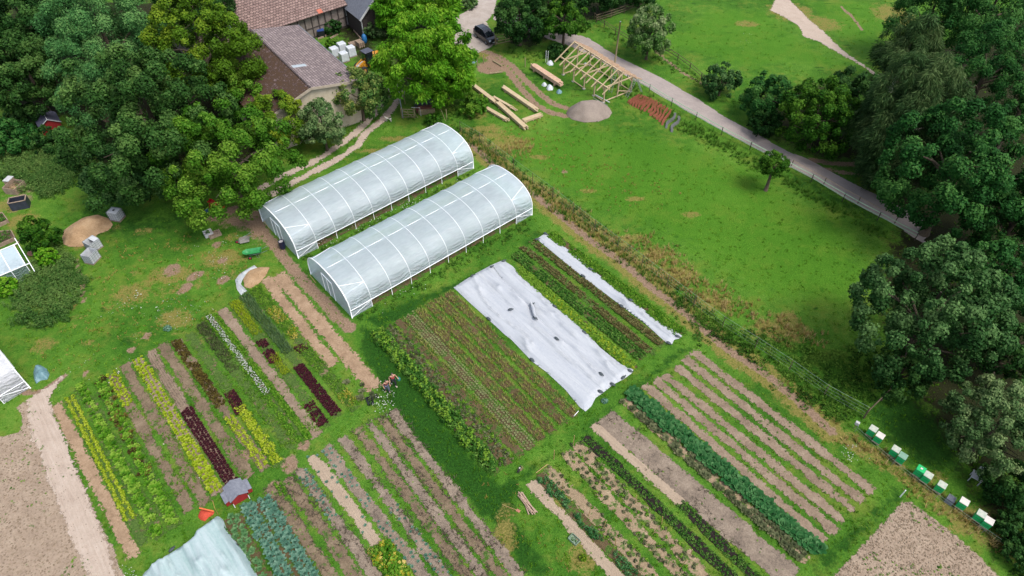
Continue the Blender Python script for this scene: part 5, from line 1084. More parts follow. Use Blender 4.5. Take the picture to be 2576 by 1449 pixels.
# ------------------------------------------------------------- beehives
M_hg = pmat('green hive paint', C(20, 200, 116, 1.25), C(16, 180, 100, 1.2), scale=3, rough=.5, bs=.05)
M_hl = pmat('pale hive lid', C(228, 226, 212), C(150, 184, 164), scale=3.5, rough=.6, bs=.1)
M_hlw = pmat('white hive lid', C(238, 234, 226, 1.1), C(220, 214, 206), scale=2, rough=.6, bs=.1)
M_hlg = pmat('green tinted hive lid', C(150, 190, 166), C(120, 168, 142), scale=3, rough=.6, bs=.1)
HA = R(-44)
def hive(label, x, y, lid, h=.75):
    p = P(x, y, 0); t = thing('beehive', label, 'beehive', (p.x, p.y, 0), HA, 'green beehives in a row'); mb = MB()
    mb.box((0, 0, .3+.3), (.54, .54, .62), M_hg); mb.build('hive_body', t, bevel=.012)
    mb = MB(); mb.box((0, 0, .615), (.55, .55, .02), pmat('dark hive seam', C(12, 90, 56), bs=0)); mb.build('seam', t)
    mb = MB(); mb.box((0, 0, .95), (.56, .56, .07), lid); mb.build('lid', t, bevel=.012)
    mb = MB(); mb.box((0, 0, .25), (.56, .62, .05), M_wood); mb.build('floor_board', t)
    mb = MB()
    for a in (-.22, .22):
        for b in (-.2, .2): mb.box((a, b, .11), (.05, .05, .22), M_wood)
    mb.build('stand', t); return t
HV = [(2186, 1095, 'first beehive from the left, pale lid, by the paddock corner', M_hl), (2203, 1112, 'second beehive from the left, white lid with brown stain', M_hlw), (2242, 1146, 'third beehive from the left, whitish lid', M_hl), (2259, 1163, 'fourth beehive from the left, greenish lid', M_hlg), (2304, 1196, 'fifth beehive from the left, plain green lid with a small white square', M_hg), (2322, 1211, 'sixth beehive from the left, pale lid', M_hl),
      (2356, 1235, 'seventh beehive, standing alone right of the gap', M_hl), (2411, 1277, 'eighth beehive, right of the grey grid box', M_hlw), (2453, 1308, 'ninth beehive, left one of the last pair', M_hl), (2472, 1325, 'tenth beehive, right one of the last pair with white lid', M_hlw)]
for x, y, l, m in HV:
    t = hive(l, x, y, m)
    if m is M_hg: mb = MB(); mb.box((0, 0, 1.01), (.16, .16, .02), M_hlw); mb.build('white_square', t)
p = P(2386, 1262); t = thing('wire_box', 'grey wire grid box between the seventh and eighth beehives', 'box', (p.x, p.y, 0), HA); mb = MB(); mb.box((0, 0, .25), (.5, .5, .5), pmat('grey box', C(140, 146, 168), C(112, 118, 140), rough=.5)); mb.build('box', t); mb = MB()
for i in range(6): u = -.25+i*.1; mb.beam((u, -.25, .53), (u, .25, .53), .015, .015, M_galv); mb.beam((-.25, u, .55), (.25, u, .55), .015, .015, M_galv)
mb.build('grid', t)
p = P(2449, 1208); t = thing('table', 'white square table at the edge of the pale tree', 'table', (p.x, p.y, 0), R(-40)); mb = MB(); mb.box((0, 0, .62), (.75, .75, .05), M_whitew); mb.build('tabletop', t, bevel=.01)
for a in (-1, 1):
    for b in (-1, 1): mb = MB(); mb.box((a*.32, b*.32, .3), (.05, .05, .6), M_whitew); mb.build('leg', t)
p = P(2455, 1195); t = thing('chair', 'white metal chair behind the white table', 'chair', (p.x+.5, p.y+.3, 0), R(30)); mb = MB(); mb.box((0, 0, .45), (.42, .42, .04), M_whitew); mb.build('seat', t); mb = MB(); mb.box((-.2, 0, .72), (.03, .42, .4), M_whitew); mb.build('backrest', t)
for a in (-1, 1):
    for b in (-1, 1): mb = MB(); mb.box((a*.18, b*.18, .22), (.03, .03, .44), M_whitew); mb.build('leg', t)
p = P(2148, 1078); t = thing('energiser_box', 'small white box on a post at the paddock corner', 'box', (p.x, p.y, 0), R(-40)); mb = MB(); mb.box((0, 0, .75), (.3, .22, .3), M_whitew); mb.build('case', t, bevel=.02); mb = MB(); mb.box((0, 0, .3), (.06, .06, .6), M_wood); mb.build('post', t)
# raised beds and compost bays left edge
def raised(label, poly, h=.4):
    q = wl(*poly); c = q.mean(0); t = thing('raised_bed', label, 'raised bed', (c[0], c[1], 0), 0, 'raised beds at the left edge'); n = len(q)
    for i in range(n):
        a, b = q[i]-c, q[(i+1) % n]-c; mb = MB(); mb.beam((*a, h/2), (*b, h/2), .06, h, M_wood) if False else mb.box((*((a+b)/2), h/2), (np.hypot(*(b-a)), .07, h), M_wood, math.atan2(b[1]-a[1], b[0]-a[0])); mb.build('board', t)
    mb = MB(); mb.add([(*(v-c)*.98, h-.08) for v in q] if False else [((v-c)[0]*.98, (v-c)[1]*.98, h-.08) for v in q], [tuple(range(n))], pmat('bed earth', C(104, 84, 64), C(80, 62, 46), scale=4)); mb.build('soil', t)
    w = q.min(0), q.max(0); pts = rng.uniform(w[0], w[1], (260, 2)); pts = pts[sdist(pts, q) > .12][:120]-c
    V, F, v = [], [], []; o = 0
    for k in range(len(pts)):
        a, b_, cc = bush(9, .16, .2, .12, k); a = a+np.array([pts[k][0], pts[k][1], h-.06]); V.append(a); F.append(b_+o); v.append(cc); o += len(a)
    mesh_np('plants', np.vstack(V), np.vstack(F), M_veg, np.concatenate(v), parent=t)
raised('raised bed full of leaves, upper one at the left edge', [(-40, 552), (10, 541), (24, 560), (-30, 584)])
raised('raised bed full of leaves, lower one at the left edge', [(-40, 592), (32, 586), (42, 604), (-35, 638)])
mb = MB(); a, b = P(0, 648), P(60, 601); mb.beam((a.x, a.y, .1), (b.x, b.y, .1), .15, .15, M_wood); tag(mb.build('log'), 'long pale pole lying between raised bed and small greenhouse', 'pole')
t = thing('compost_bin', 'dark panelled compost bin left of the leafy shrub', 'compost bin', P(55, 520), R(20)); M_pan = pmat('dark panel', C(70, 76, 96), C(44, 48, 62), rough=.5); 
for c, s_, r_ in (((0, -.5, .5), (1.6, .05, 1.0), 0), ((-.8, 0, .5), (.05, 1.0, 1.0), 0), ((.8, 0, .5), (.05, 1.0, 1.0), 0), ((0, .5, .5), (1.6, .05, 1.0), 0)): mb = MB(); mb.box(c, s_, M_pan); mb.box((c[0], c[1], 1.02), (s_[0]+.06, s_[1]+.06, .05), M_wood); mb.build('panel', t)
t = thing('compost_bin', 'brown wooden compost bay full of straw below the white box', 'compost bin', P(42, 478), R(-10))
for c, s_ in (((0, -.8, .4), (1.4, .05, .8)), ((-.7, 0, .4), (.05, 1.6, .8)), ((.7, 0, .4), (.05, 1.6, .8)), ((0, .8, .4), (1.4, .05, .8))): mb = MB(); mb.box(c, s_, M_wood); mb.build('panel', t)
mb = MB(); mb.lathe((0, 0, .2), [(.65, 0), (.6, .3), (.3, .5), (.0, .55)], M_chip, 14); mb.build('filling', t, smooth=True)
p = P(31, 466); t = thing('storage_box', 'white box standing above the brown compost bay', 'box', (p.x, p.y, 0), R(-8)); mb = MB(); mb.box((0, 0, .45), (.62, .9, .8), M_wood); mb.build('box', t); mb = MB(); mb.box((0, 0, .88), (.68, .96, .06), M_whitew); mb.build('lid', t, bevel=.01)
p = P(83, 637); mb = MB(); mb.lathe((0, 0, 0), [(.3, 0), (.45, .05), (.5, .12), (.4, .1), (.05, .06)], pmat('terracotta', C(180, 130, 104), C(150, 100, 78)), 16); o = mb.build('clay_bowl', smooth=True); o.location = (p.x, p.y, 0); tag(o, 'flat brown clay bowl beside the small greenhouse roof', 'bowl')
# ------------------------------------------------------------- clay roof tiles laid out in rows
M_tile = pmat('clay tiles', C(196, 116, 84), C(150, 84, 60), scale=9, rough=.85, bs=.6, bd=.05); M_tileg = pmat('grey clay tiles', C(150, 152, 150), C(112, 116, 116), scale=9, rough=.85, bs=.6, bd=.05)
rows = [((1581, 259), (1607, 243)), ((1586, 263), (1614, 245)), ((1592, 267), (1620, 247)), ((1599, 270), (1625, 249)), ((1606, 273), (1630, 251)), ((1613, 277), (1637, 253)), ((1621, 280), (1643, 257)), ((1632, 283), (1650, 259)), ((1636, 291), (1657, 263)), ((1644, 296), (1663, 268)), ((1652, 300), (1671, 272)), ((1659, 306), (1678, 277)), ((1666, 314), (1686, 281)), ((1676, 322), (1697, 290)), ((1690, 332), (1706, 298))]
LB = ['first', 'second', 'third', 'fourth', 'fifth', 'sixth', 'seventh', 'eighth', 'ninth', 'tenth', 'eleventh', 'twelfth', 'thirteenth', 'fourteenth', 'fifteenth']
for i, (a, b) in enumerate(rows):
    A, B = P(*a), P(*b); t = thing('tile_row', '%s row of stacked %s roof tiles from the left, beside the road' % (LB[i], 'grey' if i > 12 else 'orange'), 'roof tiles', (A.x, A.y, 0), 0, 'rows of stacked roof tiles'); d = B-A; n = max(8, int(d.length/.09)); mb = MB(); an = math.atan2(d.y, d.x); cv = .22*math.sin(i*.55)
    for k in range(n):
        u = k/(n-1); q = d*u+Vector((-d.y, d.x, 0)).normalized()*cv*math.sin(u*math.pi*2); M = Matrix.Rotation(an, 4, 'Z') @ Matrix.Rotation(R(28), 4, 'Y'); mb.box((q.x, q.y, .17), (.035, .26, .36), M_tileg if i > 12 else M_tile, M=M)
    mb.build('tiles', t)
# ------------------------------------------------------------- fences
M_tape = pmat('green white fence tape', C(196, 226, 190), C(160, 206, 164), scale=4, rough=.6, bs=0)
M_wire = pmat('fence wire', C(170, 196, 176), C(140, 166, 150), rough=.4, bs=0)
M_postw = pmat('old fence post', C(124, 110, 86), C(84, 72, 56), scale=5, rough=.9)
M_postd = pmat('dark fence post', C(76, 66, 60), C(54, 46, 42), scale=5, rough=.9)
def fence(name, label, pts, h, wires, r, sp, pm, wm, pr=.045, group=None, sag=.0):
    W_ = [P(x, y) for x, y in pts]; o = W_[0]; t = thing(name, label, 'fence', (o.x, o.y, 0), 0, group)
    seg = [0]
    for a, b in zip(W_[:-1], W_[1:]): seg.append(seg[-1]+(b-a).length)
    n = max(2, int(round(seg[-1]/sp))+1); posts = []
    for i in range(n):
        s = seg[-1]*i/(n-1); k = max(j for j in range(len(seg)) if seg[j] <= s+1e-6); k = min(k, len(W_)-2); f = (s-seg[k])/(seg[k+1]-seg[k]); posts.append(W_[k].lerp(W_[k+1], f)-o)
    rr = random.Random(len(pts))
    for q in posts:
        mb = MB(); l = rr.uniform(-.05, .05); mb.tube([(q.x, q.y, 0), (q.x+l, q.y+l, h)], pr, pm, 6); mb.build('post', t)
    for z in wires:
        if r < .012 and z < wires[0]: r = .006
        mb = MB(); pp = []
        for a, b in zip(posts[:-1], posts[1:]): pp += [a+Vector((0, 0, z)), (a+b)/2+Vector((0, 0, z-sag))]
        pp.append(posts[-1]+Vector((0, 0, z))); mb.tube(pp, r, wm, 4); mb.build('tape' if r > .012 else 'wire', t)
    return t
fence('electric_fence', 'white tape fence running along the paddock side of the road', [(1578, 200), (1626, 228), (1678, 261), (1742, 298), (1800, 332), (1880, 374), (1932, 400), (1990, 432), (2060, 470), (2144, 522), (2210, 556), (2246, 575), (2300, 605)], 1.1, (1.0, .62), .05, 4.2, M_postd, M_tape, sag=.05)
fence('electric_fence', 'single tape fence right at the road edge above the tape fence', [(1990, 420), (2060, 458), (2120, 492), (2200, 536), (2250, 562)], .9, (.85,), .024, 3.6, M_postw, pmat('brown tape', C(196, 170, 120), bs=0), sag=.04)
fence('wire_fence', 'long wire mesh fence between paddock and garden', [(1158, 332), (1196, 352), (1290, 425), (1400, 507), (1500, 585), (1600, 660), (1700, 737), (1800, 815), (1900, 878), (1985, 935), (2060, 990), (2172, 1052)], 1.5, (1.45, 1.1, .75, .4), .0115, 3.2, M_postw, M_wire, pr=.035, sag=.02)
fence('wooden_rail_fence', 'weathered rail from the paddock corner up to the dark tree', [(2172, 1052), (2215, 1010), (2258, 965)], 1.1, (1.0,), .05, 3.0, M_postw, M_postw, pr=.07)
fence('wire_fence', 'low wire fence under the row of beehives', [(2150, 1086), (2230, 1160), (2300, 1215), (2400, 1290), (2520, 1375), (2600, 1430)], .7, (.6, .35), .01, 3.5, M_galv, M_wire, pr=.02)
fence('wooden_rail_fence', 'rough pole fence under the dark trees at the top edge', [(1500, 56), (1540, 44), (1600, 22), (1660, -5)], 1.2, (1.1, .7, .35), .06, 3.0, M_postw, M_postw, pr=.07)
fence('wooden_rail_fence', 'low brown rail fence left of the lone meadow tree', [(1495, 50), (1530, 78), (1580, 108)], 1.1, (1.0, .6), .045, 3.0, M_postw, M_postw, pr=.06)
fence('wooden_rail_fence', 'old rail fence along the meadow side behind the silvery tree', [(1670, 130), (1720, 160), (1765, 200), (1790, 225)], .9, (.8, .4), .05, 3.0, M_postw, M_postw, pr=.06)
# gates
def gate(label, x, y, rz, wd, h, mat, brace=True, tilt=0):
    p = P(x, y); t = thing('wooden_gate', label, 'gate', (p.x, p.y, 0), rz)
    for s in (-1, 1): mb = MB(); mb.box((s*(wd/2+.1), 0, h/2+.1), (.12, .12, h+.2), mat); mb.build('gate_post', t)
    n = 4
    for i in range(n): mb = MB(); mb.box((0, math.sin(R(tilt))*(i*h/(n-1)), .15+i*(h-.15)/(n-1)*math.cos(R(tilt))), (wd, .04, .09), mat); mb.build('rail', t)
    for x in (-wd/2+.05, 0, wd/2-.05): mb = MB(); mb.beam((x, -.03, .12), (x, -.03+math.sin(R(tilt))*h, .12+(h-.1)*math.cos(R(tilt))), .08, .03, mat); mb.build('stile', t)
    if brace: mb = MB(); mb.beam((-wd/2, -.06, h), (wd/2, -.06, .15), .07, .03, mat); mb.build('brace', t)
M_gate = pmat('gate wood', C(182, 168, 130), C(140, 126, 92), scale=5, rough=.85)
gate('small wooden gate with diagonal brace at the foot of the walnut', 1028, 297, R(-2), 1.4, 1.2, M_gate)
gate('wide wooden field gate beside the black car', 1272, 108, R(25), 3.0, 1.25, M_gate, False, 10)
t = thing('metal_barrier', 'white metal frame with wooden prop right of the small gate', 'barrier', P(1046, 292), 0); mb = MB(); mb.tube([(-.4, 0, 1.2), (.6, 0, 1.15), (.65, 0, 0)], .035, M_whitew, 6); mb.build('tube', t); mb = MB(); mb.beam((-.4, .1, 1.0), (.3, -.4, 0), .05, .05, M_gate); mb.build('prop', t)
mb = MB(); a, b = P(998, 213, 1.0), P(1013, 290, .9); A, B = P(998, 222), P(1014, 300); mb.add([(A.x, A.y, .3), (B.x, B.y, .1), (B.x, B.y, 1.2), (A.x, A.y, 1.2), (A.x+.06, A.y, .3), (B.x+.06, B.y, .1), (B.x+.06, B.y, 1.2), (A.x+.06, A.y, 1.2)], [(0, 1, 2, 3), (7, 6, 5, 4), (0, 4, 5, 1), (1, 5, 6, 2), (2, 6, 7, 3), (3, 7, 4, 0)], pmat('bluish sheet', C(176, 186, 200), C(140, 150, 172), rough=.4, bs=0)); tag(mb.build('sheet_fence'), 'long bluish sheet fence from the track to the small gate', 'fence')
# hut of tarpaulin and firewood under the walnut
t = thing('wood_store', 'dark tarpaulin over a pile of reddish wood at the walnut trunk', 'wood pile', P(1068, 278), R(5)); mb = MB(); mb.box((0, 1.2, .9), (2.6, 1.6, 1.6), pmat('dark tarpaulin', C(62, 70, 76), C(40, 46, 52), rough=.5, bs=.8, bd=.1), taper=.8); mb.build('tarpaulin', t, bevel=.15)
rr = random.Random(4)
for k in range(26): mb = MB(); z = .15+.13*(k//7)*1.2; y = -.3+rr.uniform(-.25, .25); mb.tube([(-.9+rr.uniform(-.2, .2), y+.13*(k % 5)-.2, z), (.9+rr.uniform(-.2, .2), y+.13*(k % 5)-.2+rr.uniform(-.15, .15), z+.03)], .055, pmat('reddish firewood', C(136, 78, 60), C(96, 52, 42)), 6); mb.build('branch', t)
mb = MB(); mb.box((0.3, -.75, .3), (2.0, .5, .55), M_gate); mb.build('crate', t)
t = P(1050, 268); mb = MB(); mb.tube([(t.x, t.y, 0), (t.x-.05, t.y+.1, .8), (t.x+.05, t.y, 2.6)], [.28, .24, .26], pmat('pale painted bark', C(206, 200, 186), C(170, 160, 146), scale=3), 10); tag(mb.build('trunk_wrap', smooth=True), 'pale wrapped post beside the dark tarpaulin under the walnut', 'post')
def postt(label, x, y, h, r=.05, lean=(0, 0), mat=None, name='wooden_post', cat='post', group=None):
    p = P(x, y); mb = MB(); mb.tube([(0, 0, 0), (lean[0], lean[1], h)], r, mat or M_gate, 7); o = mb.build(name); o.location = (p.x, p.y, 0); return tag(o, label, cat, group)
postt('short post standing left of the far tunnel end', 1124, 300, 1.4); postt('thin leaning stick above the far tunnel end', 1121, 305, 1.5, .025, (-.5, .3)); postt('post in the bare patch right of the walnut, left one', 1201, 170, 1.4, .07); postt('post in the bare patch right of the walnut, right one', 1217, 160, 1.3, .07)
postt('post in the grass behind the small gate', 1019, 262, 1.5, .06); postt('pale post left of the timber frame with plank base', 1321, 168, 1.3, .06)
for i, (x, y) in enumerate([(1373, 157), (1378, 158)]): postt('thin white rod left of the timber frame, %s' % ('left one' if i == 0 else 'right one'), x, y, 1.7, .03, mat=M_white)
for l, a, b in (('short log beside the bare patch, upper one', (1240, 155), (1262, 168)), ('thin pale log below the bare patch', (1232, 187), (1263, 183))): mb = MB(); A, B = P(*a), P(*b); mb.tube([(A.x, A.y, .12), (B.x, B.y, .12)], .1, M_gate, 8); tag(mb.build('log'), l, 'log', 'logs near the bare patch')
for l, x, y, r, m in (('crumpled white bag at the left corner of the timber frame', 1385, 160, 10, M_wrap), ('pale bluish bags beside the pink planks', 1406, 232, 9, M_btarp), ('white plastic bags under the pink planks, middle', 1383, 222, 11, M_wrap), ('white plastic bag under the pink planks, left', 1370, 214, 8, M_wrap), ('pale bluish bag beside the walnut at the bare patch', 1190, 155, 9, M_btarp), ('small white bag inside the timber frame', 1473, 163, 6, M_wrap)):
    heap('plastic_bag', l, 'bag', [(x+math.cos(k)*r*(.8+.3*random.random()), y+math.sin(k)*r*.6) for k in (0, 1, 2, 3, 4, 5)], m, .4, .6, .1, .5)
# ------------------------------------------------------------- crops
def rowpts(a, b, rows, wd, sp, jit=.04, t0=0., t1=1., drop=0.0, off=0.0):
    A, B = P(*a), P(*b); d = B-A; ln = d.length; d = d/ln; n = Vector((-d.y, d.x, 0)); out = []
    m = max(1, int(ln*(t1-t0)/sp))
    for r in range(rows):
        y = off+((r-(rows-1)/2)*wd/max(1, rows-1) if rows > 1 else 0)
        for i in range(m):
            if rng.random() < drop: continue
            s = ln*t0+(i+.5*(r % 2))*sp; q = A+d*s+n*y; out.append((q.x+rng.normal()*jit, q.y+rng.normal()*jit))
    return np.array(out)
def bed(k): return BEDS[k][0], BEDS[k][1]
M_lime = leafmat('lime lettuce leaves', C(96, 130, 16), C(168, 196, 34), C(216, 228, 84))
M_redl = leafmat('dark red lettuce leaves', C(22, 12, 16), C(58, 24, 34), C(104, 48, 54), trans=.1)
M_kale = leafmat('blue green kale leaves', C(40, 84, 66), C(94, 146, 122), C(160, 196, 172))
M_squash = leafmat('squash leaves', C(20, 66, 30), C(52, 116, 60), C(118, 172, 108))
M_green = leafmat('fresh green leaves', C(34, 90, 14), C(84, 146, 30), C(148, 190, 66))
M_onion = leafmat('pale onion leaves', C(130, 138, 50), C(182, 186, 96), C(222, 222, 146))
M_olive = leafmat('olive brown leaves', C(40, 36, 20), C(84, 72, 34), C(128, 116, 54))
M_brownl = leafmat('reddish brown leaves', C(58, 54, 32), C(106, 98, 58), C(150, 148, 92))
M_dull = leafmat('dull grey green leaves', C(60, 72, 48), C(100, 110, 74), C(150, 152, 112))
M_yel = leafmat('yellowing leaves', C(150, 150, 20), C(206, 196, 60), C(240, 214, 130))
M_twig = leafmat('dead grey stems', C(80, 72, 62), C(118, 106, 92), C(164, 150, 130))
TR = [rosette(16, .15, .10, .5, i, 2) for i in range(4)]; TRb = [rosette(14, .34, .2, .45, i+7, 2, .03) for i in range(4)]
M_chard = leafmat('chard leaves', C(40, 100, 14), C(104, 164, 36), C(168, 206, 80))
TRs = [rosette(14, .27, .15, .6, i+7, 2, .03) for i in range(4)]
TB = [bush(26, .15, .2, .12, i+30) for i in range(4)]; TBb = [bush(50, .3, .6, .18, i+40) for i in range(4)]; TBs = [bush(10, .08, .1, .08, i+50) for i in range(4)]
TO = [tuft(7, .2, .05, .07, i+60) for i in range(4)]
def crop(name, pts, T, mat, vj=.35, vb=None, scl=None):
    f = fbm(pts[:, 0]*.9+31, pts[:, 1]*.9+7); k = f > .27; scl = ((.62+.75*f)*(.8+.4*rng.random(len(f))))[k]; pts = pts[k]; vb = None if vb is None else vb[k]
    return scatter(name, T, pts, mat, vj=vj, vb=vb, scl=scl, kind='stuff', zz=.05)
def J(*a): return np.vstack(a)
crop('bean_plants', J(rowpts(*bed('A1'), 2, .42, .2, .04, 0, .85), rowpts(*bed('A9'), 2, .4, .22, .06, .63, 1), rowpts(*bed('A10'), 3, .5, .22, .07, .6, 1)), TB, M_lime, vb=None)
crop('chard_plants', J(rowpts(*bed('A2'), 2, .34, .26, .05, 0, 1, .05), rowpts(*bed('A3'), 2, .34, .28, .05, 0, 1, .1)), TRs, M_chard, vj=.7)
crop('chard_plants', rowpts(*bed('A3'), 3, .6, .4, .1, 0, .7, .5), TRs, M_olive, vj=.8, scl=None)
crop('lime_lettuces', J(rowpts(*bed('A4'), 3, .6, .25, .04, 0, .28, .1), rowpts(*bed('A6'), 3, .7, .25, .04, 0, 1, .06)), TR, M_lime, vj=.5)
crop('lime_lettuces', J(rowpts(*bed('A6'), 2, .5, .26, .05, .62, 1, .2)), [rosette(14, .2, .14, .5, i, 2) for i in range(3)], M_lime, vj=.2, vb=None)
flowers([[(330, 925), (350, 905), (545, 1230), (525, 1240)], [(520, 1210), (555, 1215), (560, 1240), (530, 1250)], [(272, 945), (292, 940), (335, 1030), (320, 1040)]], 3, M_petal, .08, .22)
flowers([[(430, 1060), (450, 1050), (490, 1130), (470, 1140)], [(272, 945), (290, 945), (305, 970), (290, 980)]], 9, leafmat('bleached leaves', C(200, 190, 170), C(230, 222, 205), C(244, 238, 226)), .13, .15, 'bleached_leaves')
crop('seedlings', rowpts(*bed('A7'), 5, .75, .17, .015, .02, .45), [rosette(6, .06, .03, .5, i) for i in range(3)], M_twig, vj=.2)
crop('basil_plants', rowpts(*bed('A9'), 4, .6, .2, .06, 0, .56), TB, M_olive, vj=.5)
crop('onion_plants', J(rowpts(*bed('A11'), 5, .8, .14, .03, 0, .42, .2)), TO, M_dull)
crop('onion_plants', J(rowpts(*bed('A14'), 4, .6, .14, .03, 0, .3), rowpts(*bed('A14'), 4, .5, .14, .03, .47, .62)), TO, M_lime)
crop('carrot_plants', J(rowpts(*bed('A12'), 2, .25, .13, .04, .0, 1, 0, .38), rowpts(*bed('A12'), 2, .2, .2, .05, .0, 1, .3, -.3)), TB, M_green)
q = rowpts(*bed('A12'), 4, .34, .12, .05, 0, .66, .1, -.12); V, F = leaf_quads(np.column_stack([q, np.full(len(q), .3)]), np.tile([[0, 0, 1.]], (len(q), 1)), .11, .9, rng)
tag(mesh_np('white_flower_row', V, F, M_petal, np.repeat(rng.random(len(q)), 4)), kind='stuff'); crop('flower_row_leaves', q[::2], TBs, M_dull)
crop('leek_plants', rowpts(*bed('A15'), 4, .7, .2, .03, 0, .52), [tuft(7, .42, .05, .12, i) for i in range(4)], leafmat('leek leaves', C(66, 104, 64), C(112, 148, 96), C(164, 188, 136)))
crop('fennel_plants', J(rowpts(*bed('A16'), 4, .8, .17, .06, 0, .44), rowpts(*bed('A16'), 4, .8, .17, .06, .52, 1)), [bush(26, .17, .34, .1, i, .35) for i in range(4)], M_green, vj=.5)
crop('yellowing_fennel', J(rowpts(*bed('A16'), 4, .7, .17, .06, .2, .32, .2), rowpts(*bed('A16'), 3, .6, .2, .08, .38, .46, .3), rowpts(*bed('A16'), 3, .7, .2, .08, .88, .98, .2)), [bush(26, .17, .38, .1, i, .35) for i in range(4)], M_yel, vj=.6)
crop('courgette_plants', J(fringe([[(825, 925), (850, 915), (945, 990), (930, 1010), (880, 1000)], [(860, 980), (910, 985), (920, 1020), (880, 1030)]], 2.2, .4)), TRb, M_dull, vj=.8)
# individual dark red lettuces
def individuals(nm, label, cat, group, T, mat, pts, sz=1.0, z=.05):
    protos = []
    for k, (V, F, v) in enumerate(T): 
        me = mesh_np(nm, V*sz, F, mat, v).data; protos.append(me); bpy.data.objects.remove([o for o in bpy.data.objects if o.data == me][0])
    for i, (x, y) in enumerate(pts):
        o = bpy.data.objects.new(nm, protos[i % len(protos)]); COL.objects.link(o); o.location = (x, y, z); s = .85+.3*rng.random(); o.scale = (s, s, s); o.rotation_euler = (0, 0, rng.random()*6.28); tag(o, label, cat, group)
individuals('lettuce', 'dark red lettuce in the long bed ending at the red chicken hut', 'lettuce', 'dark red lettuces of the bed ending at the hut', TR, M_redl, rowpts(*bed('A7'), 4, .72, .215, .02, .47, .99, .02))
individuals('lettuce', 'dark red lettuce in the long strip next to the bright fennel bed', 'lettuce', 'dark red lettuces of the strip beside the fennel', TR, M_redl, rowpts((751, 922), (851, 1047), 4, .66, .21, .02, 0, 1, .02))
crop('dark_red_lettuces', J(rowpts((577, 988), (610, 1043), 4, .62, .2, .02), rowpts((656, 858), (694, 914), 4, .62, .19, .02), rowpts((777, 1016), (818, 1074), 4, .66, .2, .02, 0, 1, .12), rowpts((752, 872), (768, 886), 4, .6, .17, .03)), TR, M_redl)
# central block
q = rowpts(*bed('B0'), 3, .7, .32, .12); crop('climbing_beans', q, TBb, M_veg, vj=.5)
q = rowpts(*bed('B0'), 2, .5, .5, .15, 0, 1, .35, -.1); crop('climbing_beans', q, [bush(40, .3, .95, .17, i) for i in range(3)], M_green, vj=.4, vb=np.full(len(q), .25))
crop('mixed_greens', rowpts(*bed('B1'), 4, .95, .25, .1, 0, 1, .1), TB, M_dull, vj=.7); crop('mixed_greens', rowpts(*bed('B1'), 3, .9, .4, .15, 0, 1, .3), TB, M_green, vj=.6)
crop('mixed_greens', rowpts(*bed('B2'), 4, .9, .24, .06, 0, .9, .15), TBs, M_veg, vj=.5)
crop('young_lettuces', rowpts(*bed('B3'), 5, .95, .24, .015, 0, 1, .02), [rosette(9, .1, .06, .6, i) for i in range(4)], leafmat('young lettuce leaves', C(110, 120, 74), C(160, 168, 112), C(196, 200, 150)), vj=.3)
for i in range(4, 8): crop('onion_plants', rowpts(*bed('B%d' % i), 3, .62, .2, .025, .0, 1, .03), TO, M_onion, vj=.4)
crop('onion_plants', rowpts(*bed('B2'), 2, .3, .2, .02, 0, .95, .1, .3), TO, M_onion, vj=.4)
crop('spinach_row', rowpts(*bed('C1'), 6, .95, .14, .05), TB, M_green, vj=.5)
for k in ('C2', 'C3'): crop('brown_lettuce_row', J(rowpts(*bed(k), 3, .55, .2, .03, 0, 1, .12)), TR, M_brownl, vj=.5, scl=None)
crop('parsley_row', rowpts(*bed('C4'), 4, .85, .15, .04), TB, M_veg, vj=.5); q = rowpts(*bed('C5'), 5, .85, .16, .05); crop('bright_salad_row', q, TB, M_green, vj=.4, vb=np.linspace(.15, .35, len(q))); crop('bright_salad_row', rowpts(*bed('C5'), 3, .5, .3, .08, .3, 1, .3), TB, M_lime, vj=.4)
# right block
individuals('squash_plant', 'large leaved dark green squash plant in the dense row of the right plots', 'squash plant', 'squash plants in one dense row', [rosette(22, .5, .3, .42, i+70, 3, .05) for i in range(4)], M_squash, rowpts(*bed('D7'), 2, .5, .45, .06), 1.15)
crop('small_cabbages', rowpts(*bed('D8'), 2, .5, .45, .06, 0, 1, .2), TRb, M_dull, vj=.4, scl=None); 
for k in ('D11', 'D10b'): crop('pepper_plants', rowpts(*bed(k), 3, .55, .28, .03, 0, 1, .08), [bush(22, .13, .16, .1, i) for i in range(3)], M_veg, vj=.4)
for k in ('D12', 'D13', 'D14'): crop('staked_plants', rowpts(*bed(k), 2, .5, .5, .12, 0, 1, .25), TB, M_dull, vj=.6); crop('staked_plants', rowpts(*bed(k), 2, .7, .6, .15, 0, 1, .5), TB, M_green, vj=.5)
crop('bushy_herb_row', J(rowpts(*bed('D14b'), 2, .35, .26, .07, .03, .32), rowpts(*bed('D14b'), 2, .35, .26, .07, .36, .58), rowpts(*bed('D14b'), 2, .3, .26, .07, .63, .92)), [bush(40, .2, .5, .12, i) for i in range(3)], M_squash, vj=.4)
for k in ('D0', 'D1', 'D2', 'D3', 'D4', 'D5', 'D9', 'D15', 'E2', 'E3', 'E7', 'E8', 'E9', 'E10', 'E11', 'A5', 'A8', 'A13', 'A11'):
    crop('bed_weeds', rowpts(*bed(k), 3, .8, 1.1, .3, 0, 1, .45), TBs, M_green, vj=.8)
q = J(*[rowpts(*bed(k), 4, .85, .22, .08, 0, 1, .45) for k in ('E2', 'E3', 'E7', 'E8', 'E9', 'E10', 'E11', 'E4')]); q = q[fbm(q[:, 0]*.7, q[:, 1]*.7) > .47]; crop('withered_weeds', q, [tuft(7, .16, .035, .14, i) for i in range(4)], M_twig, vj=.5)
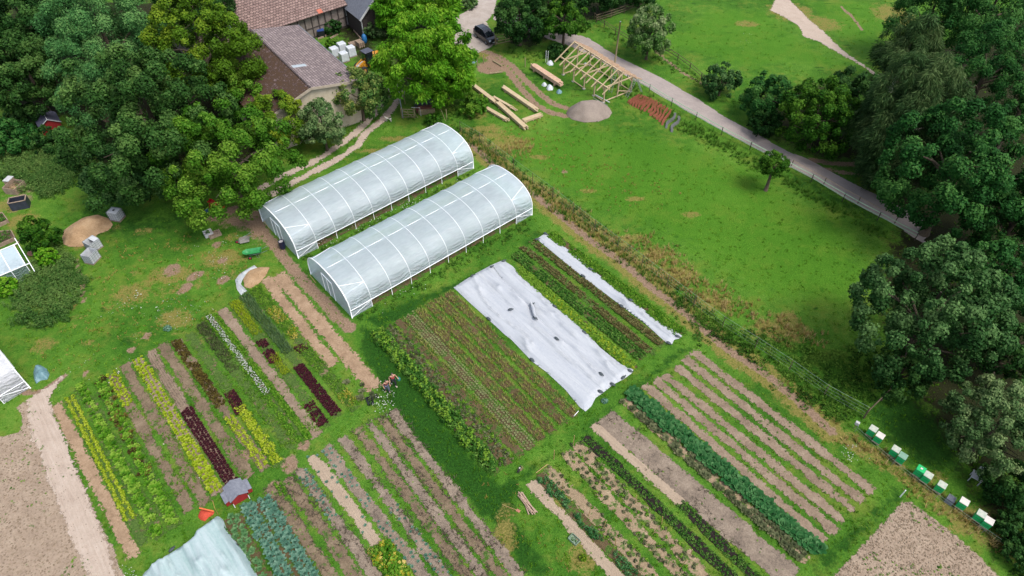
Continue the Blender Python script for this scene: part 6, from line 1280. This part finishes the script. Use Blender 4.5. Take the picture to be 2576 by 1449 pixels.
q = J(*[rowpts(*bed(k), 6, 1.7, .22, .1, 0, 1, .5) for k in ('D9',)]); q = q[fbm(q[:, 0]*.6+9, q[:, 1]*.6) > .55]; crop('withered_weeds', q, [tuft(7, .12, .035, .14, i) for i in range(4)], M_twig, vj=.5)
q = J(*[rowpts(*bed(k), 4, .85, .2, .1, .3, 1, .4) for k in ('A5', 'A8', 'A10', 'A11', 'A13', 'A4')]); q = q[fbm(q[:, 0]*.7, q[:, 1]*.7+4) > .48]; crop('bed_grass', q, TG, M_gr, vj=.6)
# field weeds and stones
q = np.vstack([rng.uniform(SOILS[i].min(0), SOILS[i].max(0), (900, 2)) for i in FIELDS]); q = q[np.max([sdist(q, SOILS[i]) for i in FIELDS], 0) > .2]; q = q[fbm(q[:, 0]*.35+3, q[:, 1]*.35) > .55]
crop('field_weeds', q, TBs, M_green, vj=.8)
q = np.vstack([rng.uniform(SOILS[i].min(0), SOILS[i].max(0), (5000, 2)) for i in FIELDS]); q = q[np.max([sdist(q, SOILS[i]) for i in FIELDS], 0) > .1]
def clod(sd_):
    r = np.random.default_rng(sd_); V = np.array([(-1, -1, 0), (1, -1, 0), (1, 1, 0), (-1, 1, 0), (-.5, -.5, .8), (.5, -.5, .9), (.5, .5, .7), (-.5, .5, .9)])*.05*(1+.3*r.normal(size=(8, 3))); return V, np.array([(0, 1, 5, 4), (1, 2, 6, 5), (2, 3, 7, 6), (3, 0, 4, 7), (4, 5, 6, 7)]), np.full(8, .5)
scatter('soil_clods', [clod(i) for i in range(4)], q, leafmat('soil clod', C(120, 104, 88), C(160, 142, 122), C(192, 176, 156), rough=.95, trans=0), vj=.7, kind='stuff', zz=.04)
# bottom middle
individuals('kale_plant', 'large blue-green kale plant in the rows beside the bluish net', 'kale', 'blue-green kale plants', [rosette(20, .36, .2, .5, i+80, 3, .04) for i in range(4)], M_kale, J(rowpts((663, 1254), (800, 1480), 2, .5, .42, .05), rowpts((622, 1268), (735, 1480), 2, .5, .42, .05)))
individuals('cabbage_plant', 'greener cabbage plant in the row touching the bluish net', 'cabbage', 'green cabbages beside the net', [rosette(16, .28, .18, .45, i+90, 2, .04) for i in range(3)], leafmat('cabbage leaves', C(40, 90, 50), C(96, 148, 90), C(160, 194, 140)), rowpts((586, 1298), (665, 1480), 2, .45, .42, .08, 0, 1, .1))
crop('brassica_seedlings', J(rowpts(*bed('E4'), 3, .6, .26, .07, .05, .45, .3), rowpts(*bed('E6'), 2, .45, .35, .07, .02, .95, .2), rowpts(*bed('E7'), 2, .5, .4, .08, .48, .95, .15), rowpts(*bed('E5'), 2, .5, .7, .1, 0, 1, .5)), [rosette(8, .12, .07, .5, i) for i in range(3)], M_kale, vj=.4)
q = rowpts((955, 1378), (1035, 1500), 5, 1.0, .25, .1); crop('yellow_green_bushes', q, TBb, M_green, vj=.7); crop('yellow_green_bushes', q[::3], TBb, M_yel, vj=.6)
crop('carrot_tops', rowpts((700, 1215), (715, 1250), 2, .3, .2, .05), TB, M_green)
# maize like weeds, single bushes
for l, x, y, r, m in (('dark blue-grey leafy plant alone in the lawn above the beds', 423, 828, .4, M_kale), ('small pale bush at the lower end of the wide white cover', 1520, 1010, .3, M_kale), ('leafy bush at the top corner of the striped beds', 1756, 850, .55, M_veg)):
    V, F, v = bush(110, r, r*1.1, .15, int(x)); o = mesh_np('bushy_plant', V, F, m, v); p = P(x, y); o.location = (p.x, p.y, .02); tag(o, l, 'plant')
# ------------------------------------------------------------- stakes, poles, crates
M_bam = pmat('bamboo stake', C(206, 176, 120), C(170, 140, 88), scale=4, rough=.7, bs=0)
si = 0
WH = ['first', 'second', 'third', 'fourth', 'fifth', 'sixth', 'seventh', 'eighth', 'ninth', 'tenth', 'eleventh', 'twelfth']
for x, y in [(1393, 1156), (1442, 1118), (1415, 1230), (1507, 1216), (1598, 1265), (1518, 1330), (1664, 1322), (1480, 1298), (1548, 1372), (1642, 1344), (1737, 1398), (1715, 1425)]:
    postt('%s thin bamboo stake from the top in the straw mulched rows' % WH[si], x, y, 1.2, .028, (.12*math.sin(si*3), .1*math.cos(si)), M_bam, 'bamboo_stake', 'stake', 'bamboo stakes in the straw mulched rows'); si += 1
a, b = P(1348, 1193), P(1377, 1172); mb = MB(); mb.tube([(a.x, a.y, .2), (b.x, b.y, .25)], .03, M_bam, 6); tag(mb.build('bamboo_stake'), 'bamboo stake lying across the path at the top of the straw rows', 'stake')
rr = random.Random(3)
t = thing('pole_pile', 'pile of peeled pinkish poles on the grass beside the bare strip', 'pole pile', P(1325, 1266), 0); M_peel = pmat('peeled pole', C(214, 186, 164), C(176, 146, 122), scale=4, rough=.7)
c = P(1325, 1266)
for i in range(14):
    a = P(1302+rr.uniform(-3, 14), 1248+rr.uniform(-9, 6)); b = P(1336+rr.uniform(-6, 16), 1292+rr.uniform(-8, 6)); z = .06+.08*(i//5); mb = MB(); mb.tube([a-c+Vector((0, 0, z)), b-c+Vector((0, 0, z+.05))], .045, M_peel, 7); mb.build('pole', t)
a, b = P(1263, 1270), P(1300, 1284); t = thing('hoe', 'long handled hoe with rusty blade lying left of the pole pile', 'hoe', a, 0); mb = MB(); mb.tube([(0, 0, .05), b-a+Vector((0, 0, .05))], .018, M_bam, 6); mb.build('handle', t); mb = MB(); mb.box(b-a+Vector((.1, -.05, .06)), (.28, .2, .02), pmat('rusty blade', C(206, 140, 116), C(170, 106, 84)), R(-30)); mb.build('blade', t)
def crate(label, x, y, rz, m, sz=(.7, .48, .22)):
    p = P(x, y); t = thing('crate', label, 'crate', (p.x, p.y, 0), rz); w_, d_, h_ = sz
    for c_, s_ in (((0, -d_/2, h_/2), (w_, .03, h_)), ((0, d_/2, h_/2), (w_, .03, h_)), ((-w_/2, 0, h_/2), (.03, d_-.03, h_)), ((w_/2, 0, h_/2), (.03, d_-.03, h_)), ((0, 0, .02), (w_-.03, d_-.03, .02))): mb = MB(); mb.box(c_, s_, m); mb.build('panel', t)
    V, F, v = bush(40, w_*.4, .14, .1, 5); V[:, 2] += .04; V[:, 1] *= .7; mesh_np('plants', V, F, M_veg, v, parent=t)
crate('open grey-green crate with weeds beside the bare strip', 1444, 1359, R(-45), pmat('grey green plastic', C(150, 176, 150), C(120, 148, 124), bs=0))
crate('dark crate standing at the end of the straw strips', 931, 1010, R(-65), M_dark)
a, b = P(1443, 1048), P(1455, 1036); mb = MB(); mb.tube([(a.x, a.y, .05), (b.x, b.y, .12)], .025, M_white, 6); tag(mb.build('white_tube'), 'white tube lying at the lower left corner of the wide cover', 'tube')
for l, p0, p1 in (('red and white stick leaning at the front of the far tunnel', (664, 556), (678, 577)), ('pale stick leaning at the front of the near tunnel', (779, 692), (795, 713))): mb = MB(); a, b = P(*p0, .4), P(*p1); mb.tube([a, (b.x, b.y, .05)], .025, M_bam, 6); tag(mb.build('stick'), l, 'stick')
p = P(2376, 0); t = P(2264, 1250); mb = MB(); mb.tube([(0, 0, 0), (0, 0, 1.0)], .04, M_white, 6); o = mb.build('marker_post'); o.location = t; tag(o, 'short white marker post in the grass above the lower right field', 'post')
c = P(2198, 145); mb = MB(); mb.tube([(0, 0, .15), (.9, .3, .35), (1.6, .35, .5), (2.0, 1.1, .8), (2.0, 1.9, 1.3)], [.13, .11, .08, .05, .02], M_bark, 7); mb.tube([(.9, .3, .3), (1.1, -.3, .1)], [.06, .02], M_bark, 5); mb.tube([(.3, .1, .2), (-.5, -.3, .05)], [.1, .04], M_bark, 5); o = mb.build('fallen_branch', smooth=True); o.location = c; tag(o, 'fallen grey branch lying in the upper meadow', 'branch')
# ------------------------------------------------------------- car
def wheel(t, c, r, wd, rimm, rim_r=.62, name='wheel'):
    M = Matrix.Rotation(R(90), 4, 'X'); mb = MB(); mb.lathe(c, [(r*.7, -wd/2), (r*.96, -wd/2), (r, -wd*.3), (r, wd*.3), (r*.96, wd/2), (r*.7, wd/2)], M_tyre, 24, M); w_ = mb.build(name, t, smooth=True)
    mb = MB(); s = 1 if c[1] > 0 else -1; mb.lathe(c, [(r*rim_r, -wd/2-.005), (r*rim_r, wd/2+.005)], rimm, 18, M)
    for k in range(5): a = k*2*math.pi/5; mb.beam((c[0], c[1]+s*(wd/2+.01), c[2]), (c[0]+math.cos(a)*r*rim_r, c[1]+s*(wd/2+.01), c[2]+math.sin(a)*r*rim_r), .05, .02, M_galv)
    mb.build('rim', w_); return w_
M_tyre = pmat('tyre rubber', C(46, 44, 46), C(32, 30, 32), scale=6, rough=.85)
def paint(name, col, rough=.18, coat=.8):
    m, n, b = newmat(name); b.inputs['Base Color'].default_value = col; b.inputs['Roughness'].default_value = rough; b.inputs['Coat Weight'].default_value = coat; b.inputs['Specular IOR Level'].default_value = .6; return m
M_carp = paint('black blue car paint', C(18, 21, 34), .25, .35); M_cargl = paint('car glass', C(30, 38, 46), .05, 1); M_lamp = paint('headlight glass', C(200, 214, 226), .1); M_taill = paint('tail light', C(150, 20, 24), .2); M_trim = pmat('black trim', C(30, 30, 32), C(22, 22, 24), rough=.6, bs=0)
wr, wf = P(1198.5, 95), P(1223.5, 112.5); cd = (wf-wr).normalized(); ca = math.atan2(cd.y, cd.x); cn = Vector((-cd.y, cd.x, 0)); cc = (wr+wf)/2+cn*.78
car = thing('parked_car', 'black estate car parked on the gravel yard beside the field gate', 'car', (cc.x, cc.y, 0), ca)
def sec(x, w0, w1, zb, zt, n=0):
    return [(x, -w0*.86, zb), (x, -w0, zb+.16), (x, -w0*1.0, (zb+zt)/2+.05), (x, -w0*.96, zt-.12), (x, -w1, zt), (x, w1, zt), (x, w0*.96, zt-.12), (x, w0*1.0, (zb+zt)/2+.05), (x, w0, zb+.16), (x, w0*.86, zb)]
mb = MB(); mb.loft([sec(-2.12, .70, .60, .42, .86), sec(-2.04, .80, .70, .30, 1.0), sec(-1.5, .86, .76, .26, 1.04), sec(0, .87, .77, .24, 1.02), sec(.9, .87, .77, .24, 1.03), sec(1.35, .86, .70, .25, .98), sec(1.85, .82, .66, .28, .86), sec(2.08, .72, .56, .34, .72)], M_carp); mb.build('body', car, smooth=False, bevel=.04)
def cab(x, wb, wt, z): return [(x, -wb, 1.0), (x, -wb*.98, 1.06), (x, -wt, z-.06), (x, -wt*.88, z), (x, wt*.88, z), (x, wt, z-.06), (x, wb*.98, 1.06), (x, wb, 1.0)]
mb = MB(); mb.loft([cab(-2.06, .70, .66, 1.08), cab(-1.85, .76, .66, 1.50), cab(-1.6, .78, .66, 1.60), cab(-.6, .78, .66, 1.65), cab(.25, .78, .64, 1.60), cab(.55, .77, .62, 1.45), cab(1.25, .74, .62, 1.05)], M_carp); mb.build('roof', car, bevel=.02)
mb = MB(); mb.add([(1.24, -.6, 1.10), (1.24, .6, 1.10), (.54, .56, 1.50), (.54, -.56, 1.50)], [(0, 1, 2, 3)], M_cargl); mb.build('windscreen', car); mb = MB(); mb.add([(-2.09, -.6, 1.12), (-2.09, .6, 1.12), (-1.89, .58, 1.48), (-1.89, -.58, 1.48)], [(3, 2, 1, 0)], M_cargl); mb.build('rear_window', car)
for s in (-1, 1):
    for x0, x1 in ((-1.8, -1.1), (-1.02, -.25), (-.17, .75)): mb = MB(); xt = min(x1, .4); mb.add([(x0, s*.785, 1.08), (x1, s*.785, 1.08), (xt, s*.685, 1.50), (x0+.05, s*.685, 1.50)], [(0, 1, 2, 3)] if s < 0 else [(3, 2, 1, 0)], M_cargl); mb.build('side_window', car)
    mb = MB(); mb.tube([(-1.7, s*.6, 1.64), (-1.6, s*.6, 1.69), (.1, s*.6, 1.69), (.2, s*.6, 1.63)], .02, M_galv, 6); mb.build('roof_rail', car)
    mb = MB(); mb.box((.75, s*.95, 1.08), (.14, .2, .14), M_carp); mb.build('mirror', car, bevel=.03)
    mb = MB(); mb.box((1.95, s*.6, .74), (.2, .3, .14), M_lamp); mb.build('headlight', car, bevel=.03); mb = MB(); mb.box((-2.05, s*.68, .95), (.12, .14, .34), M_taill); mb.build('tail_light', car, bevel=.02)
    for x in (-.85, .0): mb = MB(); mb.box((x, s*.875, .88), (.16, .03, .03), M_galv); mb.build('door_handle', car)
    for x in (-1.28, 1.3): wheel(car, (x, s*.78, .32), .32, .2, M_galv)
mb = MB(); mb.box((2.1, 0, .45), (.06, 1.3, .16), M_trim); mb.build('grille', car, bevel=.02); mb = MB(); mb.box((2.14, 0, .5), (.02, .52, .11), M_whitew); mb.build('number_plate', car)
# ------------------------------------------------------------- wheel loader
M_yell = paint('loader yellow', C(226, 156, 40), .4, .2); M_cabm = paint('black cab', C(30, 34, 38), .35, .3); M_roofl = pmat('grey cab roof', C(96, 98, 116), C(74, 76, 92), scale=4, rough=.6)
lf, lb = P(908, 172, .5), P(946, 141, 1.3); ld = (lf-lb); ld.z = 0; la = math.atan2(ld.y, ld.x); lc = P(922, 127, 2.6)
lo = thing('wheel_loader', 'yellow wheel loader with black cab beside the barn', 'wheel loader', (lc.x, lc.y, 0), la)
mb = MB(); mb.loft([[(x, -w_, z0), (x, w_, z0), (x, w_*.9, z1), (x, -w_*.9, z1)] for x, w_, z0, z1 in ((-2.4, .5, .8, 1.5), (-2.2, .62, .7, 1.75), (-1.2, .65, .7, 1.85), (-.6, .65, .7, 1.85))], M_yell); mb.build('engine_hood', lo, bevel=.1)
mb = MB(); mb.box((.9, 0, .8), (1.5, .55, .5), M_yell); mb.box((-.3, 0, .75), (1.4, .7, .45), M_cabm); mb.build('chassis', lo, bevel=.04)
mb = MB(); mb.box((0, 0, 1.75), (1.15, 1.1, 1.5), M_cabm, taper=.92); cb = mb.build('cab', lo, bevel=.04)
for c_, s_ in (((.59, 0, 1.9), (.02, .85, .9)), ((0, .555, 1.9), (.85, .02, .9)), ((0, -.555, 1.9), (.85, .02, .9))): mb = MB(); mb.box(c_, s_, M_cargl); mb.build('window', cb)
mb = MB(); mb.box((0, 0, 2.56), (1.3, 1.2, .12), M_roofl); mb.build('cab_roof', lo, bevel=.04)
for s in (-1, 1):
    mb = MB(); mb.beam((.7, s*.3, 1.45), (1.7, s*.3, .95), .14, .3, M_yell); mb.beam((1.7, s*.3, .95), (2.3, s*.3, .4), .12, .24, M_yell); mb.build('lift_arm', lo)
    mb = MB(); mb.tube([(.8, s*.12, 1.3), (1.9, s*.12, 1.0)], .05, M_galv, 7); mb.build('hydraulic_ram', lo)
    for x in (-1.6, 1.3): wheel(lo, (x, s*.75, .52), .52, .38, M_yell, .5)
    mb = MB(); mb.lathe((1.3, s*.75, .56), [(.58, -.22), (.62, 0), (.58, .22)], M_trim, 20, Matrix.Rotation(R(90), 4, 'X')); 
for k in range(3): mb = MB(); mb.box((.1, .72, .35+.25*k), (.35, .2, .04), M_yell); mb.build('step', lo)
mb = MB(); mb.loft([[(2.3, y, .75), (2.25, y, .12), (3.1, y, .08), (3.1, y, .12), (2.35, y, .2), (2.4, y, .75)] for y in (-.9, .9)], M_yell); mb.build('bucket', lo)
mb = MB(); mb.tube([(-.9, .4, 1.8), (-.9, .4, 2.4)], .05, M_cabm, 8); mb.build('exhaust', lo)
# ------------------------------------------------------------- people and animals
def skinmat(name, col): return pmat(name, C(*col), C(*[int(c*.88) for c in col]), scale=6, rough=.55, bs=.05)
M_skin = skinmat('skin', (222, 172, 146)); M_hair = skinmat('dark brown hair', (52, 34, 30))
def skinned(name, verts, edges, rad, mat, parent, root=0, sub=2):
    me = bpy.data.meshes.new(name); me.from_pydata([Vector(v) for v in verts], edges, []); me.materials.append(mat)
    o = bpy.data.objects.new(name, me); COL.objects.link(o); o.parent = parent
    sk = o.modifiers.new('skin', 'SKIN'); sk.use_smooth_shade = True
    if not me.skin_vertices: bpy.context.view_layer.objects.active = o
    lay = me.skin_vertices[0] if len(me.skin_vertices) else None
    for i, r in enumerate(rad): 
        if lay: lay.data[i].radius = (r, r) if not isinstance(r, tuple) else r; lay.data[i].use_root = (i == root)
    s = o.modifiers.new('sub', 'SUBSURF'); s.levels = s.render_levels = sub; return o
def person(label, x, y, z, face, top, legs, hair, pose):
    p = P(x, y, z); t = thing('person', label, 'person', (p.x, p.y, 0), face); v = []; e = []; r = []
    def add(co, rad, par=None): v.append(co); r.append(rad); (e.append((par, len(v)-1)) if par is not None else None); return len(v)-1
    ln = pose.get('lean', .06)
    pel = add((0, 0, .92), (.13, .10)); wa = add((ln*.4, 0, 1.08), (.115, .09), pel); ch_ = add((ln, 0, 1.28), (.15, .11), wa); nb = add((ln*1.2, 0, 1.42), .06, ch_); nk = add((ln*1.4, 0, 1.47), .045, nb)
    hb = add((ln*1.6+.02, 0, 1.54), .075, nk); ht = add((ln*1.7+.02, 0, 1.63), .085, hb)
    joints = {}
    for s, nm in ((1, 'l'), (-1, 'r')):
        st = pose['step'] if s > 0 else -pose['step']
        hp = add((0, s*.09, .88), .095, pel); kn = add((st*.5+.06, s*.10, .48), .062, hp); an = add((st*1.0-.02, s*.10, .09), .04, kn); ft = add((st*1.0+.13, s*.11, .045), .036, an)
        sh = add((ln, s*.18, 1.39), .055, ch_); el, ha = pose['arm'][0 if s > 0 else 1]; eb = add(el, .038, sh); wr_2 = add(ha, .027, eb); d = (Vector(ha)-Vector(el)).normalized(); pm = add(tuple(Vector(ha)+d*.05), (.036, .016), wr_2)
        side = d.cross(Vector((1, .2, .1))).normalized(); up = d.cross(side)
        for k, (of, l_) in enumerate(((-.03, .07), (-.01, .085), (.01, .08), (.03, .06))):
            f1 = add(tuple(Vector(ha)+d*.09+side*of), .009, pm); add(tuple(Vector(ha)+d*(.09+l_*.9)+side*of*1.3+up*.02), .007, f1)
        th = add(tuple(Vector(ha)+d*.06+side*-.045), .01, wr_2); add(tuple(Vector(ha)+d*.1+side*-.06+up*.02), .008, th)
        joints[nm] = (kn, an, ft, sh, eb, hp, ha)
    skinned('body', v, e, r, M_skin, t)
    # clothes
    L_, R_ = joints['l'], joints['r']; cv = [(0, 0, .93), v[wa], v[ch_], v[L_[3]], v[R_[3]]]
    up_ = [tuple(Vector(q)) for q in cv]; skinned('top', up_, [(0, 1), (1, 2), (2, 3), (2, 4)], [(.165, .14), (.145, .12), (.17, .13), .068, .068], top, t)
    tv = [v[pel], v[L_[5]], v[L_[0]], v[L_[1]], v[R_[5]], v[R_[0]], v[R_[1]]]; k = pose.get('wide', 1); skinned('trousers', tv, [(0, 1), (1, 2), (2, 3), (0, 4), (4, 5), (5, 6)], [(.155, .13), .11*k, .08*k, .06*k, .11*k, .08*k, .06*k], legs, t)
    for q in (L_, R_): skinned('shoe', [tuple(Vector(v[q[1]])-Vector((.03, 0, .04))), v[q[2]]], [(0, 1)], [.062, .06], pose['shoe'], t, sub=1)
    hx = ln*1.7; hv = [(hx-.01, 0, 1.66), (hx-.06, 0, 1.58), (hx-.09, 0, 1.48), (hx-.1, 0, 1.38)][:4 if hair else 2]; skinned('hair', hv, [(i, i+1) for i in range(len(hv)-1)], [.112, .11, .085, .05][:len(hv)], M_hair, t)
    fx = hx+.1; mb = MB(); mb.lathe((fx, 0, 1.57), [(.008, -.02), (.014, 0), (.004, .02)], M_skin, 6)
    mb.build('nose', t)
    for s in (-1, 1): mb = MB(); mb.lathe((fx-.012, s*.032, 1.595), [(.004, -.008), (.01, 0), (.004, .008)], M_hair, 6); mb.build('eye', t)
    mb = MB(); mb.box((fx-.008, 0, 1.53), (.01, .04, .008), pmat('lips', C(180, 100, 96), bs=0)); mb.build('mouth', t)
    return t
M_dred = pmat('dark red cloth', C(150, 26, 48), C(116, 18, 36), scale=8, rough=.85); M_coral = pmat('coral cloth', C(222, 84, 80), C(190, 64, 62), scale=8, rough=.85); M_gtr = pmat('grey blue trouser cloth', C(104, 112, 134), C(72, 78, 98), scale=6, rough=.85); M_btr = pmat('black trouser cloth', C(30, 32, 44), C(20, 22, 30), scale=6, rough=.85)
person('person in a dark red sleeveless top and grey trousers walking on the grass path', 968, 955, 1.62, R(-52), M_dred, M_gtr, True, {'step': .16, 'wide': 1.25, 'arm': [((.08, .27, 1.14), (.22, .24, .95)), ((.0, -.29, 1.13), (.12, -.27, .92))], 'shoe': M_trim, 'lean': .1})
person('person in a coral top and black trousers carrying a teal bag', 985, 939.5, 1.6, R(-58), M_coral, M_btr, False, {'step': .26, 'arm': [((.06, .28, 1.15), (.24, .34, 1.05)), ((-.08, -.27, 1.14), (.08, -.3, .98))], 'shoe': M_whitew, 'lean': .06})
p = P(985, 939.5, 1.6); f = R(-58); q = Matrix.Rotation(f, 4, 'Z') @ Vector((.26, .42, 0)); t = thing('cloth_bag', 'teal cloth bag held by the person in the coral top', 'bag', (p.x+q.x, p.y+q.y, .62), f); M_teal = pmat('teal cloth', C(44, 150, 140), C(30, 120, 112), scale=6, rough=.8, bs=.6, bd=.05); mb = MB(); mb.lathe((0, 0, 0), [(.06, 0), (.13, .08), (.15, .22), (.11, .34), (.06, .4)], M_teal, 10); mb.build('sack', t, smooth=True); mb = MB(); mb.tube([(0, -.08, .42), (0, -.03, .52), (0, .03, .52), (0, .08, .42)], .012, M_teal, 5); mb.build('handle', t)
M_fur = pmat('white fur', C(230, 226, 216), C(200, 194, 184), scale=4, rough=.9); M_furb = pmat('black fur', C(40, 38, 40), C(28, 26, 28), scale=4, rough=.9)
def quad(nm, label, cat, x, y, rz, s, m1, m2):
    p = P(x, y); t = thing(nm, label, cat, (p.x, p.y, 0), rz); k = s
    V = [(-.25, 0, .40), (-.08, 0, .39), (.12, 0, .41), (.24, 0, .43), (.34, 0, .52), (.41, 0, .56), (.50, 0, .53)]; E_ = [(i, i+1) for i in range(6)]; Rr = [.09, .085, .105, .10, .055, .065, .03]
    for sx, at, ys in ((.2, 3, .07), (.2, 3, -.07), (-.26, 0, .07), (-.26, 0, -.07)):
        i = len(V); back = -.05 if sx < 0 else 0; V += [(sx-.01, ys, .30), (sx+(.04 if sx < 0 else 0), ys, .22) if True else 0, (sx+back, ys, .12), (sx+back*.6, ys, .03), (sx+back*.6+.04, ys, .02)]; E_ += [(at, i), (i, i+1), (i+1, i+2), (i+2, i+3), (i+3, i+4)]; Rr += [.05, .036, .024, .02, .022]
    i = len(V); V += [(-.36, 0, .46), (-.46, 0, .56)]; E_ += [(0, i), (i, i+1)]; Rr += [.025, .012]
    for ys in (.04, -.04): i = len(V); V.append((.39, ys, .64)); E_.append((5, i)); Rr.append(.016)
    skinned('body', [tuple(c*k for c in q) for q in V], E_, [r*k for r in Rr], m1, t)
    skinned('coat_patch', [(-.2*k, 0, .425*k), (-.02*k, 0, .42*k)], [(0, 1)], [.09*k, .085*k], m2, t, sub=2); skinned('coat_patch', [(.38*k, 0, .575*k), (.43*k, 0, .575*k)], [(0, 1)], [.066*k, .05*k], m2, t, sub=2); return t
quad('dog', 'white dog with black patches beside the wheel tracks', 'dog', 978, 306, R(170), 1.1, M_fur, M_furb)
quad('cat', 'small black and white animal on the grass at the lower corner of the bean row', 'animal', 1306, 1186, R(-110), .8, M_furb, M_fur)
